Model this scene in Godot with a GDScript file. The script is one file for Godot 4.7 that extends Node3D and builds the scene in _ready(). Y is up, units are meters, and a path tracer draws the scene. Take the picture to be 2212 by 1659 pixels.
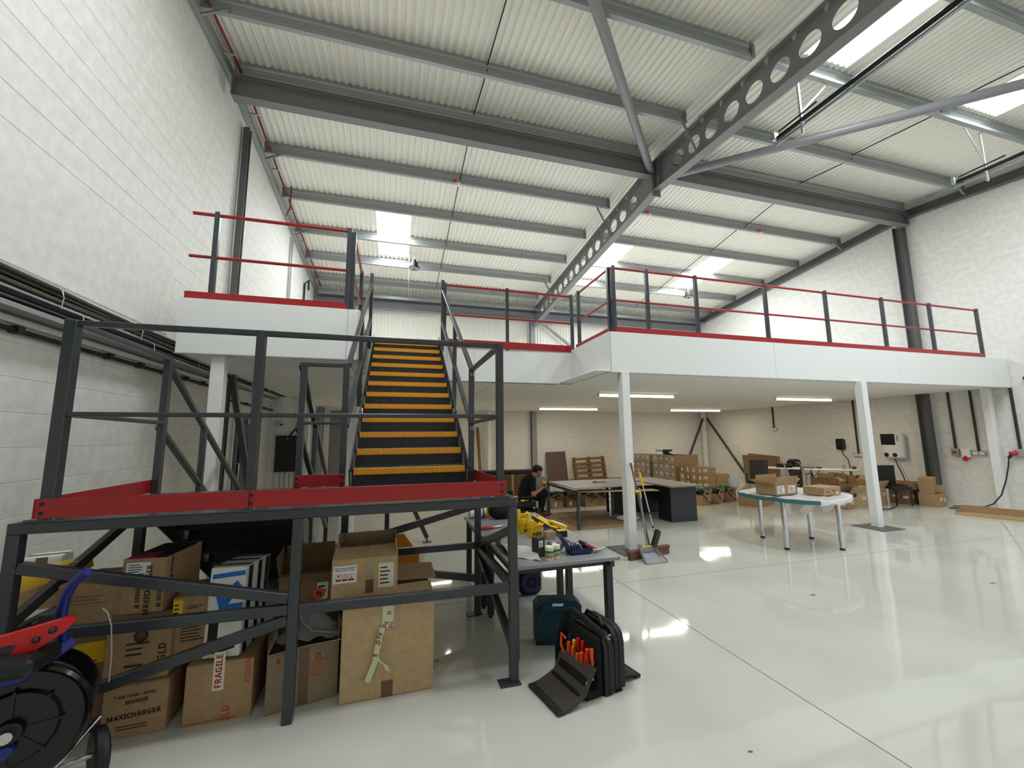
extends Node3D
# A warehouse unit: block walls, corrugated roof on steel, mezzanine, a stair on a landing frame, boxes and tools.
const XL := -2.85      # inner faces of the walls
const XR := 13.3
const ZB := -15.2
const ZF := 1.25
const RZ := -7.03      # ridge
const RY := 7.935
const MF := 3.3        # mezzanine floor
const SOF := 2.72      # its soffit
var used := {}
var org := {}
var M := {}
var rng := RandomNumberGenerator.new()

class Mb:
	var v := PackedVector3Array()
	var n := PackedVector3Array()
	var uv := PackedVector2Array()
	func tri(a: Vector3, b: Vector3, c: Vector3, na: Vector3, nb: Vector3, nc: Vector3) -> void:
		if (b - a).cross(c - a).dot(na + nb + nc) > 0.0:
			v.append(a); v.append(c); v.append(b); n.append(na); n.append(nc); n.append(nb)
		else:
			v.append(a); v.append(b); v.append(c); n.append(na); n.append(nb); n.append(nc)
	func quad(a: Vector3, b: Vector3, c: Vector3, d: Vector3, nn := Vector3.ZERO) -> void:
		if nn == Vector3.ZERO:
			nn = (b - a).cross(c - a).normalized()
			if nn == Vector3.ZERO: nn = (c - a).cross(d - a).normalized()
		tri(a, b, c, nn, nn, nn); tri(a, c, d, nn, nn, nn)
	func quads(a: Vector3, b: Vector3, c: Vector3, d: Vector3, na: Vector3, nb: Vector3, nc: Vector3, nd: Vector3) -> void:
		tri(a, b, c, na, nb, nc); tri(a, c, d, na, nc, nd)
	# a box of size s about c, with chamfered edges when bev > 0
	func box(c: Vector3, s: Vector3, bev := 0.0, bs := Basis()) -> Mb:
		var h := s * 0.5
		if bev <= 0.0:
			for ax in 3:
				for sg in [-1.0, 1.0]:
					var e := [Vector3.ZERO, Vector3.ZERO, Vector3.ZERO]
					e[0][ax] = h[ax] * sg; e[1][(ax + 1) % 3] = h[(ax + 1) % 3]; e[2][(ax + 2) % 3] = h[(ax + 2) % 3]
					quad(c + bs * (e[0] - e[1] - e[2]), c + bs * (e[0] + e[1] - e[2]), c + bs * (e[0] + e[1] + e[2]), c + bs * (e[0] - e[1] + e[2]), (bs * e[0]).normalized())
			return self
		bev = minf(bev, minf(h.x, minf(h.y, h.z)) * 0.49)
		var i := h - Vector3.ONE * bev
		for ax in 3:
			var b := (ax + 1) % 3
			var d := (ax + 2) % 3
			for sg in [-1.0, 1.0]:
				var p := []
				for q in [[-1, -1], [1, -1], [1, 1], [-1, 1]]:
					var w := Vector3.ZERO
					w[ax] = h[ax] * sg; w[b] = i[b] * q[0]; w[d] = i[d] * q[1]
					p.append(c + bs * w)
				var nn := Vector3.ZERO
				nn[ax] = sg
				quad(p[0], p[1], p[2], p[3], bs * nn)
			for s1 in [-1.0, 1.0]:
				for s2 in [-1.0, 1.0]:
					var a0 := Vector3.ZERO
					a0[b] = h[b] * s1; a0[d] = i[d] * s2; a0[ax] = i[ax]
					var a1 := Vector3.ZERO
					a1[b] = i[b] * s1; a1[d] = h[d] * s2; a1[ax] = i[ax]
					var f := Vector3.ONE
					f[ax] = -1.0
					var nn := Vector3.ZERO
					nn[b] = s1; nn[d] = s2
					quad(c + bs * a0, c + bs * a1, c + bs * (a1 * f), c + bs * (a0 * f), (bs * nn).normalized())
		for sx in [-1.0, 1.0]:
			for sy in [-1.0, 1.0]:
				for sz in [-1.0, 1.0]:
					var g := Vector3(sx, sy, sz)
					var nn := (bs * g).normalized()
					tri(c + bs * (Vector3(h.x, i.y, i.z) * g), c + bs * (Vector3(i.x, h.y, i.z) * g), c + bs * (Vector3(i.x, i.y, h.z) * g), nn, nn, nn)
		return self
	# from corner to corner
	func bb(a: Vector3, b: Vector3, bev := 0.0) -> Mb:
		return box((a + b) * 0.5, (b - a).abs(), bev)
	# a section w (sideways) by h (up) running from a to b
	func bar(a: Vector3, b: Vector3, w: float, h: float, bev := 0.0, up := Vector3.UP) -> Mb:
		var z := (b - a).normalized()
		if absf(z.dot(up)) > 0.99: up = Vector3.RIGHT if absf(z.y) > 0.9 else Vector3.UP
		var x := up.cross(z).normalized()
		return box((a + b) * 0.5, Vector3(w, h, a.distance_to(b)), bev, Basis(x, z.cross(x), z))
	func tube(pts: Array, r: float, seg := 8, r2 := -1.0) -> Mb:
		var cnt := pts.size()
		var up := Vector3.UP
		var rings := []
		var t0: Vector3 = (pts[1] - pts[0]).normalized()
		if absf(t0.dot(up)) > 0.9: up = Vector3.RIGHT
		var x := up.cross(t0).normalized()
		for k in cnt:
			var t: Vector3 = (pts[mini(k + 1, cnt - 1)] - pts[maxi(k - 1, 0)]).normalized()
			x = (x - t * x.dot(t)).normalized()
			var y := t.cross(x)
			var rr := r if r2 < 0.0 else lerpf(r, r2, float(k) / (cnt - 1))
			var ring := []
			for j in seg:
				var a := TAU * j / seg
				var d := x * cos(a) + y * sin(a)
				ring.append([pts[k] + d * rr, d])
			rings.append(ring)
		for k in cnt - 1:
			for j in seg:
				var a: Array = rings[k][j]
				var b: Array = rings[k][(j + 1) % seg]
				var c: Array = rings[k + 1][(j + 1) % seg]
				var d: Array = rings[k + 1][j]
				quads(a[0], b[0], c[0], d[0], a[1], b[1], c[1], d[1])
		for e in [0, cnt - 1]:
			var nn: Vector3 = (pts[0] - pts[1]).normalized() if e == 0 else (pts[cnt - 1] - pts[cnt - 2]).normalized()
			for j in seg:
				tri(pts[e], rings[e][j][0], rings[e][(j + 1) % seg][0], nn, nn, nn)
		return self
	# profile of (radius, height) turned about the y axis of xf
	func lathe(pr: Array, seg: int, xf: Transform3D) -> Mb:
		for k in pr.size() - 1:
			var p: Vector2 = pr[k]
			var q: Vector2 = pr[k + 1]
			var nn := Vector2(q.y - p.y, p.x - q.x).normalized()
			for j in seg:
				var a := TAU * j / seg
				var b := TAU * (j + 1) / seg
				var da := Vector3(cos(a), 0, sin(a))
				var db := Vector3(cos(b), 0, sin(b))
				var n1 := (xf.basis * (da * nn.x + Vector3.UP * nn.y)).normalized()
				var n2 := (xf.basis * (db * nn.x + Vector3.UP * nn.y)).normalized()
				quads(xf * (da * p.x + Vector3.UP * p.y), xf * (db * p.x + Vector3.UP * p.y), xf * (db * q.x + Vector3.UP * q.y), xf * (da * q.x + Vector3.UP * q.y), n1, n2, n2, n1)
		return self
	# outline in the xy plane of xf, from z0 to z1
	func prism(poly: PackedVector2Array, z0: float, z1: float, xf := Transform3D()) -> Mb:
		var ix := Geometry2D.triangulate_polygon(poly)
		var zz := xf.basis.z.normalized()
		for k in range(0, ix.size(), 3):
			for e in [[z0, -zz], [z1, zz]]:
				tri(xf * Vector3(poly[ix[k]].x, poly[ix[k]].y, e[0]), xf * Vector3(poly[ix[k + 1]].x, poly[ix[k + 1]].y, e[0]), xf * Vector3(poly[ix[k + 2]].x, poly[ix[k + 2]].y, e[0]), e[1], e[1], e[1])
		var ccw := not Geometry2D.is_polygon_clockwise(poly)
		for k in poly.size():
			var p := poly[k]
			var q := poly[(k + 1) % poly.size()]
			var e := (q - p).normalized()
			var nn := xf.basis * (Vector3(e.y, -e.x, 0) if ccw else Vector3(-e.y, e.x, 0))
			quad(xf * Vector3(p.x, p.y, z0), xf * Vector3(q.x, q.y, z0), xf * Vector3(q.x, q.y, z1), xf * Vector3(p.x, p.y, z1), nn.normalized())
		return self
	# a bent plate: two rows of corners, given thickness
	func plate(rows: Array, th: float) -> Mb:
		# rows: arrays of points, all equally long; a smooth surface th thick
		var R := rows.size()
		var C: int = rows[0].size()
		var nr := []
		for r in R:
			var l := []
			for c in C:
				var dx: Vector3 = rows[r][mini(c + 1, C - 1)] - rows[r][maxi(c - 1, 0)]
				var dy: Vector3 = rows[mini(r + 1, R - 1)][c] - rows[maxi(r - 1, 0)][c]
				l.append(dx.cross(dy).normalized())
			nr.append(l)
		for s in [0.5, -0.5]:
			for r in R - 1:
				for c in C - 1:
					var q := []
					for o in [[0, 0], [0, 1], [1, 1], [1, 0]]:
						var nn: Vector3 = nr[r + o[0]][c + o[1]]
						q.append(rows[r + o[0]][c + o[1]] + nn * th * s)
						q.append(nn * signf(s))
					quads(q[0], q[2], q[4], q[6], q[1], q[3], q[5], q[7])
		if th > 0.0:
			for r in R - 1:
				for c in [0, C - 1]:
					quad(rows[r][c] + nr[r][c] * th * 0.5, rows[r + 1][c] + nr[r + 1][c] * th * 0.5, rows[r + 1][c] - nr[r + 1][c] * th * 0.5, rows[r][c] - nr[r][c] * th * 0.5)
			for c in C - 1:
				for r in [0, R - 1]:
					quad(rows[r][c] + nr[r][c] * th * 0.5, rows[r][c + 1] + nr[r][c + 1] * th * 0.5, rows[r][c + 1] - nr[r][c + 1] * th * 0.5, rows[r][c] - nr[r][c] * th * 0.5)
		return self
	func blob(c: Vector3, r: Vector3, bs := Basis(), seg := 10) -> Mb:
		for i in seg:
			for j in seg * 2:
				var q := []
				for o in [[0, 0], [1, 0], [1, 1], [0, 1]]:
					var th: float = PI * (i + o[0]) / seg
					var ph: float = PI * (j + o[1]) / seg
					var d := Vector3(sin(th) * cos(ph), cos(th), sin(th) * sin(ph))
					q.append(c + bs * (d * r))
					q.append((bs * (d / r)).normalized())
				quads(q[0], q[2], q[4], q[6], q[1], q[3], q[5], q[7])
		return self
	func made(off: Vector3, mat: Material) -> ArrayMesh:
		var w := v.duplicate()
		for k in w.size(): w[k] -= off
		var a := []
		a.resize(Mesh.ARRAY_MAX)
		a[Mesh.ARRAY_VERTEX] = w; a[Mesh.ARRAY_NORMAL] = n
		var m := ArrayMesh.new()
		m.add_surface_from_arrays(Mesh.PRIMITIVE_TRIANGLES, a)
		m.surface_set_material(0, mat)
		return m

func mb() -> Mb: return Mb.new()

func named(par: Node, called: String) -> String:
	var key := str(par.get_instance_id()) + called
	used[key] = used.get(key, -1) + 1
	return called if used[key] == 0 else "%s_%03d" % [called, used[key]]

func obj(called: String, g: Mb, mat: Material, par: Node = self) -> MeshInstance3D:
	var o := MeshInstance3D.new()
	var off: Vector3 = org.get(par, Vector3.ZERO)
	if par == self:
		var lo := Vector3.INF
		var hi := -Vector3.INF
		for p in g.v: lo = lo.min(p); hi = hi.max(p)
		off = Vector3((lo.x + hi.x) / 2, lo.y, (lo.z + hi.z) / 2)
		o.position = off
	org[o] = off
	o.mesh = g.made(off, mat)
	o.name = named(par, called)
	par.add_child(o, true)
	return o

func tag(o: Node, label: String, category: String, group := "") -> Node:
	o.set_meta("label", label)
	o.set_meta("category", category)
	if group: o.set_meta("group", group)
	return o

# a thing with parts; turned things are built in their own axes
func thing(called: String, label: String, category: String, at: Vector3, group := "", turn := Vector3.ZERO, own := false) -> Node3D:
	var o := Node3D.new()
	o.name = named(self, called)
	add_child(o, true)
	o.position = at
	o.rotation = turn
	org[o] = Vector3.ZERO if own or turn != Vector3.ZERO else at
	tag(o, label, category, group)
	return o

func struct(called: String, g: Mb, mat: Material) -> MeshInstance3D:
	var o := obj(called, g, mat)
	o.set_meta("kind", "structure")
	return o

func dup(src: Node3D, at: Vector3, label: String, turn := Vector3.ZERO) -> Node3D:
	var o: Node3D = src.duplicate()
	o.name = named(self, str(src.name))
	add_child(o, true)
	o.position = at
	o.rotation = turn
	o.set_meta("label", label)
	return o

func lin(r: float, g: float, b: float) -> Color: return Color(r, g, b)

func grain(sd: int, freq: float, lo: float, hi: float, size := 256, oct := 4, tint := Color.WHITE) -> ImageTexture:
	var f := FastNoiseLite.new()
	f.seed = sd; f.frequency = freq; f.fractal_octaves = oct
	f.noise_type = FastNoiseLite.TYPE_SIMPLEX_SMOOTH
	var im := f.get_seamless_image(size, size)
	im.convert(Image.FORMAT_L8)
	var d := im.get_data()
	var out := PackedByteArray()
	out.resize(d.size() * 3)
	for k in d.size():
		var t := lerpf(lo, hi, d[k] / 255.0)
		out[k * 3] = int(clampf(lerpf(tint.r, 1.0, (t - lo) / maxf(hi - lo, 0.001)) * t * 255, 0, 255))
		out[k * 3 + 1] = int(clampf(lerpf(tint.g, 1.0, (t - lo) / maxf(hi - lo, 0.001)) * t * 255, 0, 255))
		out[k * 3 + 2] = int(clampf(lerpf(tint.b, 1.0, (t - lo) / maxf(hi - lo, 0.001)) * t * 255, 0, 255))
	return ImageTexture.create_from_image(Image.create_from_data(size, size, false, Image.FORMAT_RGB8, out))

func bumps(sd: int, freq: float, strength: float, size := 256, oct := 3) -> ImageTexture:
	var f := FastNoiseLite.new()
	f.seed = sd; f.frequency = freq; f.fractal_octaves = oct
	var im := f.get_seamless_image(size, size)
	im.convert(Image.FORMAT_RGBA8)
	im.bump_map_to_normal_map(strength)
	return ImageTexture.create_from_image(im)

func mat(called: String, c: Color, rough := 0.7, metal := 0.0, tex: Texture2D = null, scale := 1.0, world := true) -> StandardMaterial3D:
	var m := StandardMaterial3D.new()
	m.resource_name = called
	m.albedo_color = c
	m.roughness = rough
	m.metallic = metal
	if tex:
		m.albedo_texture = tex
		m.uv1_triplanar = true
		m.uv1_world_triplanar = world
		m.uv1_scale = Vector3.ONE * scale
	M[called] = m
	return m

func relief(m: StandardMaterial3D, tex: Texture2D, amount: float, scale: float, world := true) -> void:
	m.normal_enabled = true
	m.normal_texture = tex
	m.normal_scale = amount
	m.uv1_triplanar = true
	m.uv1_world_triplanar = world
	m.uv1_scale = Vector3.ONE * scale

func roof(z: float) -> float:
	return RY - (0.1 * (RZ - z) if z < RZ else 0.088 * (z - RZ))

func area(at: Vector3, size: Vector2, energy: float, c: Color, called: String) -> void:
	var l := AreaLight3D.new()
	l.name = named(self, called)
	l.area_size = size
	l.area_normalize_energy = true
	l.light_energy = energy
	l.light_color = c
	l.shadow_enabled = true
	l.set("area_range", 40.0)
	l.set("area_attenuation", 2.0)
	add_child(l, true)
	l.position = at
	l.rotation_degrees = Vector3(-90, 0, 0)

const LIGHTS := [[-0.63, 0.27], [6.07, 7.0], [9.9, 10.87]]   # x ranges of the rooflight strips
const LZB := [-12.65, -10.2]
const LZF := [-4.2, -1.5]

func _ready() -> void:
	rng.seed = 7
	# ---- camera
	var cam := Camera3D.new()
	cam.name = "camera"
	cam.position = Vector3(0, 1.7, 0)
	cam.basis = Basis(Vector3.UP, deg_to_rad(-16.0457)) * Basis(Vector3.RIGHT, deg_to_rad(7.5159)) * Basis(Vector3.BACK, deg_to_rad(-0.5627))
	cam.fov = rad_to_deg(2.0 * atan(829.5 / 878.24))
	cam.near = 0.05; cam.far = 200.0
	add_child(cam)
	cam.current = true
	# ---- sky and exposure
	var env := Environment.new()
	env.background_mode = Environment.BG_SKY
	var sm := ProceduralSkyMaterial.new()
	sm.sky_top_color = Color(0.62, 0.72, 0.86); sm.sky_horizon_color = Color(0.86, 0.89, 0.93)
	sm.ground_bottom_color = Color(0.4, 0.4, 0.39); sm.ground_horizon_color = Color(0.7, 0.7, 0.7)
	sm.energy_multiplier = 2.6
	var sky := Sky.new()
	sky.sky_material = sm
	env.sky = sky
	env.ambient_light_source = Environment.AMBIENT_SOURCE_SKY
	env.tonemap_mode = Environment.TONE_MAPPER_LINEAR
	env.tonemap_exposure = 0.66
	env.sdfgi_enabled = true; env.ssao_enabled = true; env.ssil_enabled = true
	var we := WorldEnvironment.new()
	we.name = "environment"
	we.environment = env
	add_child(we)
	# ---- daylight through the rooflights
	for s in LIGHTS:
		for zz in [LZB, LZF]:
			for k in 2:
				var z: float = lerpf(zz[0], zz[1], 0.25 + 0.5 * k)
				area(Vector3((s[0] + s[1]) / 2, roof(z) - 0.06, z), Vector2(s[1] - s[0] - 0.06, 1.15), 15.0, Color(0.95, 0.98, 1.0), "rooflight_glow")
	materials()
	shell()
	steel()
	mezzanine()
	landing()
	stairs()
	services()
	stored_boxes()
	trolley()
	benches()
	tool_bag()
	brooms()
	oval_table()
	work_table()
	person()
	desk()
	stacks()
	far_right()
	floor_marks()
func materials() -> void:
	var g1 := grain(1, 0.02, 0.93, 1.0)
	var g2 := grain(2, 0.05, 0.80, 1.0)
	var fine := grain(3, 0.12, 0.86, 1.0, 256, 5)
	var smudge := grain(4, 0.008, 0.93, 1.0, 512, 4)
	var wave := bumps(5, 0.02, 6.0, 256, 2)
	var orange := bumps(6, 0.09, 5.0, 256, 3)
	var m := mat("wall_paint", Color(0.925, 0.915, 0.885), 0.62, 0.0, g1, 0.35)
	relief(m, orange, 0.05, 1.2)
	mat("fascia_white", Color(0.91, 0.91, 0.895), 0.45)
	m = mat("floor_paint", Color(0.84, 0.837, 0.795), 0.055, 0.0, smudge, 0.11)
	m.metallic_specular = 0.62
	relief(m, wave, 0.025, 0.11)
	m.uv1_scale = Vector3.ONE * 0.16
	mat("joint", Color(0.42, 0.41, 0.38), 0.7)
	mat("concrete", Color(0.62, 0.61, 0.58), 0.85, 0.0, g2, 0.5)
	mat("roof_liner", Color(0.94, 0.925, 0.88), 0.5)
	mat("galvanised", Color(0.66, 0.675, 0.67), 0.38, 0.35, fine, 2.0)
	mat("bright_zinc", Color(0.80, 0.83, 0.84), 0.28, 0.85, fine, 3.0)
	mat("rafter_grey", Color(0.48, 0.475, 0.475), 0.42)
	mat("tube_grey", Color(0.54, 0.54, 0.55), 0.4)
	mat("dark_column", Color(0.36, 0.36, 0.36), 0.5)
	mat("anthracite", Color(0.235, 0.25, 0.27), 0.3, 0.0, fine, 3.0)
	mat("anthracite_dark", Color(0.15, 0.155, 0.165), 0.35)
	mat("red_paint", Color(0.62, 0.085, 0.10), 0.36)
	mat("red_pipe", Color(0.45, 0.10, 0.10), 0.5)
	mat("black", Color(0.045, 0.045, 0.048), 0.5)
	mat("black_gloss", Color(0.03, 0.03, 0.033), 0.2)
	mat("black_cloth", Color(0.055, 0.055, 0.058), 0.9)
	mat("black_cable", Color(0.05, 0.05, 0.053), 0.6)
	mat("white_plastic", Color(0.90, 0.90, 0.89), 0.35)
	mat("grey_plastic", Color(0.62, 0.63, 0.63), 0.45)
	mat("dark_plastic", Color(0.16, 0.165, 0.17), 0.45)
	mat("label_white", Color(0.93, 0.93, 0.91), 0.6)
	mat("label_cream", Color(0.88, 0.86, 0.78), 0.6)
	mat("print_black", Color(0.08, 0.075, 0.07), 0.7)
	mat("print_brown", Color(0.22, 0.16, 0.10), 0.7)
	mat("print_red", Color(0.62, 0.10, 0.08), 0.7)
	mat("print_orange", Color(0.72, 0.30, 0.13), 0.7)
	mat("chrome", Color(0.82, 0.83, 0.84), 0.12, 1.0)
	mat("steel_bright", Color(0.66, 0.67, 0.68), 0.28, 0.9)
	mat("yellow", Color(0.93, 0.76, 0.10), 0.4)
	mat("earth", Color(0.55, 0.56, 0.25), 0.5)
	mat("tool_yellow", Color(0.95, 0.70, 0.06), 0.4)
	mat("orange", Color(0.93, 0.34, 0.08), 0.42)
	mat("red_plastic", Color(0.78, 0.09, 0.08), 0.35)
	mat("blue_plastic", Color(0.07, 0.12, 0.33), 0.4)
	mat("blue_paint", Color(0.09, 0.14, 0.48), 0.35)
	mat("amber", Color(0.86, 0.53, 0.12), 0.5)
	mat("tile_white", Color(0.95, 0.945, 0.925), 0.7)
	mat("print_blue", Color(0.10, 0.45, 0.78), 0.5)
	mat("teal_plastic", Color(0.03, 0.23, 0.29), 0.45)
	mat("teal_edge", Color(0.22, 0.44, 0.47), 0.5)
	mat("green_plastic", Color(0.10, 0.45, 0.22), 0.4)
	mat("pink", Color(0.62, 0.05, 0.25), 0.6)
	mat("grey_top", Color(0.60, 0.60, 0.605), 0.32, 0.0, fine, 3.0)
	mat("desk_top", Color(0.58, 0.57, 0.55), 0.45, 0.0, fine, 2.0)
	mat("desk_side", Color(0.24, 0.25, 0.275), 0.5, 0.0, fine, 2.0)
	mat("taupe_lining", Color(0.27, 0.24, 0.225), 0.85, 0.0, fine, 5.0)
	mat("bag_black", Color(0.09, 0.095, 0.10), 0.6, 0.0, fine, 6.0)
	relief(M.bag_black, orange, 0.5, 6.0)
	for c in [["card", Color(0.70, 0.575, 0.42)], ["card_dark", Color(0.575, 0.455, 0.325)], ["card_light", Color(0.77, 0.655, 0.49)], ["card_grey", Color(0.60, 0.53, 0.42)]]:
		mat(c[0], c[1], 0.85, 0.0, grain(11, 0.03, 0.90, 1.0, 256, 4), 2.0, false)
	mat("tape_brown", Color(0.42, 0.32, 0.22), 0.25)
	mat("tape_clear", Color(0.66, 0.58, 0.45), 0.2)
	mat("fragile_tape", Color(0.80, 0.83, 0.68), 0.35)
	var wood := grain(12, 0.05, 0.72, 1.0, 256, 4, Color(0.9, 0.85, 0.75))
	for c in [["pallet_wood", Color(0.62, 0.46, 0.30)], ["broom_wood", Color(0.66, 0.50, 0.36)], ["brush_wood", Color(0.52, 0.36, 0.24)]]:
		mat(c[0], c[1], 0.75, 0.0, wood, 4.0, false)
	m = mat("brown_laminate", Color(0.44, 0.35, 0.31), 0.45, 0.0, wood, 1.2, false)
	m.uv1_scale = Vector3(6, 0.7, 6)
	mat("skin", Color(0.72, 0.50, 0.40), 0.55)
	mat("hair", Color(0.11, 0.085, 0.07), 0.7)
	mat("shirt", Color(0.045, 0.045, 0.05), 0.9)
	mat("trousers", Color(0.07, 0.075, 0.09), 0.9)
	mat("boot", Color(0.42, 0.27, 0.17), 0.75)
	mat("door_blue", Color(0.25, 0.28, 0.34), 0.4)
	mat("duct", Color(0.50, 0.50, 0.51), 0.4, 0.3)
	mat("gloss_film", Color(0.93, 0.93, 0.92, 0.10), 0.1)
	M.gloss_film.transparency = BaseMaterial3D.TRANSPARENCY_ALPHA
	mat("clear_bag", Color(0.86, 0.88, 0.88, 0.5), 0.3)
	M.clear_bag.transparency = BaseMaterial3D.TRANSPARENCY_ALPHA
	mat("foam_wrap", Color(0.90, 0.87, 0.84), 0.45, 0.0, g2, 3.0)
	relief(M.foam_wrap, orange, 1.0, 3.0)
	mat("glass_dark", Color(0.05, 0.06, 0.08), 0.08)
	# the rooflight sheets let daylight through; tubes and their lenses glow
	m = mat("rooflight_sheet", Color(0.95, 0.96, 0.97), 0.5)
	m.emission_enabled = true; m.emission = Color(0.97, 0.99, 1.0); m.emission_energy_multiplier = 2.2
	m = mat("tube_glow", Color(1, 1, 1), 0.4)
	m.emission_enabled = true; m.emission = Color(1.0, 0.965, 0.90); m.emission_energy_multiplier = 4.0
	m = mat("spot_glow", Color(1, 1, 1), 0.4)
	m.emission_enabled = true; m.emission = Color(1.0, 0.98, 0.95); m.emission_energy_multiplier = 2.0
	# durbar plate: raised lozenges in two directions
	var im := Image.create(128, 128, false, Image.FORMAT_RGBA8)
	for y in 128:
		for x in 128:
			var h := 0.0
			for o in [[32, 32, 1], [96, 96, 1], [96, 32, -1], [32, 96, -1]]:
				var dx := float(x - o[0])
				var dy := float(y - o[1])
				var s: float = o[2] * 0.7071
				var u := dx * 0.7071 + dy * s
				var w := -dx * s + dy * 0.7071
				h = maxf(h, clampf((1.0 - absf(u) / 34.0 - absf(w) / 9.0) * 2.2, 0.0, 1.0))
			im.set_pixel(x, y, Color(h, h, h))
	im.bump_map_to_normal_map(9.0)
	var plate := ImageTexture.create_from_image(im)
	relief(mat("tread_black", Color(0.15, 0.155, 0.165), 0.32, 0.1), plate, 1.0, 12.0)
	relief(mat("tread_yellow", Color(0.90, 0.60, 0.06), 0.36), plate, 1.0, 12.0)
	relief(mat("tread_deck", Color(0.36, 0.36, 0.365), 0.26, 0.5), plate, 1.0, 12.0)

func shell() -> void:
	# floor: four slabs with sawn joints between them
	var fl := mb()
	fl.bb(Vector3(XL - 0.2, -0.3, ZB - 0.2), Vector3(XR + 0.2, -0.012, ZF + 0.2))
	var floor_node := struct("floor", fl, M.joint)
	for sx in [[XL - 0.2, 2.591], [2.601, XR + 0.2]]:
		for sz in [[ZB - 0.2, -4.489], [-4.479, ZF + 0.2]]:
			obj("slab", mb().bb(Vector3(sx[0], -0.02, sz[0]), Vector3(sx[1], 0, sz[1])), M.floor_paint, floor_node)
	struct("ground", mb().bb(Vector3(-30, -0.3, ZF + 0.21), Vector3(40, -0.02, ZF + 50)), M.concrete)
	# block walls: courses of 0.27, blocks of 0.54, each a little proud and eased at its edges
	var inside := func(z: float, y: float) -> bool: return y < roof(z) + 0.12
	for side in ["left", "right"]:
		var x: float = XL if side == "left" else XR
		var sg := -1.0 if side == "left" else 1.0
		var back := mb()
		var pts := PackedVector2Array([Vector2(ZB - 0.2, -0.3), Vector2(ZF + 0.2, -0.3), Vector2(ZF + 0.2, roof(ZF) + 0.1), Vector2(RZ, RY + 0.1), Vector2(ZB - 0.2, roof(ZB) + 0.1)])
		back.prism(pts, 0.0, 0.2, Transform3D(Basis(Vector3(0, 0, 1), Vector3.UP, Vector3(sg, 0, 0)), Vector3(x + sg * 0.06, 0, 0)))
		var w := struct("wall_" + side, back, M.wall_paint)
		var rest := mb()
		var one := mb().box(Vector3.ZERO, Vector3(0.08, 0.2695, 0.5455), 0.004).made(Vector3.ZERO, M.wall_paint)
		var count := 0
		for r in range(-1, 31):
			var y := 0.04 + 0.27 * r + 0.135
			for k in range(-3, 33):
				var z := ZF - 0.27 * (r & 1) - 0.54 * k - 0.27
				if z > ZF + 0.1 or z < ZB - 0.1 or not inside.call(z, y): continue
				if r < 0: y = 0.0
				var c := Vector3(x + sg * 0.04, y, z)
				if side == "left" and z < -1.9 and z > -7.3 and count < 300 and r >= 0:
					var o := MeshInstance3D.new()
					o.mesh = one
					o.name = named(w, "block")
					w.add_child(o, true)
					o.position = c - org[w]
					count += 1
				else:
					rest.box(c, Vector3(0.08, 0.2695 if r >= 0 else 0.09, 0.5455 if side == "left" else 0.5425), 0.004 if side == "left" else 0.002)
		obj("blockwork", rest, M.wall_paint, w).set_meta("kind", "stuff")
		if side == "left":
			obj("smooth_panel", mb().bb(Vector3(XL, 3.05, -6.1), Vector3(XL + 0.014, 4.0, ZF), 0.004), M.wall_paint, w)
	# back wall: painted blocks below the mezzanine, profiled lining above it
	var bk := mb()
	bk.bb(Vector3(XL - 0.2, -0.3, ZB - 0.26), Vector3(XR + 0.2, 8.2, ZB - 0.06))
	var bw := struct("wall_back", bk, M.wall_paint)
	var bl := mb()
	for r in range(0, 11):
		for k in range(-1, 31):
			bl.box(Vector3(XL + 0.54 * k + 0.27 * (r & 1) + 0.27, 0.04 + 0.27 * r + 0.135, ZB - 0.03), Vector3(0.5425, 0.2695, 0.06), 0.002)
	obj("blockwork", bl, M.wall_paint, bw).set_meta("kind", "stuff")
	for k in 16:
		obj("lining_sheet", corrugated(XL + 0.01 + k * 1.01, XL + 0.01 + (k + 1) * 1.01, func(u, d): return Vector3(u, 0, ZB - d), Vector3(0, 2.9, 0), Vector3(0, 7.25, 0)), M.roof_liner, bw)
	# front wall, behind the camera, with the open sectional door
	var fr := mb()
	for b in [[XL - 0.2, 6.2, -0.3, 8.2], [10.65, XR + 0.2, -0.3, 8.2], [6.2, 10.65, 4.9, 8.2]]:
		fr.bb(Vector3(b[0], b[2], ZF), Vector3(b[1], b[3], ZF + 0.2))
	struct("wall_front", fr, M.wall_paint)
	# roof: profiled liner sheets with translucent ones among them, under a plain outer skin
	var outer := mb()
	for s in [[ZB - 0.25, RZ], [RZ, ZF + 0.25]]:
		var p := [Vector3(XL - 0.25, roof(s[0]), s[0]), Vector3(XR + 0.25, roof(s[0]), s[0]), Vector3(XR + 0.25, roof(s[1]), s[1]), Vector3(XL - 0.25, roof(s[1]), s[1])]
		for h in [0.1, 0.22]:
			outer.quad(p[0] + Vector3.UP * h, p[1] + Vector3.UP * h, p[2] + Vector3.UP * h, p[3] + Vector3.UP * h, Vector3.DOWN if h < 0.2 else Vector3.UP)
		for k in 4:
			outer.quad(p[k] + Vector3.UP * 0.1, p[(k + 1) % 4] + Vector3.UP * 0.1, p[(k + 1) % 4] + Vector3.UP * 0.22, p[k] + Vector3.UP * 0.22)
	var ce := struct("ceiling", outer, M.roof_liner)
	var edges := [XL, -2.6, -1.63, -0.63, 0.27, 1.2, 2.2, 3.2, 4.2, 5.15, 6.07, 7.0, 8.0, 9.0, 9.9, 10.87, 11.8, 12.7, XR]
	var wn := 0
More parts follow.
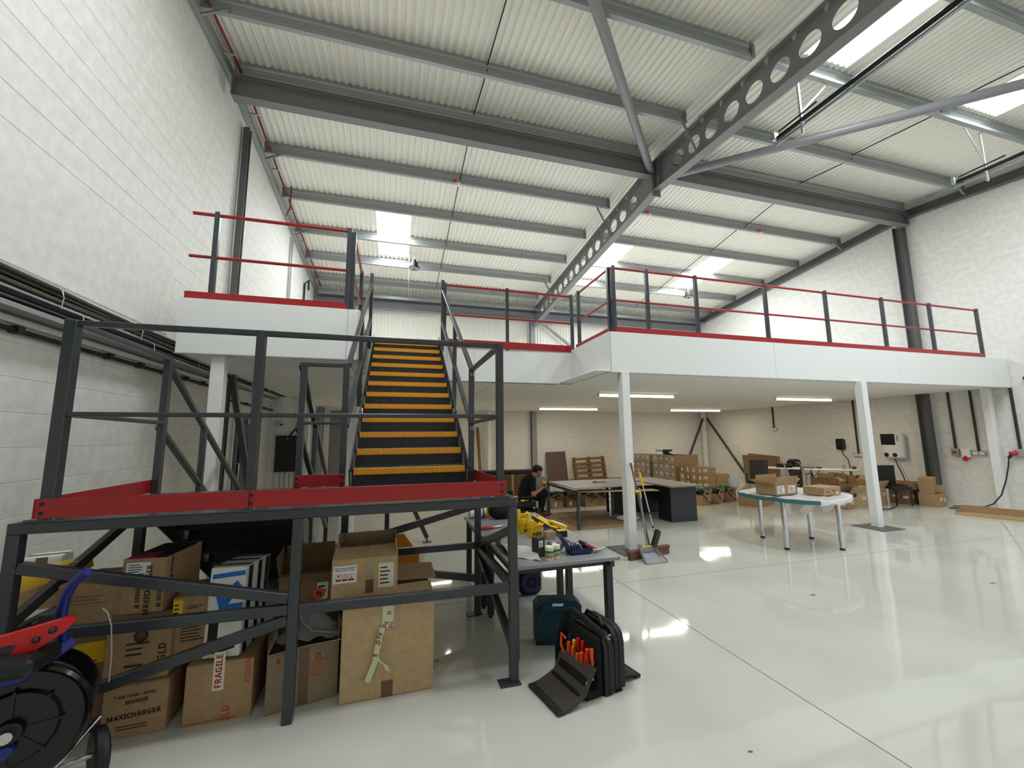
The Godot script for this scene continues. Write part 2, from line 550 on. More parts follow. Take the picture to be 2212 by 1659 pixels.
	for i in edges.size() - 1:
		var lit := false
		for s in LIGHTS: lit = lit or absf(s[0] - edges[i]) < 0.01
		for side in 2:
			var z0 := RZ
			var z1: float = ZB - 0.02 if side == 0 else ZF + 0.02
			var cuts := [[z0, z1, false]]
			if lit:
				var l: Array = [LZB[1], LZB[0]] if side == 0 else LZF
				cuts = [[z0, l[0], false], [l[0], l[1], true], [l[1], z1, false]]
			for c in cuts:
				var g := corrugated(edges[i], edges[i + 1], func(u, d): return Vector3(u, d + 0.002, 0), Vector3(0, roof(c[0]), c[0]), Vector3(0, roof(c[1]), c[1]))
				if c[2]:
					wn += 1
					struct("window_%d" % wn, g, M.rooflight_sheet)
				else:
					obj("roof_sheet", g, M.roof_liner, ce)

# profiled sheet from u0 to u1; at(u, depth) gives the cross-section, drawn from p to q
func corrugated(u0: float, u1: float, at: Callable, p: Vector3, q: Vector3) -> Mb:
	var g := mb()
	var n := maxi(1, roundi((u1 - u0) / 0.125))
	var pitch := (u1 - u0) / n
	var prof := [[0.0, 0.0], [0.24, 0.0], [0.36, 0.2], [0.44, 0.86], [0.52, 1.0], [0.72, 1.0], [0.82, 0.86], [0.9, 0.2], [1.0, 0.0]]
	for k in n:
		for j in prof.size() - 1:
			var a: Vector3 = at.call(u0 + pitch * (k + prof[j][0]), 0.034 * prof[j][1])
			var b: Vector3 = at.call(u0 + pitch * (k + prof[j + 1][0]), 0.034 * prof[j + 1][1])
			g.quad(p + a, p + b, q + b, q + a)
	return g

# a cold-formed Z purlin along x
func zed(x0: float, x1: float, y1: float, z: float, depth := 0.24, fl := 0.07) -> Mb:
	var t := 0.005
	var c := [Vector2(-fl, -0.02), Vector2(-fl, 0), Vector2(0, 0), Vector2(0, -0.05), Vector2(-0.018, -0.075), Vector2(-0.018, -depth + 0.075), Vector2(0, -depth + 0.05), Vector2(0, -depth), Vector2(-fl, -depth), Vector2(-fl, -depth + 0.02)]
	var g := mb()
	for k in c.size() - 1:
		var p: Vector2 = c[k]
		var q: Vector2 = c[k + 1]
		var n := Vector2(q.y - p.y, p.x - q.x).normalized() * t / 2
		for e in [1.0, -1.0]:
			g.quad(Vector3(x0, y1 + p.y + n.y * e, z + p.x + n.x * e), Vector3(x1, y1 + p.y + n.y * e, z + p.x + n.x * e), Vector3(x1, y1 + q.y + n.y * e, z + q.x + n.x * e), Vector3(x0, y1 + q.y + n.y * e, z + q.x + n.x * e), Vector3(0, n.y, n.x).normalized() * e)
	return g

func ibeam(a: Vector3, b: Vector3, w: float, h: float, tf := 0.014, tw := 0.009, up := Vector3.UP) -> Mb:
	var g := mb()
	var z := (b - a).normalized()
	var x := up.cross(z).normalized()
	var y := z.cross(x)
	g.bar(a + y * (h / 2 - tf / 2), b + y * (h / 2 - tf / 2), w, tf, 0, up)
	g.bar(a - y * (h / 2 - tf / 2), b - y * (h / 2 - tf / 2), w, tf, 0, up)
	g.bar(a, b, tw, h - tf * 2, 0, up)
	return g

func ordinal(k: int) -> String: return ["first", "second", "third", "fourth", "fifth", "sixth"][k]

func steel() -> void:
	var bz := [-8.68, -10.06, -11.46, -12.82, -14.18]
	var fz := [-5.8, -4.28, -2.8, -1.3]
	var bays := [[XL + 0.14, 5.16, "stair bay"], [5.5, XR - 0.12, "right-wall bay"]]
	for bay in bays:
		var where: String = "over the stair" if bay[2] == "stair bay" else "beside the right wall"
		for k in bz.size():
			var t := thing("purlin", "galvanised steel roof purlin %s, %s beyond the ridge beam" % [where, ordinal(k)], "purlin", Vector3((bay[0] + bay[1]) / 2, roof(bz[k]) - 0.23, bz[k]), "roof purlins")
			obj("web", zed(bay[0], bay[1], roof(bz[k]), bz[k]), M.galvanised, t)
			for e in [0, 1]:
				obj("cleat", mb().bb(Vector3(bay[e] + (-0.06 if e else -0.0), roof(bz[k]) - 0.26, bz[k] + 0.004), Vector3(bay[e] + (0.0 if e else 0.06), roof(bz[k]) - 0.02, bz[k] + 0.014)), M.rafter_grey, t)
		for k in fz.size():
			var t := thing("purlin", "galvanised steel roof purlin %s, %s on the near side of the ridge" % [where, ordinal(k)], "purlin", Vector3((bay[0] + bay[1]) / 2, roof(fz[k]) - 0.23, fz[k]), "roof purlins")
			obj("web", zed(bay[0], bay[1], roof(fz[k]), fz[k]), M.galvanised, t)
			for e in [0, 1]:
				obj("cleat", mb().bb(Vector3(bay[e] + (-0.06 if e else -0.0), roof(fz[k]) - 0.26, fz[k] + 0.004), Vector3(bay[e] + (0.0 if e else 0.06), roof(fz[k]) - 0.02, fz[k] + 0.014)), M.rafter_grey, t)
		var t := thing("purlin", "galvanised steel ridge purlin %s, on top of the ridge beam" % where, "purlin", Vector3((bay[0] + bay[1]) / 2, RY - 0.23, RZ), "roof purlins")
		obj("web", zed(bay[0], bay[1], RY - 0.005, RZ + 0.05), M.galvanised, t)
		obj("web", zed(bay[0], bay[1], RY - 0.02, RZ - 0.18), M.galvanised, t)
		var rb := thing("ridge_beam", "dark grey I-shaped ridge beam %s under the ridge purlin" % where, "beam", Vector3((bay[0] + bay[1]) / 2, 7.28, RZ))
		obj("web", ibeam(Vector3(bay[0], 7.46, RZ), Vector3(bay[1] + 0.0, 7.46, RZ), 0.17, 0.36), M.rafter_grey, rb)
		for e in [0, 1]:
			obj("end_plate", mb().bb(Vector3(bay[e] - 0.008, 7.3, RZ - 0.09), Vector3(bay[e] + 0.008, 7.63, RZ + 0.09)), M.rafter_grey, rb)
		# sag rods between the purlins at midspan
		var zs := [-14.18, -12.82, -11.46, -10.06, -8.68, RZ, -5.8, -4.28, -2.8]
		var xs := 1.3 if bay[2] == "stair bay" else 9.47
		for k in zs.size() - 1:
			var z0: float = zs[k]
			var z1: float = zs[k + 1]
			var lo := 0.06 if z1 > RZ else 0.15
			var o := obj("sag_rod", mb().tube([Vector3(xs, roof(z0) - (0.15 if z0 < RZ else 0.06), z0), Vector3(xs, roof(z1) - (0.06 if z0 < RZ else 0.15), z1)], 0.011, 6), M.black)
			tag(o, "thin dark sag rod %s, %s roof gap from the back eaves" % [where, ["first", "second", "third", "fourth", "fifth", "sixth", "seventh", "eighth"][k]], "rod", "sag rods between purlins " + where)
	# portal rafter: castellated beam in two halves meeting at the apex plate
	var cx := 5.33
	var t := thing("castellated_beam", "dark grey cellular roof beam with round holes, rising to the ridge", "beam", Vector3(cx, 6.9, RZ))
	for side in 2:
		var dir := Vector3(0, -0.1, -1).normalized() if side == 0 else Vector3(0, -0.088, 1).normalized()
		var up := Vector3(1, 0, 0).cross(dir) if side == 1 else dir.cross(Vector3(1, 0, 0))
		if up.y < 0: up = -up
		var apex := Vector3(cx, 7.31, RZ)
		var L := 8.0 if side == 0 else 8.2
		var h := 0.32
		var wb := mb()
		var s := 0.0
		var plain := 0.66 if side == 0 else 0.52
		wb.bar(apex, apex + dir * plain, 0.011, 0.63, 0, up)
		s = plain
		while s < L:
			# one cell: the web round a hole
			var cell := 0.452
			var c := apex + dir * (s + cell / 2)
			var r := 0.158
			for j in 24:
				var q := []
				for jj in [j, j + 1]:
					var a: float = TAU * jj / 24.0
					var ux := cos(a)
					var uy := sin(a)
					var k := minf(cell / 2 / maxf(absf(ux), 1e-5), h / maxf(absf(uy), 1e-5))
					q.append([Vector2(ux, uy) * r, Vector2(ux, uy) * k])
				for xo in [-0.0055, 0.0055]:
					var pp := []
					for w in [q[0][0], q[0][1], q[1][1], q[1][0]]: pp.append(c + dir * w.x + up * w.y + Vector3(xo, 0, 0))
					wb.quad(pp[0], pp[1], pp[2], pp[3], Vector3(signf(xo), 0, 0))
				var i0: Vector3 = c + dir * q[0][0].x + up * q[0][0].y
				var i1: Vector3 = c + dir * q[1][0].x + up * q[1][0].y
				var e := Vector3(0.0055, 0, 0)
				wb.quad(i0 - e, i1 - e, i1 + e, i0 + e, (c - (i0 + i1) / 2).normalized())
			s += cell
		obj("web", wb, M.rafter_grey, t)
		obj("flange", mb().bar(apex + up * 0.325, apex + dir * s + up * 0.325, 0.19, 0.016, 0.002, up), M.rafter_grey, t)
		obj("flange", mb().bar(apex - up * 0.325, apex + dir * s - up * 0.325, 0.19, 0.016, 0.002, up), M.rafter_grey, t)
	obj("apex_plate", mb().bb(Vector3(cx - 0.1, 6.86, RZ - 0.014), Vector3(cx + 0.1, 7.64, RZ + 0.014)), M.rafter_grey, t)
	obj("stiffener", mb().bb(Vector3(cx - 0.09, 6.99, RZ + 0.2), Vector3(cx + 0.09, 7.62, RZ + 0.212)), M.rafter_grey, t)
	var bolts := mb()
	for y in [6.9, 7.1, 7.3, 7.5]:
		for xx in [-0.07, 0.07]: bolts.tube([Vector3(cx + xx, y, RZ - 0.03), Vector3(cx + xx, y, RZ + 0.03)], 0.014, 6)
	obj("bolts", bolts, M.galvanised, t)
	# columns
	var cols := [["back_column", "grey steel column on the back wall under the cellular beam", Vector3(5.2, 0, ZB + 0.12), 6.6, M.tube_grey], ["wall_column", "dark grey steel column against the right wall under the ridge", Vector3(XR - 0.1, 0, -7.2), 7.35, M.dark_column], ["wall_column", "dark grey steel column high on the left wall behind the guardrail", Vector3(XL + 0.09, 0, -7.9), 7.4, M.dark_column]]
	for c in cols:
		var w := 0.19
		var cc := thing(c[0], c[1], "column", c[2])
		if c[3] == 7.4: w = 0.1
		var g := mb()
		var along_z: bool = c[0] == "wall_column"
		var p: Vector3 = c[2]
		for e in [-1, 1]:
			if along_z: g.bb(p + Vector3(-w / 2, 0.02, e * w / 2 - 0.007), p + Vector3(w / 2, c[3], e * w / 2 + 0.007))
			else: g.bb(p + Vector3(-w / 2, 0.02, e * 0.09 - 0.007), p + Vector3(w / 2, c[3], e * 0.09 + 0.007))
		g.bb(p + (Vector3(-0.006, 0.02, -w / 2) if along_z else Vector3(-0.006, 0.02, -0.09)), p + (Vector3(0.006, c[3], w / 2) if along_z else Vector3(0.006, c[3], 0.09)))
		obj("shaft", g, c[4], cc)
		obj("base_plate", mb().bb(p + Vector3(-0.1, 0, -0.13), p + Vector3(0.1, 0.02, 0.13)), M.dark_column, cc)
	# gable rafters along the side walls
	for s in [[XR - 0.1, "dark grey gable rafter along the top of the right wall", M.dark_column]]:
		var gr := thing("gable_rafter", s[1], "rafter", Vector3(s[0], 7.4, RZ))
		for e in [[ZB + 0.1, RZ], [RZ, ZF - 0.05]]:
			var lo := 0.34
			obj("beam", ibeam(Vector3(s[0], roof(e[0]) - lo, e[0]), Vector3(s[0], roof(e[1]) - lo, e[1]), 0.16, 0.2), s[2], gr)
	# wind bracing tubes in the roof plane
	for b in [[Vector3(5.2, 7.42, -7.0), Vector3(-2.55, 7.0, 0.9), "grey round brace tube from the ridge out over the stair"], [Vector3(5.46, 7.3, -7.0), Vector3(13.0, 6.75, 0.7), "grey round brace tube from the ridge towards the right wall"]]:
		var br := thing("brace_tube", b[2], "brace", (b[0] + b[1]) / 2)
		obj("tube", mb().tube([b[0], b[1]], 0.078, 14), M.tube_grey, br)
		obj("lug", mb().bar(b[0] + (b[0] - b[1]).normalized() * 0.12, b[0], 0.012, 0.14), M.tube_grey, br)
	# stays between purlin and rafter
	for s in [[-5.62, -1, "nearest the camera, left of"], [-8.76, -1, "just beyond the ridge, left of"], [-12.72, -1, "towards the back eaves, left of"], [-8.9, 1, "just beyond the ridge, right of"], [-12.9, 1, "towards the back eaves, right of"]]:
		var z: float = s[0]
		var x: float = cx + 0.5 * s[1]
		var o := obj("rafter_stay", mb().bar(Vector3(x, roof(z) - 0.22, z), Vector3(cx + 0.05 * s[1], roof(z) - 0.93, z - 0.08), 0.045, 0.006).bar(Vector3(x, roof(z) - 0.2, z), Vector3(cx + 0.05 * s[1], roof(z) - 0.91, z - 0.08), 0.006, 0.045), M.rafter_grey)
		tag(o, "short angle stay %s the cellular beam" % s[2], "stay", "rafter stays at the cellular beam")
	for s in [[-5.78, XR, "first purlin before the ridge"], [-8.66, XR, "first purlin past the ridge"], [-11.45, XR, "third purlin past the ridge"], [-4.28, XR, "second purlin before the ridge"], [-8.7, XL, "first purlin past the ridge"], [-11.4, XL, "third purlin past the ridge"], [-5.78, XL, "first purlin before the ridge"]]:
		var sg := -1.0 if s[1] == XR else 1.0
		var o := obj("gable_stay", mb().bar(Vector3(s[1] + sg * 0.5, roof(s[0]) - 0.21, s[0]), Vector3(s[1] + sg * 0.16, roof(s[0]) - 0.4, s[0]), 0.04, 0.006).bar(Vector3(s[1] + sg * 0.5, roof(s[0]) - 0.19, s[0]), Vector3(s[1] + sg * 0.16, roof(s[0]) - 0.38, s[0]), 0.006, 0.04), M.rafter_grey)
		tag(o, "short angle stay to the %s gable rafter from the %s" % ["right-wall" if s[1] == XR else "left-wall", s[2]], "stay", "gable stays by the %s wall" % ("right" if s[1] == XR else "left"))
	# galvanised flashing and red fire-alarm cable along the top of the left wall
	for e in [[ZB + 0.1, RZ], [RZ, ZF - 0.05]]:
		var o := obj("wall_flashing", mb().bar(Vector3(XL + 0.05, roof(e[0]) - 0.16, e[0]), Vector3(XL + 0.05, roof(e[1]) - 0.16, e[1]), 0.09, 0.16, 0.004), M.galvanised)
		tag(o, "galvanised flashing strip along the left wall top, %s the ridge" % ("beyond" if e[1] == RZ else "on the near side of"), "flashing", "flashing on the left wall")
	var cable := [Vector3(XL + 0.25, roof(ZF - 0.1) - 0.17, ZF - 0.1)]
	for z in [-2.0, -5.0, RZ, -9.0, -11.0, -13.0, -14.8]: cable.append(Vector3(XL + 0.25, roof(z) - 0.19, z))
	var rc := thing("alarm_conduit", "dark red fire alarm pipe along the roof edge of the left wall", "pipe", cable[3])
	obj("pipe", mb().tube(cable, 0.022, 8), M.red_pipe, rc)
	obj("drop", mb().tube([Vector3(XL + 0.42, roof(-9.7) - 0.2, -9.7), Vector3(XL + 0.42, roof(-9.7) - 0.75, -9.7), Vector3(XL + 0.3, roof(-9.9) - 0.8, -9.9)], 0.014, 6), M.red_pipe, rc)
	var clips := mb()
	for z in [-3.0, -4.4, -5.6, -6.6, -7.8, -9.2, -10.6, -12.0]: clips.bb(Vector3(XL + 0.14, roof(z) - 0.22, z - 0.02), Vector3(XL + 0.28, roof(z) - 0.2, z + 0.02))
	obj("clip", clips, M.galvanised, rc)
	# eaves: beam, gutter lining and cable trunking across the back wall
	var eb := thing("eaves_beam", "dark grey eaves beam across the top of the back wall", "beam", Vector3(5.2, 6.4, ZB + 0.25))
	obj("beam", ibeam(Vector3(XL + 0.1, 6.5, ZB + 0.2), Vector3(XR - 0.1, 6.5, ZB + 0.2), 0.2, 0.26), M.tube_grey, eb)
	obj("gutter_lining", mb().bb(Vector3(XL + 0.1, 6.68, ZB + 0.05), Vector3(XR - 0.1, 6.95, ZB + 0.12), 0.01), M.duct, eb)
	var tr := thing("cable_trunking", "pale metal cable trunking hung on rods under the back eaves", "trunking", Vector3(5.2, 6.7, ZB + 0.55))
	obj("trunk", mb().bb(Vector3(XL + 0.2, 6.66, ZB + 0.5), Vector3(XR - 0.05, 6.78, ZB + 0.58), 0.004), M.bright_zinc, tr)
	for k in 10:
		var x := XL + 0.9 + 1.6 * k
		obj("hanger", mb().tube([Vector3(x, 6.72, ZB + 0.6), Vector3(x, roof(ZB + 0.6) - 0.01, ZB + 0.6)], 0.006, 5), M.bright_zinc, tr)
	# K-brace on the back wall right of the middle column
	tag(obj("wall_brace", mb().bar(Vector3(5.5, 6.35, ZB + 0.2), Vector3(9.6, 3.35, ZB + 0.2), 0.09, 0.09), M.tube_grey), "grey diagonal brace on the upper back wall behind the guardrails", "brace")
func on_deck(x: float, z: float) -> bool:
	if z < ZB: return false
	if x < -0.49: return x > -2.45 and z < -5.45
	if x < 0.85: return z < -6.98
	if x < 3.25: return z < -7.1
	return z < -5.62

func mezzanine() -> void:
	var t := thing("mezzanine_floor", "white-fronted mezzanine floor with a stepped edge and tiled underside", "mezzanine", Vector3(5, SOF, -10))
	var d := mb()
	for r in [[-2.45, -0.49, -5.47], [-0.49, 0.85, -6.98], [0.85, 3.25, -7.12], [3.25, XR - 0.01, -5.64]]:
		d.bb(Vector3(r[0], SOF + 0.03, ZB + 0.01), Vector3(r[1], MF, r[2]))
	obj("deck", d, M.fascia_white, t)
	for z in range(16):
		for x in range(-2, 12):
			var c := Vector3(-0.03 + 1.2 * x, SOF + 0.006, -5.93 - 0.6 * z)
			var lo := Vector2(c.x - 0.594, c.z - 0.294)
			var hi := Vector2(c.x + 0.594, c.z + 0.294)
			lo.x = maxf(lo.x, -2.44); hi.x = minf(hi.x, XR - 0.01); lo.y = maxf(lo.y, ZB + 0.01)
			if not on_deck((lo.x + hi.x) / 2, hi.y - 0.2): continue
			if hi.x - lo.x < 0.1 or hi.y - lo.y < 0.1: continue
			obj("ceiling_tile", mb().bb(Vector3(lo.x, SOF, lo.y), Vector3(hi.x, SOF + 0.014, hi.y), 0.003), M.tile_white, t)
	# fascia panels, with fine joints
	var f := func(a: Vector2, b: Vector2, n: Vector2) -> void:
		var e: Vector2 = (b - a).normalized() * 0.002
		a += e; b -= e
		var o := n * 0.018
		obj("fascia_panel", mb().bb(Vector3(minf(a.x, b.x) if n.x == 0 else a.x, 2.705, minf(a.y, b.y) if n.y == 0 else a.y), Vector3(maxf(a.x, b.x) if n.x == 0 else a.x + o.x, 3.362, maxf(a.y, b.y) if n.y == 0 else a.y + o.y), 0.003), M.fascia_white, t)
	f.call(Vector2(-2.45, -5.466), Vector2(-0.62, -5.466), Vector2(0, 1))
	f.call(Vector2(-0.62, -5.466), Vector2(-0.49, -5.466), Vector2(0, 1))
	f.call(Vector2(-0.489, -7.0), Vector2(-0.489, -5.45), Vector2(1, 0))
	f.call(Vector2(0.85, -7.118), Vector2(1.35, -7.118), Vector2(0, 1))
	f.call(Vector2(1.35, -7.118), Vector2(3.24, -7.118), Vector2(0, 1))
	f.call(Vector2(3.25, -7.1), Vector2(3.25, -5.63), Vector2(-1, 0))
	var xs := [3.25, 6.55, 9.75, 11.9, XR - 0.02]
	for k in 4: f.call(Vector2(xs[k], -5.638), Vector2(xs[k + 1], -5.638), Vector2(0, 1))
	obj("edge_angle", mb().bb(Vector3(3.235, 2.695, -5.64), Vector3(XR - 0.02, 2.706, -5.612)).bb(Vector3(-2.455, 2.695, -5.47), Vector3(-0.48, 2.706, -5.445)).bb(Vector3(0.84, 2.695, -7.12), Vector3(3.25, 2.706, -7.09)), M.grey_plastic, t)
	# columns under it
	var cols := [[3.475, -5.665, "white box column carrying the mezzanine corner beside the brooms"], [8.555, -5.59, "white box column on a dark base plate beyond the oval table"], [-2.04, -5.58, "white box column beside the left wall under the mezzanine"], [-0.67, -7.2, "white box column behind the foot of the upper stair flight"], [13.07, -5.95, "white box column close against the right wall"], [13.05, -14.95, "white column in the far corner with two dark braces"], [3.4, -14.95, "white column on the back wall behind the seated man"]]
	for c in cols:
		var cc := thing("box_column", c[2], "column", Vector3(c[0], 0, c[1]), "white mezzanine columns")
		var h := 0.07
		obj("shaft", mb().bb(Vector3(c[0] - h, 0.015, c[1] - h), Vector3(c[0] + h, SOF, c[1] + h), 0.008), M.fascia_white, cc)
		if c[0] < 13.0: obj("base_plate", mb().bb(Vector3(c[0] - 0.27, 0, c[1] - 0.27), Vector3(c[0] + 0.27, 0.014, c[1] + 0.27), 0.003), M.dark_column, cc)
	for b in [[Vector3(12.95, 2.45, -14.85), Vector3(11.75, 0.12, -14.85), "dark diagonal brace running from the far corner column along the back wall"], [Vector3(13.12, 2.45, -14.8), Vector3(13.12, 0.12, -12.9), "dark diagonal brace running from the far corner column along the right wall"], [Vector3(-0.6, 2.5, -7.1), Vector3(0.56, 0.07, -7.15), "dark diagonal brace footed on the floor behind the stair"], [Vector3(-1.96, 2.5, -5.75), Vector3(-1.96, 0.07, -7.3), "dark diagonal brace behind the white column by the left wall"]]:
		var br := thing("column_brace", b[2], "brace", Vector3(b[1].x, 0, b[1].z))
		obj("bar", mb().bar(b[0], b[1], 0.07, 0.07, 0.004), M.anthracite, br)
		obj("foot", mb().bb(b[1] + Vector3(-0.07, -0.07 if b[1].y < 0.1 else -0.12, -0.06), b[1] + Vector3(0.07, -0.055 if b[1].y < 0.1 else -0.105, 0.06)).bb(b[1] + Vector3(-0.01, -0.06, -0.03), b[1] + Vector3(0.01, 0.03, 0.03)), M.anthracite, br)
	# guardrails
	rail("red guardrail with dark posts along the front of the right mezzanine", [Vector2(3.36, -5.66), Vector2(3.99, -5.66), Vector2(4.97, -5.66), Vector2(6.5, -5.66), Vector2(7.99, -5.66), Vector2(9.54, -5.66), Vector2(10.98, -5.66), Vector2(12.55, -5.66)], 0.0, 0.0)
	rail("short red guardrail on the step back between the two mezzanine fronts", [Vector2(3.32, -6.88), Vector2(3.32, -5.74)], 0.1, 0.05)
	rail("red guardrail with dark posts to the right of the stair head", [Vector2(0.80, -7.1), Vector2(1.96, -7.1), Vector2(3.28, -7.12)], 0.0, 0.0)
	rail("red guardrail with two dark posts above the left white fascia", [Vector2(-2.16, -5.5), Vector2(-0.645, -5.5)], 0.26, 0.0)
	rail("red guardrail running back beside the left of the stair head", [Vector2(-0.6, -5.6), Vector2(-0.6, -6.95)], 0.0, 0.0)

func rail(label: String, p: Array, ext0: float, ext1: float) -> void:
	var t := thing("guardrail", label, "guardrail", Vector3(p[0].x, MF, p[0].y))
	var e: Vector2 = ((p[p.size() - 1] as Vector2) - (p[0] as Vector2)).normalized()
	var a: Vector2 = p[0] - e * ext0
	var b: Vector2 = p[p.size() - 1] + e * ext1
	for q in p: obj("post", mb().bb(Vector3(q.x - 0.028, MF, q.y - 0.028), Vector3(q.x + 0.028, 4.485, q.y + 0.028), 0.004), M.anthracite, t)
	var n := Vector2(e.y, -e.x) * 0.0
	obj("top_rail", mb().tube([Vector3(a.x, 4.445, a.y), Vector3(b.x, 4.445, b.y)], 0.021, 10), M.red_paint, t)
	obj("middle_rail", mb().tube([Vector3(a.x, 3.9, a.y), Vector3(b.x, 3.9, b.y)], 0.019, 10), M.red_paint, t)
	var off := Vector2(-e.y, e.x) * 0.031
	for s in p.size() - 1:
		var u: Vector2 = (a if s == 0 else p[s]) + off
		var w: Vector2 = (b if s == p.size() - 2 else p[s + 1]) + off
		obj("toe_board", mb().bar(Vector3(u.x, 3.385, u.y), Vector3(w.x, 3.385, w.y), 0.006, 0.13, 0.001), M.red_paint, t)

func landing() -> void:
	var t := thing("stair_landing", "dark steel stair landing with red toe boards, boxes stored beneath", "landing", Vector3(-0.56, 0, -3.58))
	var fz := -2.99
	var bz := -4.17
	var D := 1.2
	for p in [[-1.985, fz], [-0.58, fz], [0.852, fz], [-1.985, bz], [-0.42, bz], [0.825, bz]]:
		obj("leg", mb().bb(Vector3(p[0] - 0.03, 0.0, p[1] - 0.03), Vector3(p[0] + 0.03, D, p[1] + 0.03), 0.004), M.anthracite, t)
		if p[0] > 0.8 or p[1] == bz:
			obj("foot_plate", mb().bb(Vector3(p[0] - 0.11, 0, p[1] - 0.04), Vector3(p[0] + 0.04, 0.01, p[1] + 0.06), 0.002), M.anthracite, t)
	var B := func(nm, a, b, w, h): obj(nm, mb().bar(a, b, w, h, 0.004), M.anthracite, t)
	B.call("beam", Vector3(-2.015, D + 0.03, fz), Vector3(0.882, D + 0.03, fz), 0.06, 0.06)
	B.call("beam", Vector3(-2.015, D + 0.03, bz), Vector3(0.882, D + 0.03, bz), 0.06, 0.06)
	for x in [-1.985, -0.58, 0.852]: B.call("beam", Vector3(x, D + 0.03, fz - 0.03), Vector3(x, D + 0.03, bz + 0.03), 0.06, 0.06)
	# front: middle rail and K bracing of the left bay
	B.call("middle_rail", Vector3(-1.955, 0.66, fz), Vector3(-0.61, 0.65, fz), 0.05, 0.06)
	B.call("middle_rail", Vector3(-0.55, 0.645, fz), Vector3(0.822, 0.63, fz), 0.05, 0.06)
	B.call("brace", Vector3(-1.955, 1.02, fz), Vector3(-0.61, 0.715, fz), 0.05, 0.06)
	B.call("brace", Vector3(-1.955, 0.24, fz), Vector3(-0.61, 0.59, fz), 0.05, 0.06)
	# right side
	B.call("middle_rail", Vector3(0.852, 0.63, fz - 0.03), Vector3(0.84, 0.62, bz + 0.03), 0.05, 0.06)
	B.call("brace", Vector3(0.852, 1.02, fz - 0.03), Vector3(0.84, 0.66, bz + 0.03), 0.05, 0.06)
	B.call("brace", Vector3(0.852, 0.23, fz - 0.03), Vector3(0.84, 0.56, bz + 0.03), 0.05, 0.06)
	# back
	B.call("middle_rail", Vector3(-0.39, 0.64, bz), Vector3(0.795, 0.64, bz), 0.05, 0.06)
	B.call("brace", Vector3(-0.39, 0.73, bz), Vector3(0.795, 1.02, bz), 0.05, 0.06)
	B.call("brace", Vector3(-0.39, 0.56, bz), Vector3(0.795, 0.33, bz), 0.05, 0.06)
	# left side
	B.call("brace", Vector3(-1.985, 0.72, fz - 0.03), Vector3(-1.985, 1.14, bz + 0.03), 0.05, 0.06)
	B.call("middle_rail", Vector3(-1.985, 0.66, fz - 0.03), Vector3(-1.985, 0.66, bz + 0.03), 0.05, 0.06)
	obj("deck_plate", mb().bb(Vector3(-1.96, D + 0.06, bz - 0.03), Vector3(0.83, D + 0.066, fz + 0.03)), M.tread_deck, t)
	# bolts on the deck edge
	var studs := mb()
	for x in [-1.83, -0.84, 0.7]: studs.blob(Vector3(x, D + 0.07, fz + 0.01), Vector3(0.012, 0.007, 0.012))
	obj("bolt", studs, M.bright_zinc, t)
	for pp in [[-1.95, -1.8], [-0.94, -0.78], [0.62, 0.83]]:
		obj("post_plate", mb().bb(Vector3(pp[0], D + 0.066, fz - 0.03), Vector3(pp[1], D + 0.074, fz + 0.03)), M.anthracite, t)
	# guard posts and rails
	var hy := 2.42
	for p in [[-1.86, fz], [-0.865, fz], [0.76, fz], [-1.875, -4.1], [-0.82, -4.1], [-0.455, -4.1], [0.745, -4.1]]:
		var w := 0.031 if p[0] == -1.86 else 0.026
		obj("guard_post", mb().bb(Vector3(p[0] - w, D + 0.06, p[1] - w), Vector3(p[0] + w, hy if p[1] == fz else hy - 0.01, p[1] + w), 0.004), M.anthracite, t)
	for y in [2.403, 1.86]:
		var h := 0.034 if y > 2 else 0.028
		for s in [[-1.83, -0.89], [-0.84, 0.735]]:
			obj("handrail", mb().bar(Vector3(s[0], y, fz), Vector3(s[1], y, fz), 0.045, h, 0.004), M.anthracite, t)
		obj("handrail", mb().bar(Vector3(-1.862, y, fz - 0.03), Vector3(-1.875, y - 0.01, -4.075), 0.045, h, 0.004), M.anthracite, t)
		obj("handrail", mb().bar(Vector3(0.76, y, fz - 0.03), Vector3(0.745, y - 0.01, -4.075), 0.045, h, 0.004), M.anthracite, t)
		obj("handrail", mb().bar(Vector3(-0.795, y - 0.01, -4.1), Vector3(-0.48, y - 0.01, -4.1), 0.045, h, 0.004), M.anthracite, t)
	var nuts := mb()
	for y in [2.34, 1.79]:
		for x in [0.735, 0.757]:
			for dy in [0.0, 0.022]: nuts.blob(Vector3(x, y + dy, -4.07), Vector3(0.008, 0.008, 0.006))
	obj("nut", nuts, M.bright_zinc, t)
	# red toe boards
	var T := func(a, b): obj("toe_board", mb().bar(a, b, 0.006, 0.105, 0.0015), M.red_paint, t).set_meta("label", "red toe board")
	T.call(Vector3(-1.9, 1.335, -2.953), Vector3(-0.862, 1.335, -2.953))
	T.call(Vector3(-0.858, 1.335, -2.953), Vector3(0.80, 1.335, -2.953))
	T.call(Vector3(-1.905, 1.335, -2.95), Vector3(-1.905, 1.335, -4.12))
	T.call(Vector3(0.795, 1.335, -2.95), Vector3(0.778, 1.335, -4.12))
	T.call(Vector3(-0.845, 1.335, -4.065), Vector3(-0.425, 1.335, -4.065))
	var dots := mb()
	for x in [-1.87, -0.85, 0.765]:
		for y in [1.31, 1.36]: dots.blob(Vector3(x, y, -2.95), Vector3(0.012, 0.012, 0.006))
	for x in [-0.825, -0.452]:
		for y in [1.31, 1.36]: dots.blob(Vector3(x, y, -4.06), Vector3(0.012, 0.012, 0.006))
	obj("bolt", dots, M.black, t)

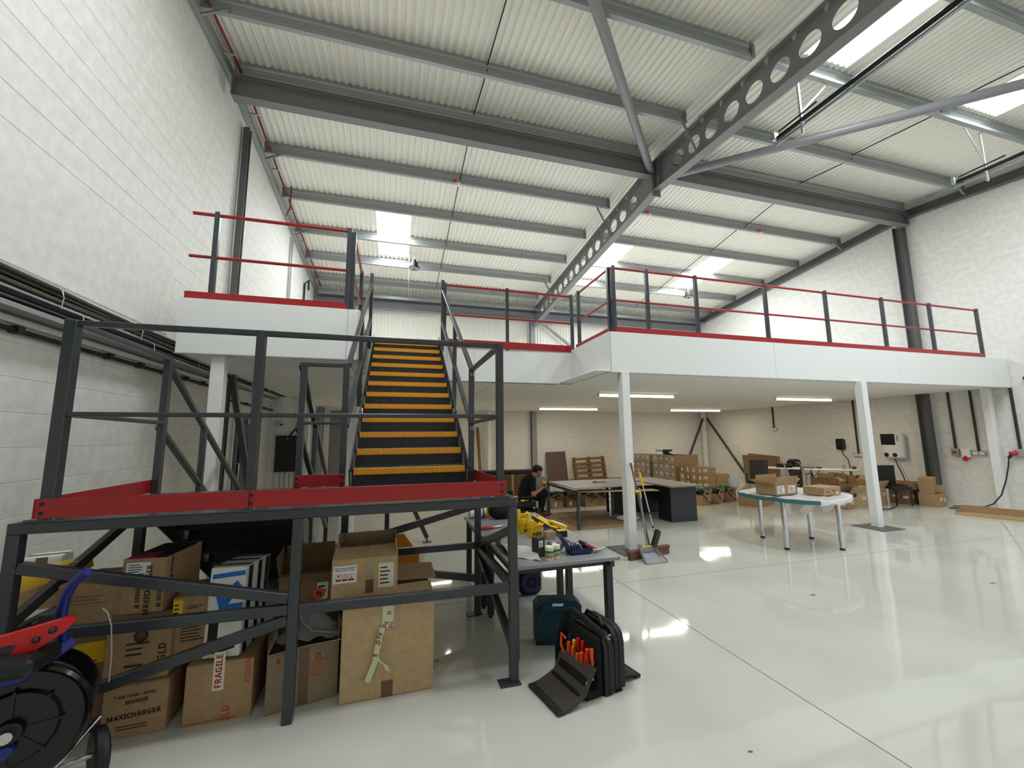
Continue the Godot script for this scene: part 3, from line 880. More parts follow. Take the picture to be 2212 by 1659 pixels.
func stairs() -> void:
	var t := thing("staircase", "upper stair flight with yellow nosings between dark handrails", "stairs", Vector3(0.157, 1.27, -5.4))
	var z1 := -3.948
	var g := 0.2544
	var y1 := 1.4378
	var r := 0.16686
	for i in 12:
		var y := y1 + r * i
		var z := z1 - g * i
		var tr := obj("tread", mb().bb(Vector3(-0.36, y - 0.03, z - g - 0.03), Vector3(0.673, y - 0.002, z - 0.004)), M.tread_black, t)
		obj("nosing", mb().bb(Vector3(-0.345, y - 0.056, z - 0.006), Vector3(0.658, y, z), 0.002).bb(Vector3(-0.345, y - 0.003, z - 0.055), Vector3(0.658, y, z - 0.003)), M.tread_yellow, tr).set_meta("label", "yellow chequered nosing")
		obj("riser", mb().bb(Vector3(-0.36, y - r, z - 0.016), Vector3(0.673, y - 0.03, z - 0.01)), M.tread_black, t)
	var slope := r / g
	for x in [-0.375, 0.688]:
		obj("stringer", mb().bar(Vector3(x, 1.32, -3.95), Vector3(x, 1.32 + slope * 3.05, -7.0), 0.012, 0.27, 0.002), M.anthracite, t)
		var hx := -0.44 if x < 0 else 0.75
		var zb := -4.1
		var zt := -6.98
		for o in [2.40, 1.82]:
			obj("handrail", mb().bar(Vector3(hx, o, zb), Vector3(hx, o + slope * (zb - zt), zt), 0.045, 0.045, 0.004), M.anthracite, t)
		obj("post", mb().bb(Vector3(hx - 0.026, 3.2, zt - 0.026), Vector3(hx + 0.026, 4.48, zt + 0.026), 0.004), M.anthracite, t)
		for zm in [-5.4]:
			obj("post", mb().bb(Vector3(hx - 0.025, 1.25 + slope * (zb - zm), zm - 0.025), Vector3(hx + 0.025, 2.38 + slope * (zb - zm), zm + 0.025), 0.004), M.anthracite, t)
	obj("support_leg", mb().bb(Vector3(-0.1, 0, -6.03), Vector3(-0.04, 2.55, -5.97)), M.anthracite, t)
	obj("cross_member", mb().bb(Vector3(-0.38, 2.3, -6.03), Vector3(0.69, 2.36, -5.97)), M.anthracite, t)
	# the lower flight goes down behind the landing
	var l := thing("staircase", "lower stair flight going down behind the landing beside the left wall", "stairs", Vector3(-1.36, 0, -5.2))
	for i in 7:
		var y := 1.27 - r * (i + 1)
		var z := -4.2 - g * i
		if y < 0.08: break
		var tr := obj("tread", mb().bb(Vector3(-1.85, y - 0.03, z - g), Vector3(-0.87, y, z + 0.03)), M.tread_black, l)
		obj("riser", mb().bb(Vector3(-1.85, y - r + 0.0, z - g + 0.012), Vector3(-0.87, y - 0.03, z - g + 0.018)), M.tread_black, l)
	for x in [-1.875, -0.85]:
		obj("stringer", mb().bar(Vector3(x, 1.13, -4.2), Vector3(x, 0.08, -5.8), 0.012, 0.25, 0.002), M.anthracite, l)
		var hx := -1.91 if x < -1 else -0.85
		var n := 0.0
		obj("handrail", mb().bar(Vector3(hx, 2.40, -4.12), Vector3(hx, 2.40 - slope * 2.0, -6.12), 0.045, 0.045, 0.004), M.anthracite, l)
		obj("handrail", mb().bar(Vector3(hx, 1.82, -4.12), Vector3(hx, 1.82 - slope * 2.0, -6.12), 0.045, 0.045, 0.004), M.anthracite, l)
		for zm in [-4.98, -6.1]:
			obj("post", mb().bb(Vector3(hx - 0.025, 0.0 if zm < -6 else 0.45, zm - 0.025), Vector3(hx + 0.025, 2.4 - slope * (-4.12 - zm), zm + 0.025), 0.004), M.anthracite, l)

func services() -> void:
	# cable trays along the left wall
	var t := thing("cable_tray", "two-tier cable tray full of black cables along the left wall", "cable tray", Vector3(XL + 0.1, 2.67, -6))
	var z0 := ZF - 0.05
	var z1 := -13.0
	var x0 := XL + 0.03
	# upper tray
	obj("tray", mb().bb(Vector3(x0, 2.79, z1), Vector3(x0 + 0.16, 2.795, z0)).bb(Vector3(x0 + 0.155, 2.79, z1), Vector3(x0 + 0.16, 2.845, z0)), M.bright_zinc, t)
	var slots := mb()
	for k in 58:
		var z := -0.9 - 0.11 * k
		slots.bb(Vector3(x0 + 0.158, 2.81, z), Vector3(x0 + 0.1615, 2.822, z + 0.06))
		slots.bb(Vector3(x0 + 0.158, 2.828, z + 0.055), Vector3(x0 + 0.1615, 2.843, z + 0.067))
	obj("slot", slots, M.dark_plastic, t).set_meta("kind", "stuff")
	obj("tray", mb().bb(Vector3(x0, 2.665, z1), Vector3(x0 + 0.16, 2.67, z0)).bb(Vector3(x0 + 0.155, 2.665, z1), Vector3(x0 + 0.16, 2.70, z0)), M.galvanised, t)
	obj("wall_angle", mb().bb(Vector3(x0 - 0.03, 2.97, z1), Vector3(x0 + 0.05, 2.977, z0)), M.white_plastic, t)
	for c in 14:
		var pts := []
		var lower := c >= 7
		var bx := x0 + 0.03 + 0.021 * (c % 7)
		var rr := 0.016 if not lower else 0.010
		if c == 3: rr = 0.028
		var by := (2.81 + 0.03 * (c % 3) + rr) if not lower else (2.685 + rr + 0.024 * (c % 4))
		for k in 15:
			var z := lerpf(z0, z1 + 0.05, k / 14.0)
			pts.append(Vector3(bx + rng.randf_range(-0.006, 0.006), by + rng.randf_range(-0.005, 0.009), z))
		pts.append(Vector3(bx + 0.05, by - 0.12, z1 - 0.1))
		pts.append(Vector3(bx + 0.06, by - 0.5, z1 - 0.14))
		obj("cable", mb().tube(pts, rr, 6), M.black_cable, t)
	var top := []
	for k in 20: top.append(Vector3(x0 + 0.12 + 0.004 * sin(k * 2.1), 2.925 + 0.006 * sin(k * 1.3), lerpf(z0, z1, k / 19.0)))
	obj("cable", mb().tube(top, 0.03, 8), M.black_cable, t)
	var gp := []
	for k in 20: gp.append(Vector3(x0 + 0.165, 2.853 + 0.005 * sin(k * 1.7), lerpf(z0, z1, k / 19.0)))
	obj("earth_cable", mb().tube(gp, 0.0035, 5), M.earth, t)
	for k in 11:
		var z := -0.8 - 1.1 * k
		obj("wire_hook", mb().tube([Vector3(x0 + 0.17, 2.78, z), Vector3(x0 + 0.18, 2.87, z), Vector3(x0 + 0.165, 2.93, z), Vector3(x0 + 0.12, 2.95, z)], 0.005, 6), M.bright_zinc, t)
		obj("wire_hook", mb().tube([Vector3(x0 + 0.17, 2.66, z - 0.25), Vector3(x0 + 0.18, 2.72, z - 0.25), Vector3(x0 + 0.17, 2.79, z - 0.25)], 0.005, 6), M.bright_zinc, t)
	# trunking and clipped conduit under the tray
	tag(obj("mini_trunking", mb().bb(Vector3(XL, 2.60, -12.4), Vector3(XL + 0.05, 2.65, z0), 0.004), M.white_plastic), "white plastic trunking on the left wall just below the cable tray", "trunking")
	var c := thing("wall_conduit", "black conduit held by square clips on the left wall", "conduit", Vector3(XL + 0.04, 2.53, -4))
	obj("pipe", mb().tube([Vector3(XL + 0.04, 2.555, z0), Vector3(XL + 0.04, 2.55, -7.6)], 0.02, 8), M.black_cable, c)
	for k in 12: obj("clip", mb().bb(Vector3(XL, 2.53, -1.35 - 0.53 * k), Vector3(XL + 0.07, 2.585, -1.29 - 0.53 * k), 0.004), M.black, c)
	var c2 := thing("wall_conduit", "black conduit on the left wall above the blue door", "conduit", Vector3(XL + 0.04, 2.38, -10))
	obj("pipe", mb().tube([Vector3(XL + 0.04, 2.40, -8.3), Vector3(XL + 0.04, 2.40, -11.9), Vector3(XL + 0.05, 2.30, -12.3)], 0.02, 8), M.black_cable, c2)
	for k in 4: obj("clip", mb().bb(Vector3(XL, 2.38, -8.6 - 0.53 * k), Vector3(XL + 0.07, 2.43, -8.54 - 0.53 * k), 0.004), M.black, c2)
	var js := thing("tray_drop", "small perforated drop bracket with a black cable beside the left white column", "bracket", Vector3(XL + 0.03, 2.0, -7.75))
	obj("bracket", mb().bb(Vector3(XL, 2.15, -7.82), Vector3(XL + 0.02, 2.56, -7.74)), M.galvanised, js)
	obj("cable", mb().tube([Vector3(XL + 0.12, 2.68, -7.5), Vector3(XL + 0.08, 2.5, -7.75), Vector3(XL + 0.06, 2.2, -7.8), Vector3(XL + 0.04, 1.98, -7.72)], 0.016, 6), M.black_cable, js)
	obj("socket", mb().bb(Vector3(XL, 1.9, -7.8), Vector3(XL + 0.04, 1.99, -7.64), 0.004), M.grey_plastic, js)
	# blue door in the left wall
	var d := mb().bb(Vector3(XL, 0.01, -9.48), Vector3(XL + 0.045, 2.13, -8.62), 0.004)
	var door := struct("door_1", d, M.door_blue)
	obj("vision_panel", mb().bb(Vector3(XL + 0.04, 1.05, -8.88), Vector3(XL + 0.05, 1.85, -8.78)), M.glass_dark, door)
	obj("pull_handle", mb().tube([Vector3(XL + 0.045, 0.92, -8.72), Vector3(XL + 0.1, 0.93, -8.72), Vector3(XL + 0.1, 1.27, -8.72), Vector3(XL + 0.045, 1.28, -8.72)], 0.011, 8), M.chrome, door)
	obj("door_closer", mb().bb(Vector3(XL + 0.045, 2.02, -9.42), Vector3(XL + 0.1, 2.1, -9.1), 0.006), M.bright_zinc, door)
	obj("door_frame", mb().bb(Vector3(XL, 0, -9.56), Vector3(XL + 0.03, 2.2, -9.49)).bb(Vector3(XL, 0, -8.61), Vector3(XL + 0.03, 2.2, -8.54)).bb(Vector3(XL, 2.14, -9.56), Vector3(XL + 0.03, 2.2, -8.54)), M.white_plastic, door)
	obj("sign_plate", mb().bb(Vector3(XL + 0.045, 1.52, -9.15), Vector3(XL + 0.048, 1.6, -9.07)), M.blue_paint, door)
	# short return wall with a black panel and sockets
	struct("wall_return", mb().bb(Vector3(XL, 0, -11.05), Vector3(-2.0, SOF, -10.85), 0.004), M.wall_paint)
	var bp := thing("wall_panel_box", "flat black panel hung on the short return wall with cables dangling", "panel", Vector3(-2.38, 0.98, -10.82))
	obj("panel", mb().bb(Vector3(-2.68, 0.96, -10.85), Vector3(-2.13, 1.80, -10.77), 0.006), M.black, bp)
	obj("badge", mb().blob(Vector3(-2.43, 1.73, -10.765), Vector3(0.018, 0.014, 0.005)), M.chrome, bp)
	for k in 4: obj("cable", mb().tube([Vector3(-2.55 + 0.1 * k, 0.97, -10.8), Vector3(-2.56 + 0.1 * k, 0.75, -10.79), Vector3(-2.52 + 0.09 * k, 0.5, -10.8), Vector3(-2.5 + 0.1 * k, 0.3, -10.82)], 0.006, 5), M.black_cable, bp)
	obj("feed_cable", mb().tube([Vector3(-2.4, 1.79, -10.8), Vector3(-2.28, 1.95, -10.78), Vector3(-2.22, 2.15, -10.78), Vector3(-2.22, 2.5, -10.9), Vector3(-2.3, 2.66, -11.2)], 0.02, 7), M.black_cable, bp)
	var so := thing("wall_socket", "grey metal socket with a plug on the return wall", "socket", Vector3(-2.68, 2.02, -10.84))
	obj("plate", mb().bb(Vector3(-2.74, 2.02, -10.85), Vector3(-2.6, 2.14, -10.81), 0.004), M.bright_zinc, so)
	obj("plug", mb().blob(Vector3(-2.58, 2.06, -10.79), Vector3(0.025, 0.025, 0.03)), M.black, so)
	obj("conduit", mb().tube([Vector3(-2.69, 2.02, -10.83), Vector3(-2.69, 0.05, -10.83)], 0.01, 6), M.bright_zinc, so)
	# grey pipes behind, beneath the back left of the mezzanine
	tag(obj("rising_duct", mb().tube([Vector3(-2.28, 0.01, -14.0), Vector3(-2.28, 2.71, -14.0)], 0.13, 14), M.duct), "round grey rising duct under the back left of the mezzanine", "duct")
	tag(obj("rising_duct", mb().bb(Vector3(-1.97, 0.01, -14.1), Vector3(-1.6, 2.6, -13.9), 0.02), M.duct), "square grey rising duct next to the round one", "duct")
	# fluorescent tubes under the mezzanine
	var fx := [[4.52, 6.59, -8.5, "long lit tube light under the mezzanine just behind the corner column"], [4.66, 6.88, -13.0, "lit tube light under the mezzanine nearest the back wall column"], [9.9, 12.2, -13.05, "lit tube light in front of the far corner column"], [9.76, 11.79, -8.5, "lit tube light under the mezzanine near the right-hand white column"], [-0.2, 1.8, -12.9, "lit tube light hidden behind the upper stair flight"]]
	for f in fx:
		var ft := thing("tube_light", f[3], "light", Vector3((f[0] + f[1]) / 2, 2.63, f[2]), "mezzanine tube lights")
		obj("body", mb().bb(Vector3(f[0], 2.685, f[2] - 0.045), Vector3(f[1], SOF, f[2] + 0.045), 0.004), M.white_plastic, ft)
		obj("diffuser", mb().bb(Vector3(f[0] + 0.02, 2.63, f[2] - 0.04), Vector3(f[1] - 0.02, 2.685, f[2] + 0.04), 0.015), M.tube_glow, ft)
		for e in [f[0] + 0.01, f[1] - 0.01]: obj("end_cap", mb().bb(Vector3(e - 0.012, 2.628, f[2] - 0.044), Vector3(e + 0.012, 2.69, f[2] + 0.044)), M.white_plastic, ft)
		area(Vector3((f[0] + f[1]) / 2, 2.62, f[2]), Vector2(f[1] - f[0] - 0.1, 0.07), 4.5, Color(1.0, 0.955, 0.87), "tube_light_glow")
	# detectors and a small emergency light on the soffit
	for p in [[5.66, -10.7, "white dome detector on the tiled soffit between the two left tube lights"], [11.2, -10.85, "white dome detector on the tiled soffit towards the right wall"]]:
		tag(obj("smoke_detector", mb().lathe([Vector2(0.001, 0), Vector2(0.03, 0.004), Vector2(0.05, 0.03), Vector2(0.055, 0.05), Vector2(0.001, 0.05)], 14, Transform3D(Basis(), Vector3(p[0], 2.67, p[1]))), M.white_plastic), p[2], "detector")
	var em := thing("emergency_light", "small bright emergency spot light beside the stair", "light", Vector3(1.14, 2.6, -8.68))
	obj("body", mb().lathe([Vector2(0.001, 0.06), Vector2(0.05, 0.06), Vector2(0.055, 0.12), Vector2(0.001, 0.12)], 14, Transform3D(Basis(), Vector3(1.14, 2.6, -8.68))), M.white_plastic, em)
	obj("lens", mb().blob(Vector3(1.14, 2.655, -8.68), Vector3(0.045, 0.03, 0.045)), M.spot_glow, em)
	area(Vector3(1.14, 2.61, -8.68), Vector2(0.06, 0.06), 0.5, Color(1, 0.97, 0.92), "emergency_light_glow")
	# high bay lamps, switched off
	for p in [[0.44, -12.35, "black round high bay lamp hung below the rooflight over the stair"], [10.55, -12.4, "black round high bay lamp hung below the rooflight by the right wall"]]:
		var h := thing("high_bay_lamp", p[2], "lamp", Vector3(p[0], 6.9, p[1]), "high bay lamps")
		var xf := Transform3D(Basis(), Vector3(p[0], 6.9, p[1]))
		obj("housing", mb().lathe([Vector2(0.165, 0.0), Vector2(0.17, 0.05), Vector2(0.12, 0.06), Vector2(0.115, 0.2), Vector2(0.06, 0.22), Vector2(0.05, 0.3), Vector2(0.001, 0.3)], 20, xf), M.black, h)
		obj("lens", mb().lathe([Vector2(0.001, -0.006), Vector2(0.12, -0.004), Vector2(0.165, 0.002)], 20, xf), M.grey_plastic, h)
		obj("driver", mb().blob(Vector3(p[0], 6.885, p[1]), Vector3(0.03, 0.02, 0.03)), M.black, h)
		obj("suspension", mb().tube([Vector3(p[0], 7.2, p[1]), Vector3(p[0], roof(p[1]) - 0.01, p[1])], 0.008, 6), M.bright_zinc, h)
		obj("conduit", mb().tube([Vector3(p[0] - 0.15, roof(p[1]) - 0.02, p[1]), Vector3(p[0] - 0.15, 5.9, p[1])] if p[0] < 5 else [Vector3(p[0] - 0.15, 7.3, p[1] + 0.1), Vector3(p[0] - 2.4, 6.7, p[1] - 1.5)], 0.006, 5), M.bright_zinc, h)
	# roof detectors
	for p in [[1.25, -8.64], [6.3, -8.64], [10.0, -8.64]]:
		var y := roof(p[1]) - 0.25
		var dt := thing("heat_detector", "white heat detector with a red base under the purlin %s" % ("over the stair" if p[0] < 3 else "just right of the cellular beam" if p[0] < 8 else "nearest the right wall"), "detector", Vector3(p[0], y - 0.1, p[1]))
		obj("base", mb().bb(Vector3(p[0] - 0.13, y - 0.03, p[1]), Vector3(p[0] - 0.05, y + 0.03, p[1] + 0.06), 0.005), M.red_plastic, dt)
		obj("head", mb().lathe([Vector2(0.001, -0.06), Vector2(0.04, -0.05), Vector2(0.055, 0), Vector2(0.001, 0.005)], 14, Transform3D(Basis(), Vector3(p[0], y - 0.03, p[1]))), M.white_plastic, dt)
	# tracks of the raised sectional door
	for s in [[6.12, "black overhead door track with a hanger next to the cellular beam"], [10.72, "overhead door track with hangers below the right rooflight"]]:
		var x: float = s[0]
		var k := thing("door_track", s[1], "door track", Vector3(x, 6.6, -2))
		var y0 := 6.70
		obj("track", mb().bar(Vector3(x, y0, -4.83), Vector3(x, y0 - 0.14, ZF - 0.1), 0.05, 0.06, 0.006), M.black_gloss, k)
		obj("rail", mb().bar(Vector3(x + 0.03, y0 - 0.07, -4.87), Vector3(x + 0.03, y0 - 0.2, ZF - 0.1), 0.012, 0.05), M.bright_zinc, k)
		obj("spring_bar", mb().tube([Vector3(x - 0.02, y0 + 0.08, -4.75), Vector3(x - 0.02, y0 + 0.08, -4.1)], 0.015, 8), M.black_gloss, k)
		obj("hanger", mb().bar(Vector3(x, 7.45, -4.38), Vector3(x, 6.45, -4.38), 0.035, 0.035, 0.003), M.bright_zinc, k)
		obj("hanger_strut", mb().bar(Vector3(x + (0.6 if x < 8 else -0.5), 7.44, -4.36), Vector3(x, 6.82, -4.38), 0.025, 0.02), M.bright_zinc, k)
		obj("bracket", mb().bb(Vector3(x - 0.07, y0 - 0.03, -4.86), Vector3(x + 0.02, y0 + 0.1, -4.8), 0.004), M.bright_zinc, k)
	# upper left wall fittings above the mezzanine
	var pw := thing("rising_conduit", "two thin metal conduits on the upper left wall behind the red guardrail", "conduit", Vector3(XL + 0.03, 3.3, -11.6))
	for z in [-11.55, -11.75]: obj("pipe", mb().tube([Vector3(XL + 0.03, 3.31, z), Vector3(XL + 0.03, 7.1, z)], 0.018, 7), M.galvanised, pw)
	tag(obj("black_conduit", mb().tube([Vector3(XL + 0.04, 3.31, -13.4), Vector3(XL + 0.04, 6.5, -13.4), Vector3(XL + 0.15, 6.62, -13.4), Vector3(XL + 0.15, 6.3, -13.4)], 0.03, 7), M.black), "black bent conduit high on the left wall near the back", "conduit")
	right_wall()

func right_wall() -> void:
	var x := XR - 0.002
	# sockets with their conduits
	for s in [[-11.7, 1.85, 2.72, "small white socket under a conduit on the right wall above the brown sheets"], [-8.95, 1.03, 2.72, "double socket under a conduit next to the black wall charger"], [-6.32, 1.17, 2.72, "double socket under the last dark conduit but one by the right pilaster"]]:
		var t := thing("wall_socket", s[3], "socket", Vector3(x, s[1], s[0]))
		obj("plate", mb().bb(Vector3(x - 0.045, s[1], s[0] - 0.13), Vector3(x, s[1] + 0.11, s[0] + 0.13), 0.006), M.bright_zinc, t)
		for dz in [-0.06, 0.06]: obj("outlet", mb().bb(Vector3(x - 0.05, s[1] + 0.02, s[0] + dz - 0.045), Vector3(x - 0.044, s[1] + 0.09, s[0] + dz + 0.045), 0.002), M.white_plastic, t)
		obj("conduit", mb().bb(Vector3(x - 0.04, s[1] + 0.11, s[0] - 0.02), Vector3(x, s[2], s[0] + 0.02), 0.004), M.dark_plastic, t)
	# isolator and red socket
	var t := thing("isolator_switch", "red and yellow isolator switch with a red-capped socket on the right wall", "switch", Vector3(x, 1.08, -6.66))
	obj("box", mb().bb(Vector3(x - 0.08, 1.15, -6.80), Vector3(x, 1.33, -6.66), 0.008), M.grey_plastic, t)
	obj("knob", mb().tube([Vector3(x - 0.08, 1.24, -6.73), Vector3(x - 0.11, 1.24, -6.73)], 0.035, 12), M.red_plastic, t)
	obj("socket_box", mb().bb(Vector3(x - 0.09, 1.12, -6.62), Vector3(x, 1.33, -6.46), 0.015), M.white_plastic, t)
	obj("socket_cap", mb().tube([Vector3(x - 0.05, 1.14, -6.54), Vector3(x - 0.12, 1.06, -6.54)], 0.045, 12), M.red_plastic, t)
	obj("conduit", mb().bb(Vector3(x - 0.04, 1.33, -6.75), Vector3(x, 2.72, -6.71), 0.004), M.dark_plastic, t)
	# socket near the frame edge with red plug and trailing lead
	var p := thing("red_plug", "large red industrial plug with a dark lead hanging to the floor", "plug", Vector3(x, 0, -5.78))
	obj("socket_box", mb().bb(Vector3(x - 0.09, 1.16, -5.72), Vector3(x, 1.34, -5.5), 0.02), M.grey_plastic, p)
	obj("plug", mb().tube([Vector3(x - 0.07, 1.25, -5.68), Vector3(x - 0.15, 1.24, -5.76)], 0.045, 12), M.red_plastic, p)
	obj("cord_grip", mb().tube([Vector3(x - 0.14, 1.22, -5.74), Vector3(x - 0.17, 1.14, -5.78)], 0.03, 10), M.black, p)
	obj("lead", mb().tube([Vector3(x - 0.17, 1.14, -5.78), Vector3(x - 0.24, 0.95, -5.78), Vector3(x - 0.36, 0.65, -5.8), Vector3(x - 0.48, 0.35, -5.85), Vector3(x - 0.58, 0.15, -5.95), Vector3(x - 0.68, 0.05, -6.1), Vector3(x - 0.85, 0.02, -6.25), Vector3(x - 1.1, 0.015, -6.45)], 0.013, 7), M.black_cable, p)
	obj("conduit", mb().bb(Vector3(x - 0.05, 1.34, -5.66), Vector3(x, 2.72, -5.62), 0.004), M.dark_plastic, p)
	tag(obj("wall_sleeve", mb().bar(Vector3(x - 0.05, 2.88, -5.4), Vector3(x - 0.05, 2.93, -4.6), 0.07, 0.07, 0.005), M.black), "short black sleeve on the right wall beside the fascia end", "conduit")
	for y in [0.55, 0.42]: tag(obj("wall_strip", mb().bb(Vector3(x - 0.02, y, -5.6), Vector3(x, y + 0.025, -4.4), 0.003), M.grey_plastic), "thin grey strip low on the right wall, %s of two" % ("upper" if y > 0.5 else "lower"), "strip")
	# black wall charger
	var c := thing("wall_charger", "small black car charger on the right wall with a cable below", "charger", Vector3(x, 1.23, -9.4))
	obj("case", mb().box(Vector3(x - 0.06, 1.4, -9.41), Vector3(0.12, 0.33, 0.24), 0.03), M.black_gloss, c)
	obj("badge", mb().bb(Vector3(x - 0.122, 1.42, -9.45), Vector3(x - 0.119, 1.43, -9.36)), M.green_plastic, c)
	obj("cable", mb().tube([Vector3(x - 0.06, 1.24, -9.4), Vector3(x - 0.06, 1.1, -9.36), Vector3(x - 0.08, 0.95, -9.22), Vector3(x - 0.1, 0.7, -9.18), Vector3(x - 0.1, 0.4, -9.2)], 0.012, 7), M.black_cable, c)
	# white charger with dark screen and two round outlets
	var w := thing("wall_charger", "large white car charger with a black screen on the right wall", "charger", Vector3(x, 1.03, -8.0))
	obj("case", mb().box(Vector3(x - 0.09, 1.37, -7.98), Vector3(0.18, 0.68, 0.5), 0.05), M.white_plastic, w)
	obj("screen", mb().box(Vector3(x - 0.178, 1.55, -8.06), Vector3(0.012, 0.3, 0.34), 0.006), M.black_gloss, w)
	for z in [-8.13, -7.93]:
		obj("outlet", mb().tube([Vector3(x - 0.17, 1.13, z), Vector3(x - 0.187, 1.13, z)], 0.055, 16), M.black, w)
	obj("side_label", mb().bb(Vector3(x - 0.182, 1.5, -7.86), Vector3(x - 0.179, 1.66, -7.80)), M.grey_plastic, w)
	obj("cable", mb().tube([Vector3(x - 0.09, 1.04, -8.0), Vector3(x - 0.09, 0.9, -7.97), Vector3(x - 0.12, 0.6, -7.85), Vector3(x - 0.25, 0.35, -7.7), Vector3(x - 0.4, 0.22, -7.5)], 0.014, 7), M.black_cable, w)
const FACES := {"f": [Vector3(1, 0, 0), Vector3(0, 1, 0), Vector3(0, 0, 1)], "l": [Vector3(0, 0, 1), Vector3(0, 1, 0), Vector3(-1, 0, 0)], "r": [Vector3(0, 0, -1), Vector3(0, 1, 0), Vector3(1, 0, 0)], "t": [Vector3(1, 0, 0), Vector3(0, 0, -1), Vector3(0, 1, 0)]}

# the frame of a box face: origin in its middle, x to the right, y up, z out
func face(s: Vector3, f: String) -> Transform3D:
	var a: Array = FACES[f]
	var o := Vector3(0, s.y / 2, 0)
	o += (a[2] as Vector3) * absf((a[2] as Vector3).dot(s)) / 2
	return Transform3D(Basis(a[0], a[1], a[2]), o)

func sticker(par: Node, xf: Transform3D, u: float, v: float, w: float, h: float, m: Material, called := "label", th := 0.0012) -> MeshInstance3D:
	return obj(called, mb().box(xf * Vector3(u, v, th / 2), Vector3(w, h, th), 0.0, xf.basis), m, par)

func bars(par: Node, xf: Transform3D, u: float, v: float, w: float, h: float, rows: int, m: Material, called := "print") -> void:
	var g := mb()
	for k in rows:
		var ww := w * rng.randf_range(0.55, 1.0)
		g.box(xf * Vector3(u - (w - ww) / 2, v + h * (0.5 - (k + 0.5) / rows), 0.002), Vector3(ww, h / rows * 0.34, 0.0008), 0.0, xf.basis)
	obj(called, g, m, par).set_meta("kind", "stuff")

func words(par: Node, xf: Transform3D, u: float, v: float, text: String, h: float, m: Material, rot := 0.0) -> MeshInstance3D:
	var t := TextMesh.new()
	var f := SystemFont.new()
	f.font_names = PackedStringArray(["Droid Sans"])
	f.font_weight = 700
	t.font = f
	t.text = text
	t.font_size = 48
	t.pixel_size = h / (48 * 0.72)
	t.depth = 0.0008
	t.curve_step = 2.0
	t.material = m
	var o := MeshInstance3D.new()
	o.mesh = t
	o.name = named(par, "lettering")
	par.add_child(o, true)
	o.transform = Transform3D(xf.basis * Basis(Vector3.BACK, deg_to_rad(rot)), xf * Vector3(u, v, 0.002) - org.get(par, Vector3.ZERO))
	return o

# a cardboard box; o: mat, open [front, back, left, right] flap angles (0 shut, 90 upright, 180 out flat), tape, labels, text
func carton(label: String, at: Vector3, s: Vector3, yaw := 0.0, o := {}, group := "") -> Node3D:
	var t := thing(o.get("name", "cardboard_box"), label, o.get("cat", "box"), at, group, Vector3(o.get("pitch", 0.0), deg_to_rad(yaw), o.get("roll", 0.0)), true)
	var m: Material = M[o.get("mat", "card")]
	var h := s / 2
	var th := 0.006
	if o.has("open"):
		var g := mb()
		g.bb(Vector3(-h.x, 0, -h.z), Vector3(h.x, th, h.z))
		for e in [-1, 1]:
			g.bb(Vector3(e * h.x - (th if e > 0 else 0.0), 0, -h.z), Vector3(e * h.x + (0.0 if e > 0 else th), s.y, h.z), 0.0015)
			g.bb(Vector3(-h.x + th, 0, e * h.z - (th if e > 0 else 0.0)), Vector3(h.x - th, s.y, e * h.z + (0.0 if e > 0 else th)), 0.0015)
		obj("body", g, m, t)
		var fl: Array = o.open
		var ln: float = o.get("flap", minf(s.x, s.z) / 2 * 0.96)
		for k in 4:
			if fl[k] == null: continue
			var a := deg_to_rad(fl[k])
			var n: Vector3 = [Vector3(0, 0, 1), Vector3(0, 0, -1), Vector3(-1, 0, 0), Vector3(1, 0, 0)][k]
			var w := s.x if k < 2 else s.z
			var hinge := n * (h.z if k < 2 else h.x) + Vector3.UP * (s.y + 0.001)
			var d := -n * cos(a) + Vector3.UP * sin(a)
			var side := Vector3.UP.cross(n)
			var rows := []
			for r in 4:
				var f := r / 3.0
				var bend := sin(f * PI / 2) * 0.012 * (1 if k % 2 else -1)
				rows.append([hinge + d * ln * f + d.cross(side) * bend - side * (w / 2 - 0.004), hinge + d * ln * f + d.cross(side) * bend * 0.3, hinge + d * ln * f + d.cross(side) * bend + side * (w / 2 - 0.004)])
			obj("flap", mb().plate(rows, 0.004), m, t)
	else:
		obj("body", mb().box(Vector3(0, h.y, 0), s, 0.004), m, t)
		obj("flap", mb().bb(Vector3(-h.x + 0.002, s.y, 0.001), Vector3(h.x - 0.002, s.y + 0.003, h.z - 0.002)), m, t)
		obj("flap", mb().bb(Vector3(-h.x + 0.002, s.y, -h.z + 0.002), Vector3(h.x - 0.002, s.y + 0.003, -0.001)), m, t)
	if o.get("tape", false):
		if not o.has("open"): obj("tape", mb().bb(Vector3(-h.x, s.y + 0.003, -0.025), Vector3(h.x, s.y + 0.004, 0.025)), M.tape_brown, t)
		obj("tape", mb().bb(Vector3(-0.03, s.y * 0.02, h.z), Vector3(0.03, s.y, h.z + 0.001)), M[o.get("tape_mat", "tape_brown")], t)
	for l in o.get("labels", []):
		var xf := face(s, l[0])
		var lb := sticker(t, xf, l[1] * s.x if l[0] in ["f", "t"] else l[1] * s.z, l[2] * s.y, l[3], l[4], M[l[6] if l.size() > 6 else "label_white"])
		org[lb] = Vector3.ZERO
		if l[5] > 0: bars(lb, xf, l[1] * s.x if l[0] in ["f", "t"] else l[1] * s.z, l[2] * s.y, l[3] * 0.8, l[4] * 0.8, l[5], M.print_black)
	for l in o.get("text", []):
		words(t, face(s, l[0]), l[1] * s.x if l[0] in ["f", "t"] else l[1] * s.z, l[2] * s.y, l[3], l[4], M[l[5]], l[6])
	for l in o.get("lines", []):
		bars(t, face(s, l[0]), l[1] * s.x if l[0] in ["f", "t"] else l[1] * s.z, l[2] * s.y, l[3], l[4], l[5], M[l[6]])
	return t

func V(x: float, y: float, z: float) -> Vector3: return Vector3(x, y, z)

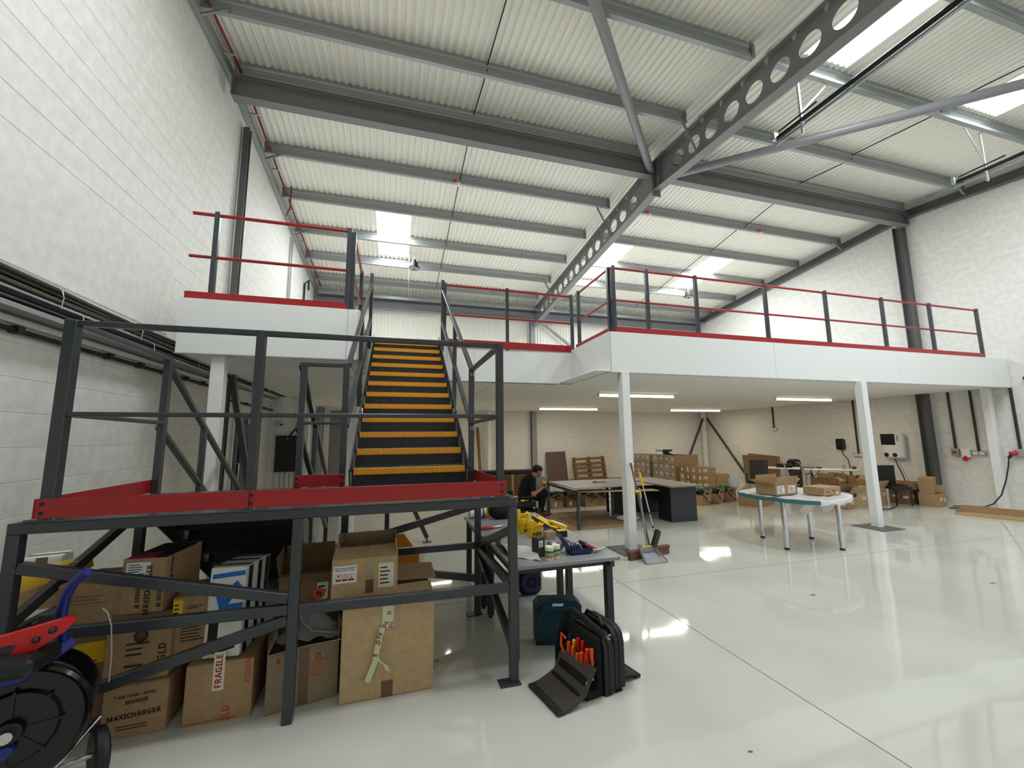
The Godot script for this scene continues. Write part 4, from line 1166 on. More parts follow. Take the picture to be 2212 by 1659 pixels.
func stored_boxes() -> void:
	# floor row under the landing
	var b := carton("large plain cardboard box with fragile tape hanging down its front, on the floor", V(-0.005, 0, -3.31), V(0.6, 0.575, 0.48), 1.0, {"mat": "card_light", "open": [12.0, 20.0, 8.0, null], "flap": 0.23})
	var xf := face(V(0.6, 0.575, 0.48), "f")
	obj("tape", mb().box(xf * V(0.015, 0.205, 0.002), V(0.095, 0.155, 0.002), 0, xf.basis), M.tape_clear, b)
	var ft := obj("fragile_tape", mb().box(xf * V(-0.01, 0.215, 0.004), V(0.075, 0.14, 0.002), 0, xf.basis), M.fragile_tape, b)
	org[ft] = Vector3.ZERO
	var strip := func(p: Array, w: float):
		var rows := []
		for q in p: rows.append([q + V(-w / 2, 0.006, 0), q + V(0, 0, 0.004), q + V(w / 2, -0.006, 0)])
		obj("tape_end", mb().plate(rows, 0.0015), M.fragile_tape, b)
	strip.call([xf * V(-0.045, 0.15, 0.006), xf * V(-0.06, 0.09, 0.02), xf * V(-0.075, 0.02, 0.026), xf * V(-0.085, -0.05, 0.018), xf * V(-0.115, -0.12, 0.03), xf * V(-0.13, -0.165, 0.02)], 0.034)
	strip.call([xf * V(-0.08, -0.02, 0.02), xf * V(-0.045, -0.055, 0.03), xf * V(-0.02, -0.075, 0.025), xf * V(-0.005, -0.115, 0.02)], 0.028)
	for w in [[0.0, 0.24, "П", 0.026, 90.0], [-0.025, 0.17, "DL", 0.026, 60.0], [0.012, 0.165, "DL", 0.026, 80.0], [-0.067, 0.07, "D", 0.03, 60.0], [-0.06, 0.11, "TX", 0.026, 65.0], [-0.083, -0.005, "E", 0.028, 80.0]]:
		words(b, Transform3D(xf.basis, xf * V(0, 0, 0.026 if w[1] < 0.13 else 0.004)), w[0], w[1], w[2], w[3], M.print_red, w[4])
	sticker(b, xf, -0.005, -0.235, 0.075, 0.1, M.tape_brown, "tape")
	b = carton("crushed cardboard box with faded red print behind the front middle leg", V(-0.585, 0, -3.36), V(0.42, 0.345, 0.46), 14.0, {"mat": "card_grey", "open": [150.0, 40.0, 60.0, 100.0], "flap": 0.12, "tape": true, "lines": [["f", 0.22, 0.1, 0.12, 0.1, 5, "print_orange"]], "text": [["f", 0.2, 0.3, "П", 0.04, "print_red", 0.0], ["f", -0.35, 0.38, "E", 0.03, "print_red", 0.0]]})
	b = carton("square cardboard box with orange edge print and a torn fragile strip", V(-1.005, 0, -3.33), V(0.36, 0.335, 0.42), 2.0, {"mat": "card", "text": [["f", -0.02, 0.36, "FRAGILE", 0.035, "print_red", 90.0], ["f", 0.12, -0.4, "OLD", 0.04, "print_orange", 90.0], ["f", 0.42, 0.3, "COTON", 0.03, "print_orange", 90.0]], "lines": [["f", -0.05, -0.46, 0.3, 0.02, 1, "print_orange"]], "labels": [["f", -0.02, 0.36, 0.06, 0.22, 0, "label_cream"]]})
	b = carton("low cardboard box lettered MAXICHARGER on the floor behind the cable trolley", V(-1.43, 0, -3.3), V(0.31, 0.28, 0.36), 3.0, {"mat": "card", "text": [["f", 0.0, -0.08, "MAXICHARGER", 0.026, "print_black", 3.0], ["f", 0.02, 0.18, "SEVADIS", 0.02, "print_black", 3.0], ["f", 0.0, 0.3, "7 KW CODE - AUTEL", 0.016, "print_brown", 2.0]], "lines": [["f", 0.0, -0.3, 0.16, 0.03, 2, "print_brown"]]})
	b = carton("pink and dark box edge showing between the floor boxes", V(-1.235, 0, -3.5), V(0.06, 0.27, 0.3), 0.0, {"mat": "pink", "name": "slim_box"})
	# second layer
	b = carton("cardboard box with a round hand hole, upside-down print, on the MAXICHARGER box", V(-1.455, 0.285, -3.34), V(0.32, 0.29, 0.38), 2.0, {"mat": "card", "text": [["f", 0.05, -0.4, "MAXICH", 0.026, "print_black", 180.0], ["f", 0.38, 0.0, "GLD", 0.04, "print_brown", 90.0]], "lines": [["f", 0.0, 0.12, 0.12, 0.09, 3, "print_brown"], ["f", 0.0, -0.2, 0.12, 0.04, 1, "print_brown"]]})
	xf = face(V(0.32, 0.29, 0.38), "f")
	obj("hand_hole", mb().lathe([Vector2(0.001, 0.0), Vector2(0.035, 0.0), Vector2(0.035, 0.004), Vector2(0.028, 0.005)], 18, Transform3D(xf.basis * Basis(V(1, 0, 0), PI / 2), xf * V(0.01, 0.105, 0.0))), M.print_black, b)
	b = carton("yellowed cardboard box with red scrawled print beside the left front leg", V(-1.78, 0.27, -3.42), V(0.27, 0.27, 0.36), 6.0, {"mat": "card_dark", "lines": [["f", -0.05, 0.12, 0.1, 0.05, 2, "print_red"], ["f", 0.1, -0.05, 0.1, 0.03, 1, "print_red"]], "labels": [["f", 0.0, 0.12, 0.2, 0.12, 0, "yellow"]]})
	b = carton("dark plain cardboard box on the floor in the left corner of the frame", V(-1.79, 0, -3.42), V(0.28, 0.265, 0.36), 4.0, {"mat": "card_dark"})
	b = carton("tall cardboard box with a yellow label strip and lines of small print", V(-1.235, 0.34, -3.4), V(0.2, 0.37, 0.36), 6.0, {"mat": "card", "labels": [["f", -0.36, 0.26, 0.05, 0.15, 5, "yellow"]], "lines": [["f", 0.08, -0.05, 0.13, 0.13, 7, "print_brown"], ["f", 0.1, 0.33, 0.09, 0.025, 2, "print_black"]]})
	carton("plain cardboard box hidden under the tall yellow-labelled one", V(-1.225, 0, -3.72), V(0.2, 0.335, 0.3), 0.0, {"mat": "card_dark"})
	b = carton("plain brown cardboard box behind the blue trolley handle", V(-1.76, 0.6, -3.42), V(0.33, 0.235, 0.34), -2.0, {"mat": "card", "lines": [["f", 0.0, 0.1, 0.2, 0.06, 3, "card_dark"]]})
	carton("flat brown cardboard box between the stacked boxes left of centre", V(-1.46, 0.585, -3.42), V(0.36, 0.05, 0.36), 0.0, {"mat": "card_dark"})
	b = carton("upright MAXICHARGER box with an open black foam lined top, standing on the stack", V(-1.47, 0.645, -3.42), V(0.235, 0.325, 0.42), -4.0, {"mat": "card", "open": [null, null, null, null], "labels": [["f", -0.14, 0.30, 0.13, 0.085, 5]], "text": [["f", 0.12, -0.08, "MAXICHARGER", 0.03, "print_black", 90.0], ["f", -0.1, -0.17, "@ SEVADIS", 0.022, "print_black", 90.0], ["f", 0.4, -0.17, "@ SEVADIS", 0.022, "print_black", 90.0], ["r", -0.35, 0.3, "@ SEVADIS", 0.022, "print_black", 90.0]]})
	xf = face(V(0.235, 0.32, 0.38), "t")
	obj("foam_pad", mb().bb(V(-0.105, 0.24, -0.18), V(0.105, 0.33, 0.2), 0.01), M.black_cloth, b)
	obj("wrap", mb().bb(V(-0.105, 0.3, 0.08), V(0.04, 0.334, 0.202), 0.008), M.pink, b)
	# the white box with a blue star
	b = carton("tall white box with blue star print and black stripes, leaning on the boxes", V(-1.0, 0.335, -3.36), V(0.21, 0.53, 0.4), -5.0, {"mat": "label_white", "pitch": -0.06})
	xf = face(V(0.21, 0.53, 0.4), "f")
	for q in [[PackedVector2Array([Vector2(-0.075, 0.14), Vector2(-0.03, 0.0), Vector2(0.1, 0.01), Vector2(0.1, 0.05), Vector2(0.015, 0.045), Vector2(0.06, 0.12), Vector2(0.03, 0.15), Vector2(-0.012, 0.075), Vector2(-0.035, 0.155)]), "print_blue"], [PackedVector2Array([Vector2(-0.09, 0.2), Vector2(0.1, 0.215), Vector2(0.1, 0.245), Vector2(-0.09, 0.228)]), "print_blue"], [PackedVector2Array([Vector2(0.03, 0.16), Vector2(0.1, 0.09), Vector2(0.1, 0.13), Vector2(0.055, 0.185)]), "print_blue"], [PackedVector2Array([Vector2(-0.085, -0.24), Vector2(-0.03, -0.24), Vector2(-0.03, -0.03), Vector2(-0.085, -0.03)]), "black"], [PackedVector2Array([Vector2(-0.02, -0.235), Vector2(0.075, -0.215), Vector2(0.075, -0.19), Vector2(-0.02, -0.2)]), "black"]]:
		obj("print", mb().prism(q[0], 0.0, 0.0012, xf), M[q[1]], b)
	xf = face(V(0.21, 0.53, 0.4), "r")
	for u in [-0.13, 0.02, 0.15]: obj("print", mb().box(xf * V(u, 0, 0.001), V(0.06, 0.52, 0.0012), 0, xf.basis), M.black, b)
	xf = face(V(0.21, 0.53, 0.4), "t")
	for v in [-0.12, 0.03, 0.16]: obj("print", mb().box(xf * V(0, v, 0.004), V(0.2, 0.035, 0.0012), 0, xf.basis), M.black, b)
	sticker(b, xf, 0.0, -0.05, 0.16, 0.1, M.grey_plastic, "print")
	b = carton("open cardboard box with an orange round sticker behind the middle leg", V(-0.61, 0.42, -3.62), V(0.36, 0.31, 0.36), 6.0, {"mat": "card_dark", "open": [170.0, 90.0, 95.0, 170.0], "flap": 0.13, "labels": [["f", 0.3, 0.05, 0.075, 0.12, 3], ["f", 0.15, -0.38, 0.2, 0.06, 0]]})
	xf = face(V(0.36, 0.31, 0.36), "f")
	var st := obj("sticker", mb().lathe([Vector2(0.001, 0.0025), Vector2(0.042, 0.0025), Vector2(0.042, 0.001)], 20, Transform3D(xf.basis * Basis(V(1, 0, 0), PI / 2), xf * V(0.085, 0.0, 0.0))), M.orange, b)
	words(b, Transform3D(xf.basis, xf * V(0, 0, 0.003)), 0.085, 0.0, "85", 0.03, M.print_black, -30.0)
	carton("dark crate-like box carrying the orange-stickered carton", V(-0.61, 0, -3.84), V(0.4, 0.41, 0.4), 0.0, {"mat": "card_dark"})
	carton("cardboard box below the open labelled carton, behind the largest floor box", V(-0.16, 0, -3.8), V(0.46, 0.58, 0.4), 0.0, {"mat": "card_dark"})
	b = carton("open cardboard carton with a white shipping label and red warning symbols", V(-0.18, 0.59, -3.42), V(0.445, 0.265, 0.4), 1.5, {"mat": "card_light", "open": [28.0, 75.0, 62.0, 85.0], "flap": 0.115, "labels": [["f", 0.32, 0.02, 0.105, 0.165, 5, "label_cream"]]})
	xf = face(V(0.445, 0.265, 0.4), "f")
	sticker(b, xf, -0.135, 0.035, 0.155, 0.115, M.label_white)
	words(b, xf, -0.135, 0.077, "Please note: consumer", 0.009, M.print_black)
	words(b, xf, -0.135, 0.063, "Please look at carton", 0.009, M.print_black)
	for k in 3:
		var u := -0.176 + 0.041 * k
		sticker(b, Transform3D(xf.basis, xf * V(0, 0, 0.0012)), u, 0.015, 0.036, 0.046, M.print_red, "symbol", 0.0008)
		sticker(b, Transform3D(xf.basis, xf * V(0, 0, 0.002)), u, 0.021, 0.031, 0.03, M.label_white, "symbol", 0.0008)
		var sg := mb()
		var X := Transform3D(xf.basis, xf * V(u, 0.021, 0.0028))
		if k == 0:
			sg.prism(PackedVector2Array([Vector2(-0.007, 0.012), Vector2(0.007, 0.012), Vector2(0.005, 0.001), Vector2(-0.005, 0.001)]), 0, 0.0008, X).box(X * V(0, -0.005, 0.0004), V(0.002, 0.012, 0.0008), 0, X.basis).box(X * V(0, -0.011, 0.0004), V(0.01, 0.002, 0.0008), 0, X.basis)
		elif k == 1:
			for a in 3: sg.prism(PackedVector2Array([Vector2(0, 0.002).rotated(TAU * a / 3), Vector2(-0.006, 0.011).rotated(TAU * a / 3), Vector2(0.006, 0.011).rotated(TAU * a / 3)]), 0, 0.0008, X)
		else:
			sg.box(X * V(0, 0.003, 0.0004), V(0.004, 0.018, 0.0008), 0, X.basis).prism(PackedVector2Array([Vector2(-0.005, -0.012), Vector2(0.005, -0.012), Vector2(0.006, -0.006), Vector2(-0.006, -0.006)]), 0, 0.0008, X)
		obj("symbol", sg, M.print_red, b)
	obj("tape", mb().box(xf * V(0.03, 0.06, 0.001), V(0.06, 0.13, 0.001), 0, xf.basis), M.tape_clear, b)
	obj("tape", mb().box(xf * V(0.03, -0.07, 0.001), V(0.055, 0.11, 0.001), 0, xf.basis), M.tape_brown, b)
	obj("flap_label", mb().bb(V(0.0, 0.3, 0.02), V(0.04, 0.305, 0.06)), M.label_white, b)
	# loose flap beside it, yellow box, foam, bag
	tag(obj("cardboard_sheet", mb().plate([[V(0.05, 0.585, -3.52), V(0.2, 0.59, -3.53), V(0.35, 0.585, -3.52)], [V(0.05, 0.61, -3.6), V(0.2, 0.615, -3.61), V(0.345, 0.605, -3.6)], [V(0.05, 0.655, -3.72), V(0.2, 0.65, -3.73), V(0.33, 0.645, -3.72)]], 0.006), M.card), "loose cardboard flap sloping beside the labelled carton", "cardboard")
	b = carton("small yellow and white box tilted on top of the left-hand stack", V(-2.12, 0.8, -3.55), V(0.3, 0.09, 0.22), 12.0, {"mat": "yellow", "roll": 0.25})
	sticker(b, face(V(0.3, 0.09, 0.22), "t"), -0.08, 0.0, 0.1, 0.2, M.label_white, "print")
	b = carton("small white box with a brown tape end behind the yellow one", V(-2.3, 0.8, -3.75), V(0.2, 0.12, 0.16), 10.0, {"mat": "label_white", "tape": true})
	b = carton("cardboard tray holding white foam slabs at the left of the stack", V(-2.13, 0.46, -3.5), V(0.42, 0.33, 0.3), 3.0, {"mat": "card", "tape": false, "labels": [["f", 0.05, -0.02, 0.38, 0.13, 0]]})
	carton("plain cardboard box at the far left end below the foam tray", V(-2.13, 0, -3.5), V(0.36, 0.44, 0.34), 3.0, {"mat": "card_dark"})
	var bag := thing("plastic_bag", "crumpled clear plastic bag with dark packing lying on the crushed box", "bag", V(-0.52, 0.37, -3.38))
	var rows := []
	for r in 9:
		var l := []
		for c in 11:
			var u := c / 10.0
			var v := r / 8.0
			l.append(V(lerpf(-0.72, -0.33, u), 0.37 + 0.16 * sin(u * PI) * sin(v * PI) + 0.015 * sin(u * 17 + v * 9) + 0.01 * sin(v * 23), lerpf(-3.55, -3.22, v)))
		rows.append(l)
	obj("film", mb().plate(rows, 0.0), M.clear_bag, bag)
	obj("packing", mb().blob(V(-0.45, 0.42, -3.42), V(0.14, 0.08, 0.12)), M.taupe_lining, bag)
	obj("seam", mb().tube([V(-0.6, 0.53, -3.3), V(-0.57, 0.47, -3.24), V(-0.5, 0.42, -3.2), V(-0.36, 0.39, -3.2)], 0.008, 6), M.grey_plastic, bag)
	var wd := thing("orange_bracket", "orange steel wedge bracket standing behind the open labelled carton", "bracket", V(0.2, 0, -4.55))
	obj("plate", mb().prism(PackedVector2Array([Vector2(0.0, 0.05), Vector2(0.26, 0.05), Vector2(0.26, 0.5), Vector2(0.1, 0.72), Vector2(0.0, 0.72)]), -0.02, 0.02, Transform3D(Basis(), V(0.02, 0, -4.55))), M.amber, wd)
	obj("base", mb().bb(V(-0.02, 0, -4.65), V(0.34, 0.05, -4.45), 0.006), M.amber, wd)

func trolley() -> void:
	# blue two-wheeled cable trolley with a black drum
	var t := thing("cable_trolley", "blue cable trolley with a black drum and red lid, cut by the frame edge", "trolley", V(-1.62, 0, -2.66))
	var d := V(0.35, 0, 0.94).normalized()      # the axle faces the camera a little to the right
	var bs := Basis(d.cross(Vector3.UP).normalized(), d, Vector3.UP)
	var c := V(-1.66, 0.42, -2.66)
	obj("drum", mb().lathe([Vector2(0.001, -0.14), Vector2(0.24, -0.14), Vector2(0.25, -0.13), Vector2(0.25, -0.11), Vector2(0.15, -0.10), Vector2(0.15, 0.08), Vector2(0.25, 0.09), Vector2(0.262, 0.10), Vector2(0.262, 0.12), Vector2(0.25, 0.135), Vector2(0.235, 0.12), Vector2(0.16, 0.105), Vector2(0.15, 0.12), Vector2(0.05, 0.12), Vector2(0.045, 0.15), Vector2(0.001, 0.15)], 40, Transform3D(bs, c)), M.black_gloss, t)
	var ribs := mb()
	for k in 8: ribs.bar(c + d * 0.118 + (bs.x * cos(TAU * k / 8) + Vector3.UP * sin(TAU * k / 8)) * 0.05, c + d * 0.118 + (bs.x * cos(TAU * k / 8) + Vector3.UP * sin(TAU * k / 8)) * 0.16, 0.012, 0.012)
	obj("drum_rib", ribs, M.black_gloss, t)
	obj("hub_bolt", mb().tube([c + d * 0.14, c + d * 0.18], 0.024, 12), M.chrome, t)
	obj("hub_cap", mb().tube([c + V(0, -0.07, 0) + d * 0.125, c + V(0, -0.07, 0) + d * 0.16], 0.026, 10), M.blue_paint, t)
	var cable := mb()
	for k in 9: 
		var p := []
		for j in 25: p.append(c + d * (-0.085 + 0.02 * k) + (bs.x * cos(TAU * j / 24) + Vector3.UP * sin(TAU * j / 24)) * (0.19 + 0.012 * (k % 2)))
		cable.tube(p, 0.01, 5)
	obj("wound_cable", cable, M.black_cable, t).set_meta("kind", "stuff")
	# frame tubes
	obj("handle", mb().tube([V(-1.56, 0.72, -2.70), V(-1.562, 0.86, -2.68), V(-1.545, 0.94, -2.66), V(-1.51, 1.01, -2.645), V(-1.46, 1.055, -2.63), V(-1.452, 1.06, -2.628)], 0.021, 10), M.blue_paint, t)
	obj("handle", mb().tube([V(-1.95, 0.72, -2.55), V(-1.952, 0.86, -2.53), V(-1.94, 0.95, -2.51), V(-1.91, 1.02, -2.48), V(-1.88, 1.065, -2.45)], 0.023, 10), M.blue_paint, t)
	obj("frame", mb().tube([V(-1.49, 0.73, -2.66), V(-1.54, 0.69, -2.6), V(-1.6, 0.64, -2.55), V(-1.95, 0.62, -2.5)], 0.024, 10), M.blue_paint, t)
	obj("frame", mb().tube([V(-1.62, 0.66, -2.74), V(-1.62, 0.45, -2.86), V(-1.5, 0.2, -2.9), V(-1.42, 0.125, -2.84)], 0.016, 10), M.black, t)
	obj("clamp", mb().bb(V(-1.65, 0.8, -2.74), V(-1.57, 0.87, -2.66), 0.008).blob(V(-1.66, 0.825, -2.68), V(0.012, 0.012, 0.012)), M.dark_plastic, t)
	obj("tool_tray", mb().bb(V(-2.0, 0.68, -2.62), V(-1.5, 0.76, -2.42), 0.02), M.black, t)
	var lid := PackedVector2Array([Vector2(-0.30, -0.005), Vector2(0.16, 0.075), Vector2(0.2, 0.06), Vector2(0.17, 0.02), Vector2(0.05, -0.06), Vector2(-0.06, -0.10), Vector2(-0.02, -0.07), Vector2(0.02, 0.0)])
	obj("lid", mb().prism(lid, -0.02, 0.02, Transform3D(Basis(V(0, 1, 0), 0.25), V(-1.63, 0.80, -2.52))), M.red_plastic, t)
	for q in [V(-1.55, 0.805, -2.52), V(-1.5, 0.835, -2.53)]: obj("rivet", mb().blob(q, V(0.014, 0.014, 0.02)), M.black, t)
	obj("strut", mb().tube([V(-1.42, 0.30, -2.80), V(-1.5, 0.18, -2.7), V(-1.58, 0.09, -2.62)], 0.009, 8), M.chrome, t)
	obj("whip", mb().tube([V(-1.42, 0.85, -2.72), V(-1.385, 0.83, -2.7), V(-1.36, 0.77, -2.69), V(-1.35, 0.62, -2.7), V(-1.35, 0.5, -2.7)], 0.0028, 6), M.grey_plastic, t)
	var ax := V(0.8, 0.0, -0.6).normalized()
	for p in [V(-1.41, 0.125, -2.80), V(-2.0, 0.125, -2.5)]:
		var wb := Basis(ax.cross(Vector3.UP).normalized(), ax, Vector3.UP)
		obj("wheel", mb().lathe([Vector2(0.001, -0.025), Vector2(0.1, -0.03), Vector2(0.12, -0.02), Vector2(0.125, 0), Vector2(0.12, 0.02), Vector2(0.1, 0.03), Vector2(0.05, 0.022), Vector2(0.001, 0.022)], 24, Transform3D(wb, p)), M.black, t)
		obj("wheel_cap", mb().blob(p + ax * 0.03, V(0.022, 0.022, 0.022)), M.chrome, t)
	obj("axle", mb().tube([V(-1.41, 0.125, -2.80), V(-2.0, 0.125, -2.5)], 0.012, 8), M.steel_bright, t)
func bench(label: String, x0: float, x1: float, z0: float, z1: float, top: float) -> void:
	var t := thing("work_bench", label, "table", V((x0 + x1) / 2, 0, (z0 + z1) / 2), "grey-topped benches")
	obj("tabletop", mb().bb(V(x0, top - 0.03, z1), V(x1, top, z0), 0.004), M.grey_top, t)
	var i := 0.05
	for x in [x0 + i, x1 - i]:
		for z in [z0 - i - 0.08, z1 + i + 0.02]:
			obj("leg", mb().bb(V(x - 0.03, 0.02, z - 0.03), V(x + 0.03, top - 0.03, z + 0.03), 0.004), M.anthracite_dark, t)
			obj("foot", mb().lathe([Vector2(0.001, 0), Vector2(0.02, 0), Vector2(0.02, 0.02), Vector2(0.001, 0.02)], 10, Transform3D(Basis(), V(x, 0, z))), M.black, t)
		obj("rail", mb().bb(V(x - 0.02, top - 0.09, z1 + i), V(x + 0.02, top - 0.03, z0 - i)), M.anthracite_dark, t)
	for z in [z0 - i - 0.08, z1 + i + 0.02]: obj("rail", mb().bb(V(x0 + i, top - 0.09, z - 0.02), V(x1 - i, top - 0.03, z + 0.02)), M.anthracite_dark, t)

func small_box(label: String, at: Vector3, s: Vector3, yaw: float, m: String, o := {}) -> Node3D:
	var d := {"mat": m, "name": "small_box"}
	d.merge(o)
	return carton(label, at, s, yaw, d)

func benches() -> void:
	var T := 0.73
	bench("grey-topped work bench nearest the camera, under the tools", 0.88, 1.8, -3.1, -4.12, T)
	bench("grey-topped work bench end to end behind the nearer one", 0.86, 1.79, -4.14, -5.2, T)
	# things on them
	var t := thing("spirit_level", "long yellow spirit level lying along the right edge of the benches", "level", V(1.62, T, -4.2))
	var a := V(1.615, T + 0.03, -3.85)
	var b := V(1.635, T + 0.03, -4.75)
	obj("bar", mb().bar(a, b, 0.075, 0.055, 0.004), M.yellow, t)
	obj("black_side", mb().bar(a - V(0.039, 0.004, 0), b - V(0.039, 0.004, 0), 0.003, 0.04), M.black, t)
	obj("end_cap", mb().bar(a + V(0, 0, 0.012), a, 0.077, 0.058, 0.003), M.black, t)
	for f in [0.12, 0.35, 0.9]:
		obj("vial", mb().box(a.lerp(b, f) + V(0, 0.028, 0), V(0.035, 0.003, 0.06)), M.black, t)
	t = thing("spirit_level", "short yellow and white level lying across the long yellow one", "level", V(1.66, T + 0.06, -4.03))
	obj("bar", mb().bar(V(1.675, T + 0.075, -3.92), V(1.63, T + 0.075, -4.25), 0.04, 0.028, 0.004), M.yellow, t)
	obj("ruler_face", mb().bar(V(1.67, T + 0.09, -3.96), V(1.64, T + 0.09, -4.2), 0.025, 0.002), M.label_white, t)
	var yb := [["tallest yellow cardboard box with its flap up, furthest of the yellow row", V(1.3, T, -4.28), V(0.1, 0.1, 0.12), 100.0], ["open yellow cardboard box in the middle of the yellow row", V(1.315, T, -4.12), V(0.1, 0.09, 0.1), 95.0], ["open yellow cardboard box nearest the camera in the yellow row", V(1.35, T, -3.95), V(0.11, 0.085, 0.1), 85.0]]
	for k in yb.size():
		var q: Array = yb[k]
		small_box(q[0], q[1], q[2], 12.0, "yellow", {"open": [120.0, q[3], 70.0, 140.0], "flap": 0.1 if k == 0 else 0.05, "text": [["f", 0.2, -0.05, "100", 0.03, "print_black", -8.0], ["f", -0.2, -0.1, "M6", 0.03, "print_black", -8.0]]})
	small_box("small plain brown box at the near end of the yellow row", V(1.46, T, -3.83), V(0.1, 0.07, 0.08), 8.0, "card")
	small_box("flat black printed box between the brown box and the level", V(1.535, T, -3.98), V(0.12, 0.055, 0.09), 10.0, "black", {"labels": [["f", 0.0, 0.0, 0.08, 0.03, 2]]})
	small_box("pinkish brown box behind the yellow boxes", V(1.38, T, -4.42), V(0.09, 0.08, 0.1), 0.0, "card")
	small_box("upright dark box with a white barcode label beside two cans", V(1.165, T, -3.31), V(0.085, 0.15, 0.075), 25.0, "taupe_lining", {"labels": [["f", -0.1, 0.2, 0.045, 0.05, 4], ["t", 0.0, 0.0, 0.06, 0.06, 0]]})
	for q in [[V(1.215, T, -3.19), "nearer of two small printed cans on the bench corner"], [V(1.285, T, -3.225), "further of two small printed cans on the bench corner"]]:
		t = thing("can", q[1], "can", q[0])
		obj("body", mb().lathe([Vector2(0.001, 0.001), Vector2(0.034, 0.0), Vector2(0.036, 0.004), Vector2(0.036, 0.1), Vector2(0.03, 0.106), Vector2(0.001, 0.106)], 20, Transform3D(Basis(), q[0])), M.label_cream, t)
		obj("band", mb().lathe([Vector2(0.0365, 0.02), Vector2(0.0365, 0.05)], 20, Transform3D(Basis(), q[0])), M.card, t)
		obj("band", mb().lathe([Vector2(0.0366, 0.055), Vector2(0.0366, 0.075)], 20, Transform3D(Basis(), q[0])), M.green_plastic, t)
	t = thing("cable_bundle", "tangled black and white cable with a grey plug on the bench", "cable", V(1.38, T, -3.5))
	for s in [[0.0, "black_cable"], [0.02, "white_plastic"], [0.05, "black_cable"]]:
		var p := []
		for k in 22:
			var ang: float = k * 0.55 + s[0] * 30
			p.append(V(1.36 + 0.075 * cos(ang) * (1 - k * 0.012), T + 0.014 + 0.012 * (k % 3), -3.5 + 0.05 * sin(ang) + s[0]))
		obj("cable", mb().tube(p, 0.008, 6), M[s[1]], t)
	obj("plug", mb().tube([V(1.42, T + 0.02, -3.5), V(1.5, T + 0.022, -3.54), V(1.54, T + 0.02, -3.6)], 0.02, 8), M.dark_plastic, t)
	# blue drill-bit case
	t = thing("drill_case", "open blue metal case of drill bits near the bench front", "case", V(1.52, T, -3.3))
	obj("tray", mb().bb(V(1.43, T, -3.37), V(1.61, T + 0.006, -3.24)).bb(V(1.43, T, -3.245), V(1.61, T + 0.045, -3.24)).bb(V(1.43, T, -3.37), V(1.61, T + 0.045, -3.365)).bb(V(1.605, T, -3.37), V(1.61, T + 0.045, -3.24)).bb(V(1.43, T, -3.37), V(1.435, T + 0.045, -3.24)), M.blue_plastic, t)
	var n := V(-0.6, 0.8, 0).normalized()
	obj("lid", mb().bar(V(1.43, T + 0.045, -3.305), V(1.34, T + 0.165, -3.305), 0.13, 0.012, 0.003, V(0.8, 0.6, 0)), M.blue_plastic, t)
	for k in 5: obj("drill_bit", mb().tube([V(1.46 + 0.022 * k, T + 0.03, -3.34 + 0.012 * k), V(1.425 + 0.022 * k, T + 0.11 - 0.008 * k, -3.34 + 0.012 * k)], 0.006 + 0.001 * k, 7), M.steel_bright, t)
	# hammer
	t = thing("hammer", "claw hammer with a red grip lying on the bench", "hammer", V(1.7, T, -3.32))
	obj("handle", mb().tube([V(1.68, T + 0.02, -3.27), V(1.675, T + 0.02, -3.34), V(1.665, T + 0.018, -3.5)], 0.014, 8), M.red_plastic, t)
	obj("grip", mb().tube([V(1.668, T + 0.019, -3.46), V(1.66, T + 0.018, -3.57)], 0.017, 8), M.black, t)
	obj("head", mb().tube([V(1.625, T + 0.02, -3.255), V(1.66, T + 0.022, -3.255), V(1.71, T + 0.022, -3.26), V(1.74, T + 0.03, -3.27), V(1.765, T + 0.02, -3.28)], 0.016, 8, 0.008), M.steel_bright, t)
	# pliers and red tools at the back left
	t = thing("pliers", "red-handled pliers with bright jaws on the far bench", "pliers", V(1.0, T, -4.42))
	for s in [-1, 1]: obj("handle", mb().tube([V(0.88, T + 0.015, -4.43 + 0.025 * s), V(0.96, T + 0.015, -4.42 + 0.03 * s), V(1.04, T + 0.015, -4.42 + 0.006 * s)], 0.012, 7), M.red_plastic, t)
	obj("jaws", mb().tube([V(1.03, T + 0.015, -4.42), V(1.12, T + 0.017, -4.44), V(1.17, T + 0.02, -4.47)], 0.016, 8, 0.006), M.chrome, t)
	t = thing("clamp", "small red clamp lying behind the front right leg of the landing", "clamp", V(1.22, T, -4.35))
	obj("bar", mb().tube([V(1.19, T + 0.02, -4.3), V(1.27, T + 0.02, -4.42)], 0.012, 7), M.red_plastic, t)
	obj("jaw", mb().bar(V(1.2, T + 0.02, -4.31), V(1.26, T + 0.02, -4.3), 0.02, 0.03, 0.004), M.red_plastic, t)
	obj("jaw", mb().bar(V(1.24, T + 0.02, -4.4), V(1.3, T + 0.02, -4.38), 0.02, 0.03, 0.004), M.red_plastic, t)
	# plastic sleeve
	var rows := []
	for r in 6:
		var l := []
		for c in 7: l.append(V(0.93 + 0.035 * c, T + 0.045 * sin(r / 5.0 * PI) + 0.006 * sin(c * 2.3 + r * 1.7) + 0.004, -3.78 + 0.085 * r + 0.03 * c))
		rows.append(l)
	t = thing("plastic_sleeve", "long clear plastic sleeve with a cardboard end on the bench behind the leg", "packaging", V(1.03, T, -3.6))
	obj("film", mb().plate(rows, 0.003), M.foam_wrap, t)
	obj("card_end", mb().tube([V(0.93, T + 0.03, -3.8), V(0.97, T + 0.03, -3.74)], 0.025, 9), M.grey_plastic, t)
	# far end of the benches
	t = thing("tool_holdall", "slouched black cloth tool bag on the far end of the bench", "bag", V(1.27, T, -4.95))
	obj("body", mb().blob(V(1.27, T + 0.09, -4.95), V(0.16, 0.1, 0.11)).blob(V(1.24, T + 0.15, -4.95), V(0.09, 0.08, 0.07)).blob(V(1.34, T + 0.13, -4.97), V(0.08, 0.08, 0.07)), M.black_cloth, t)
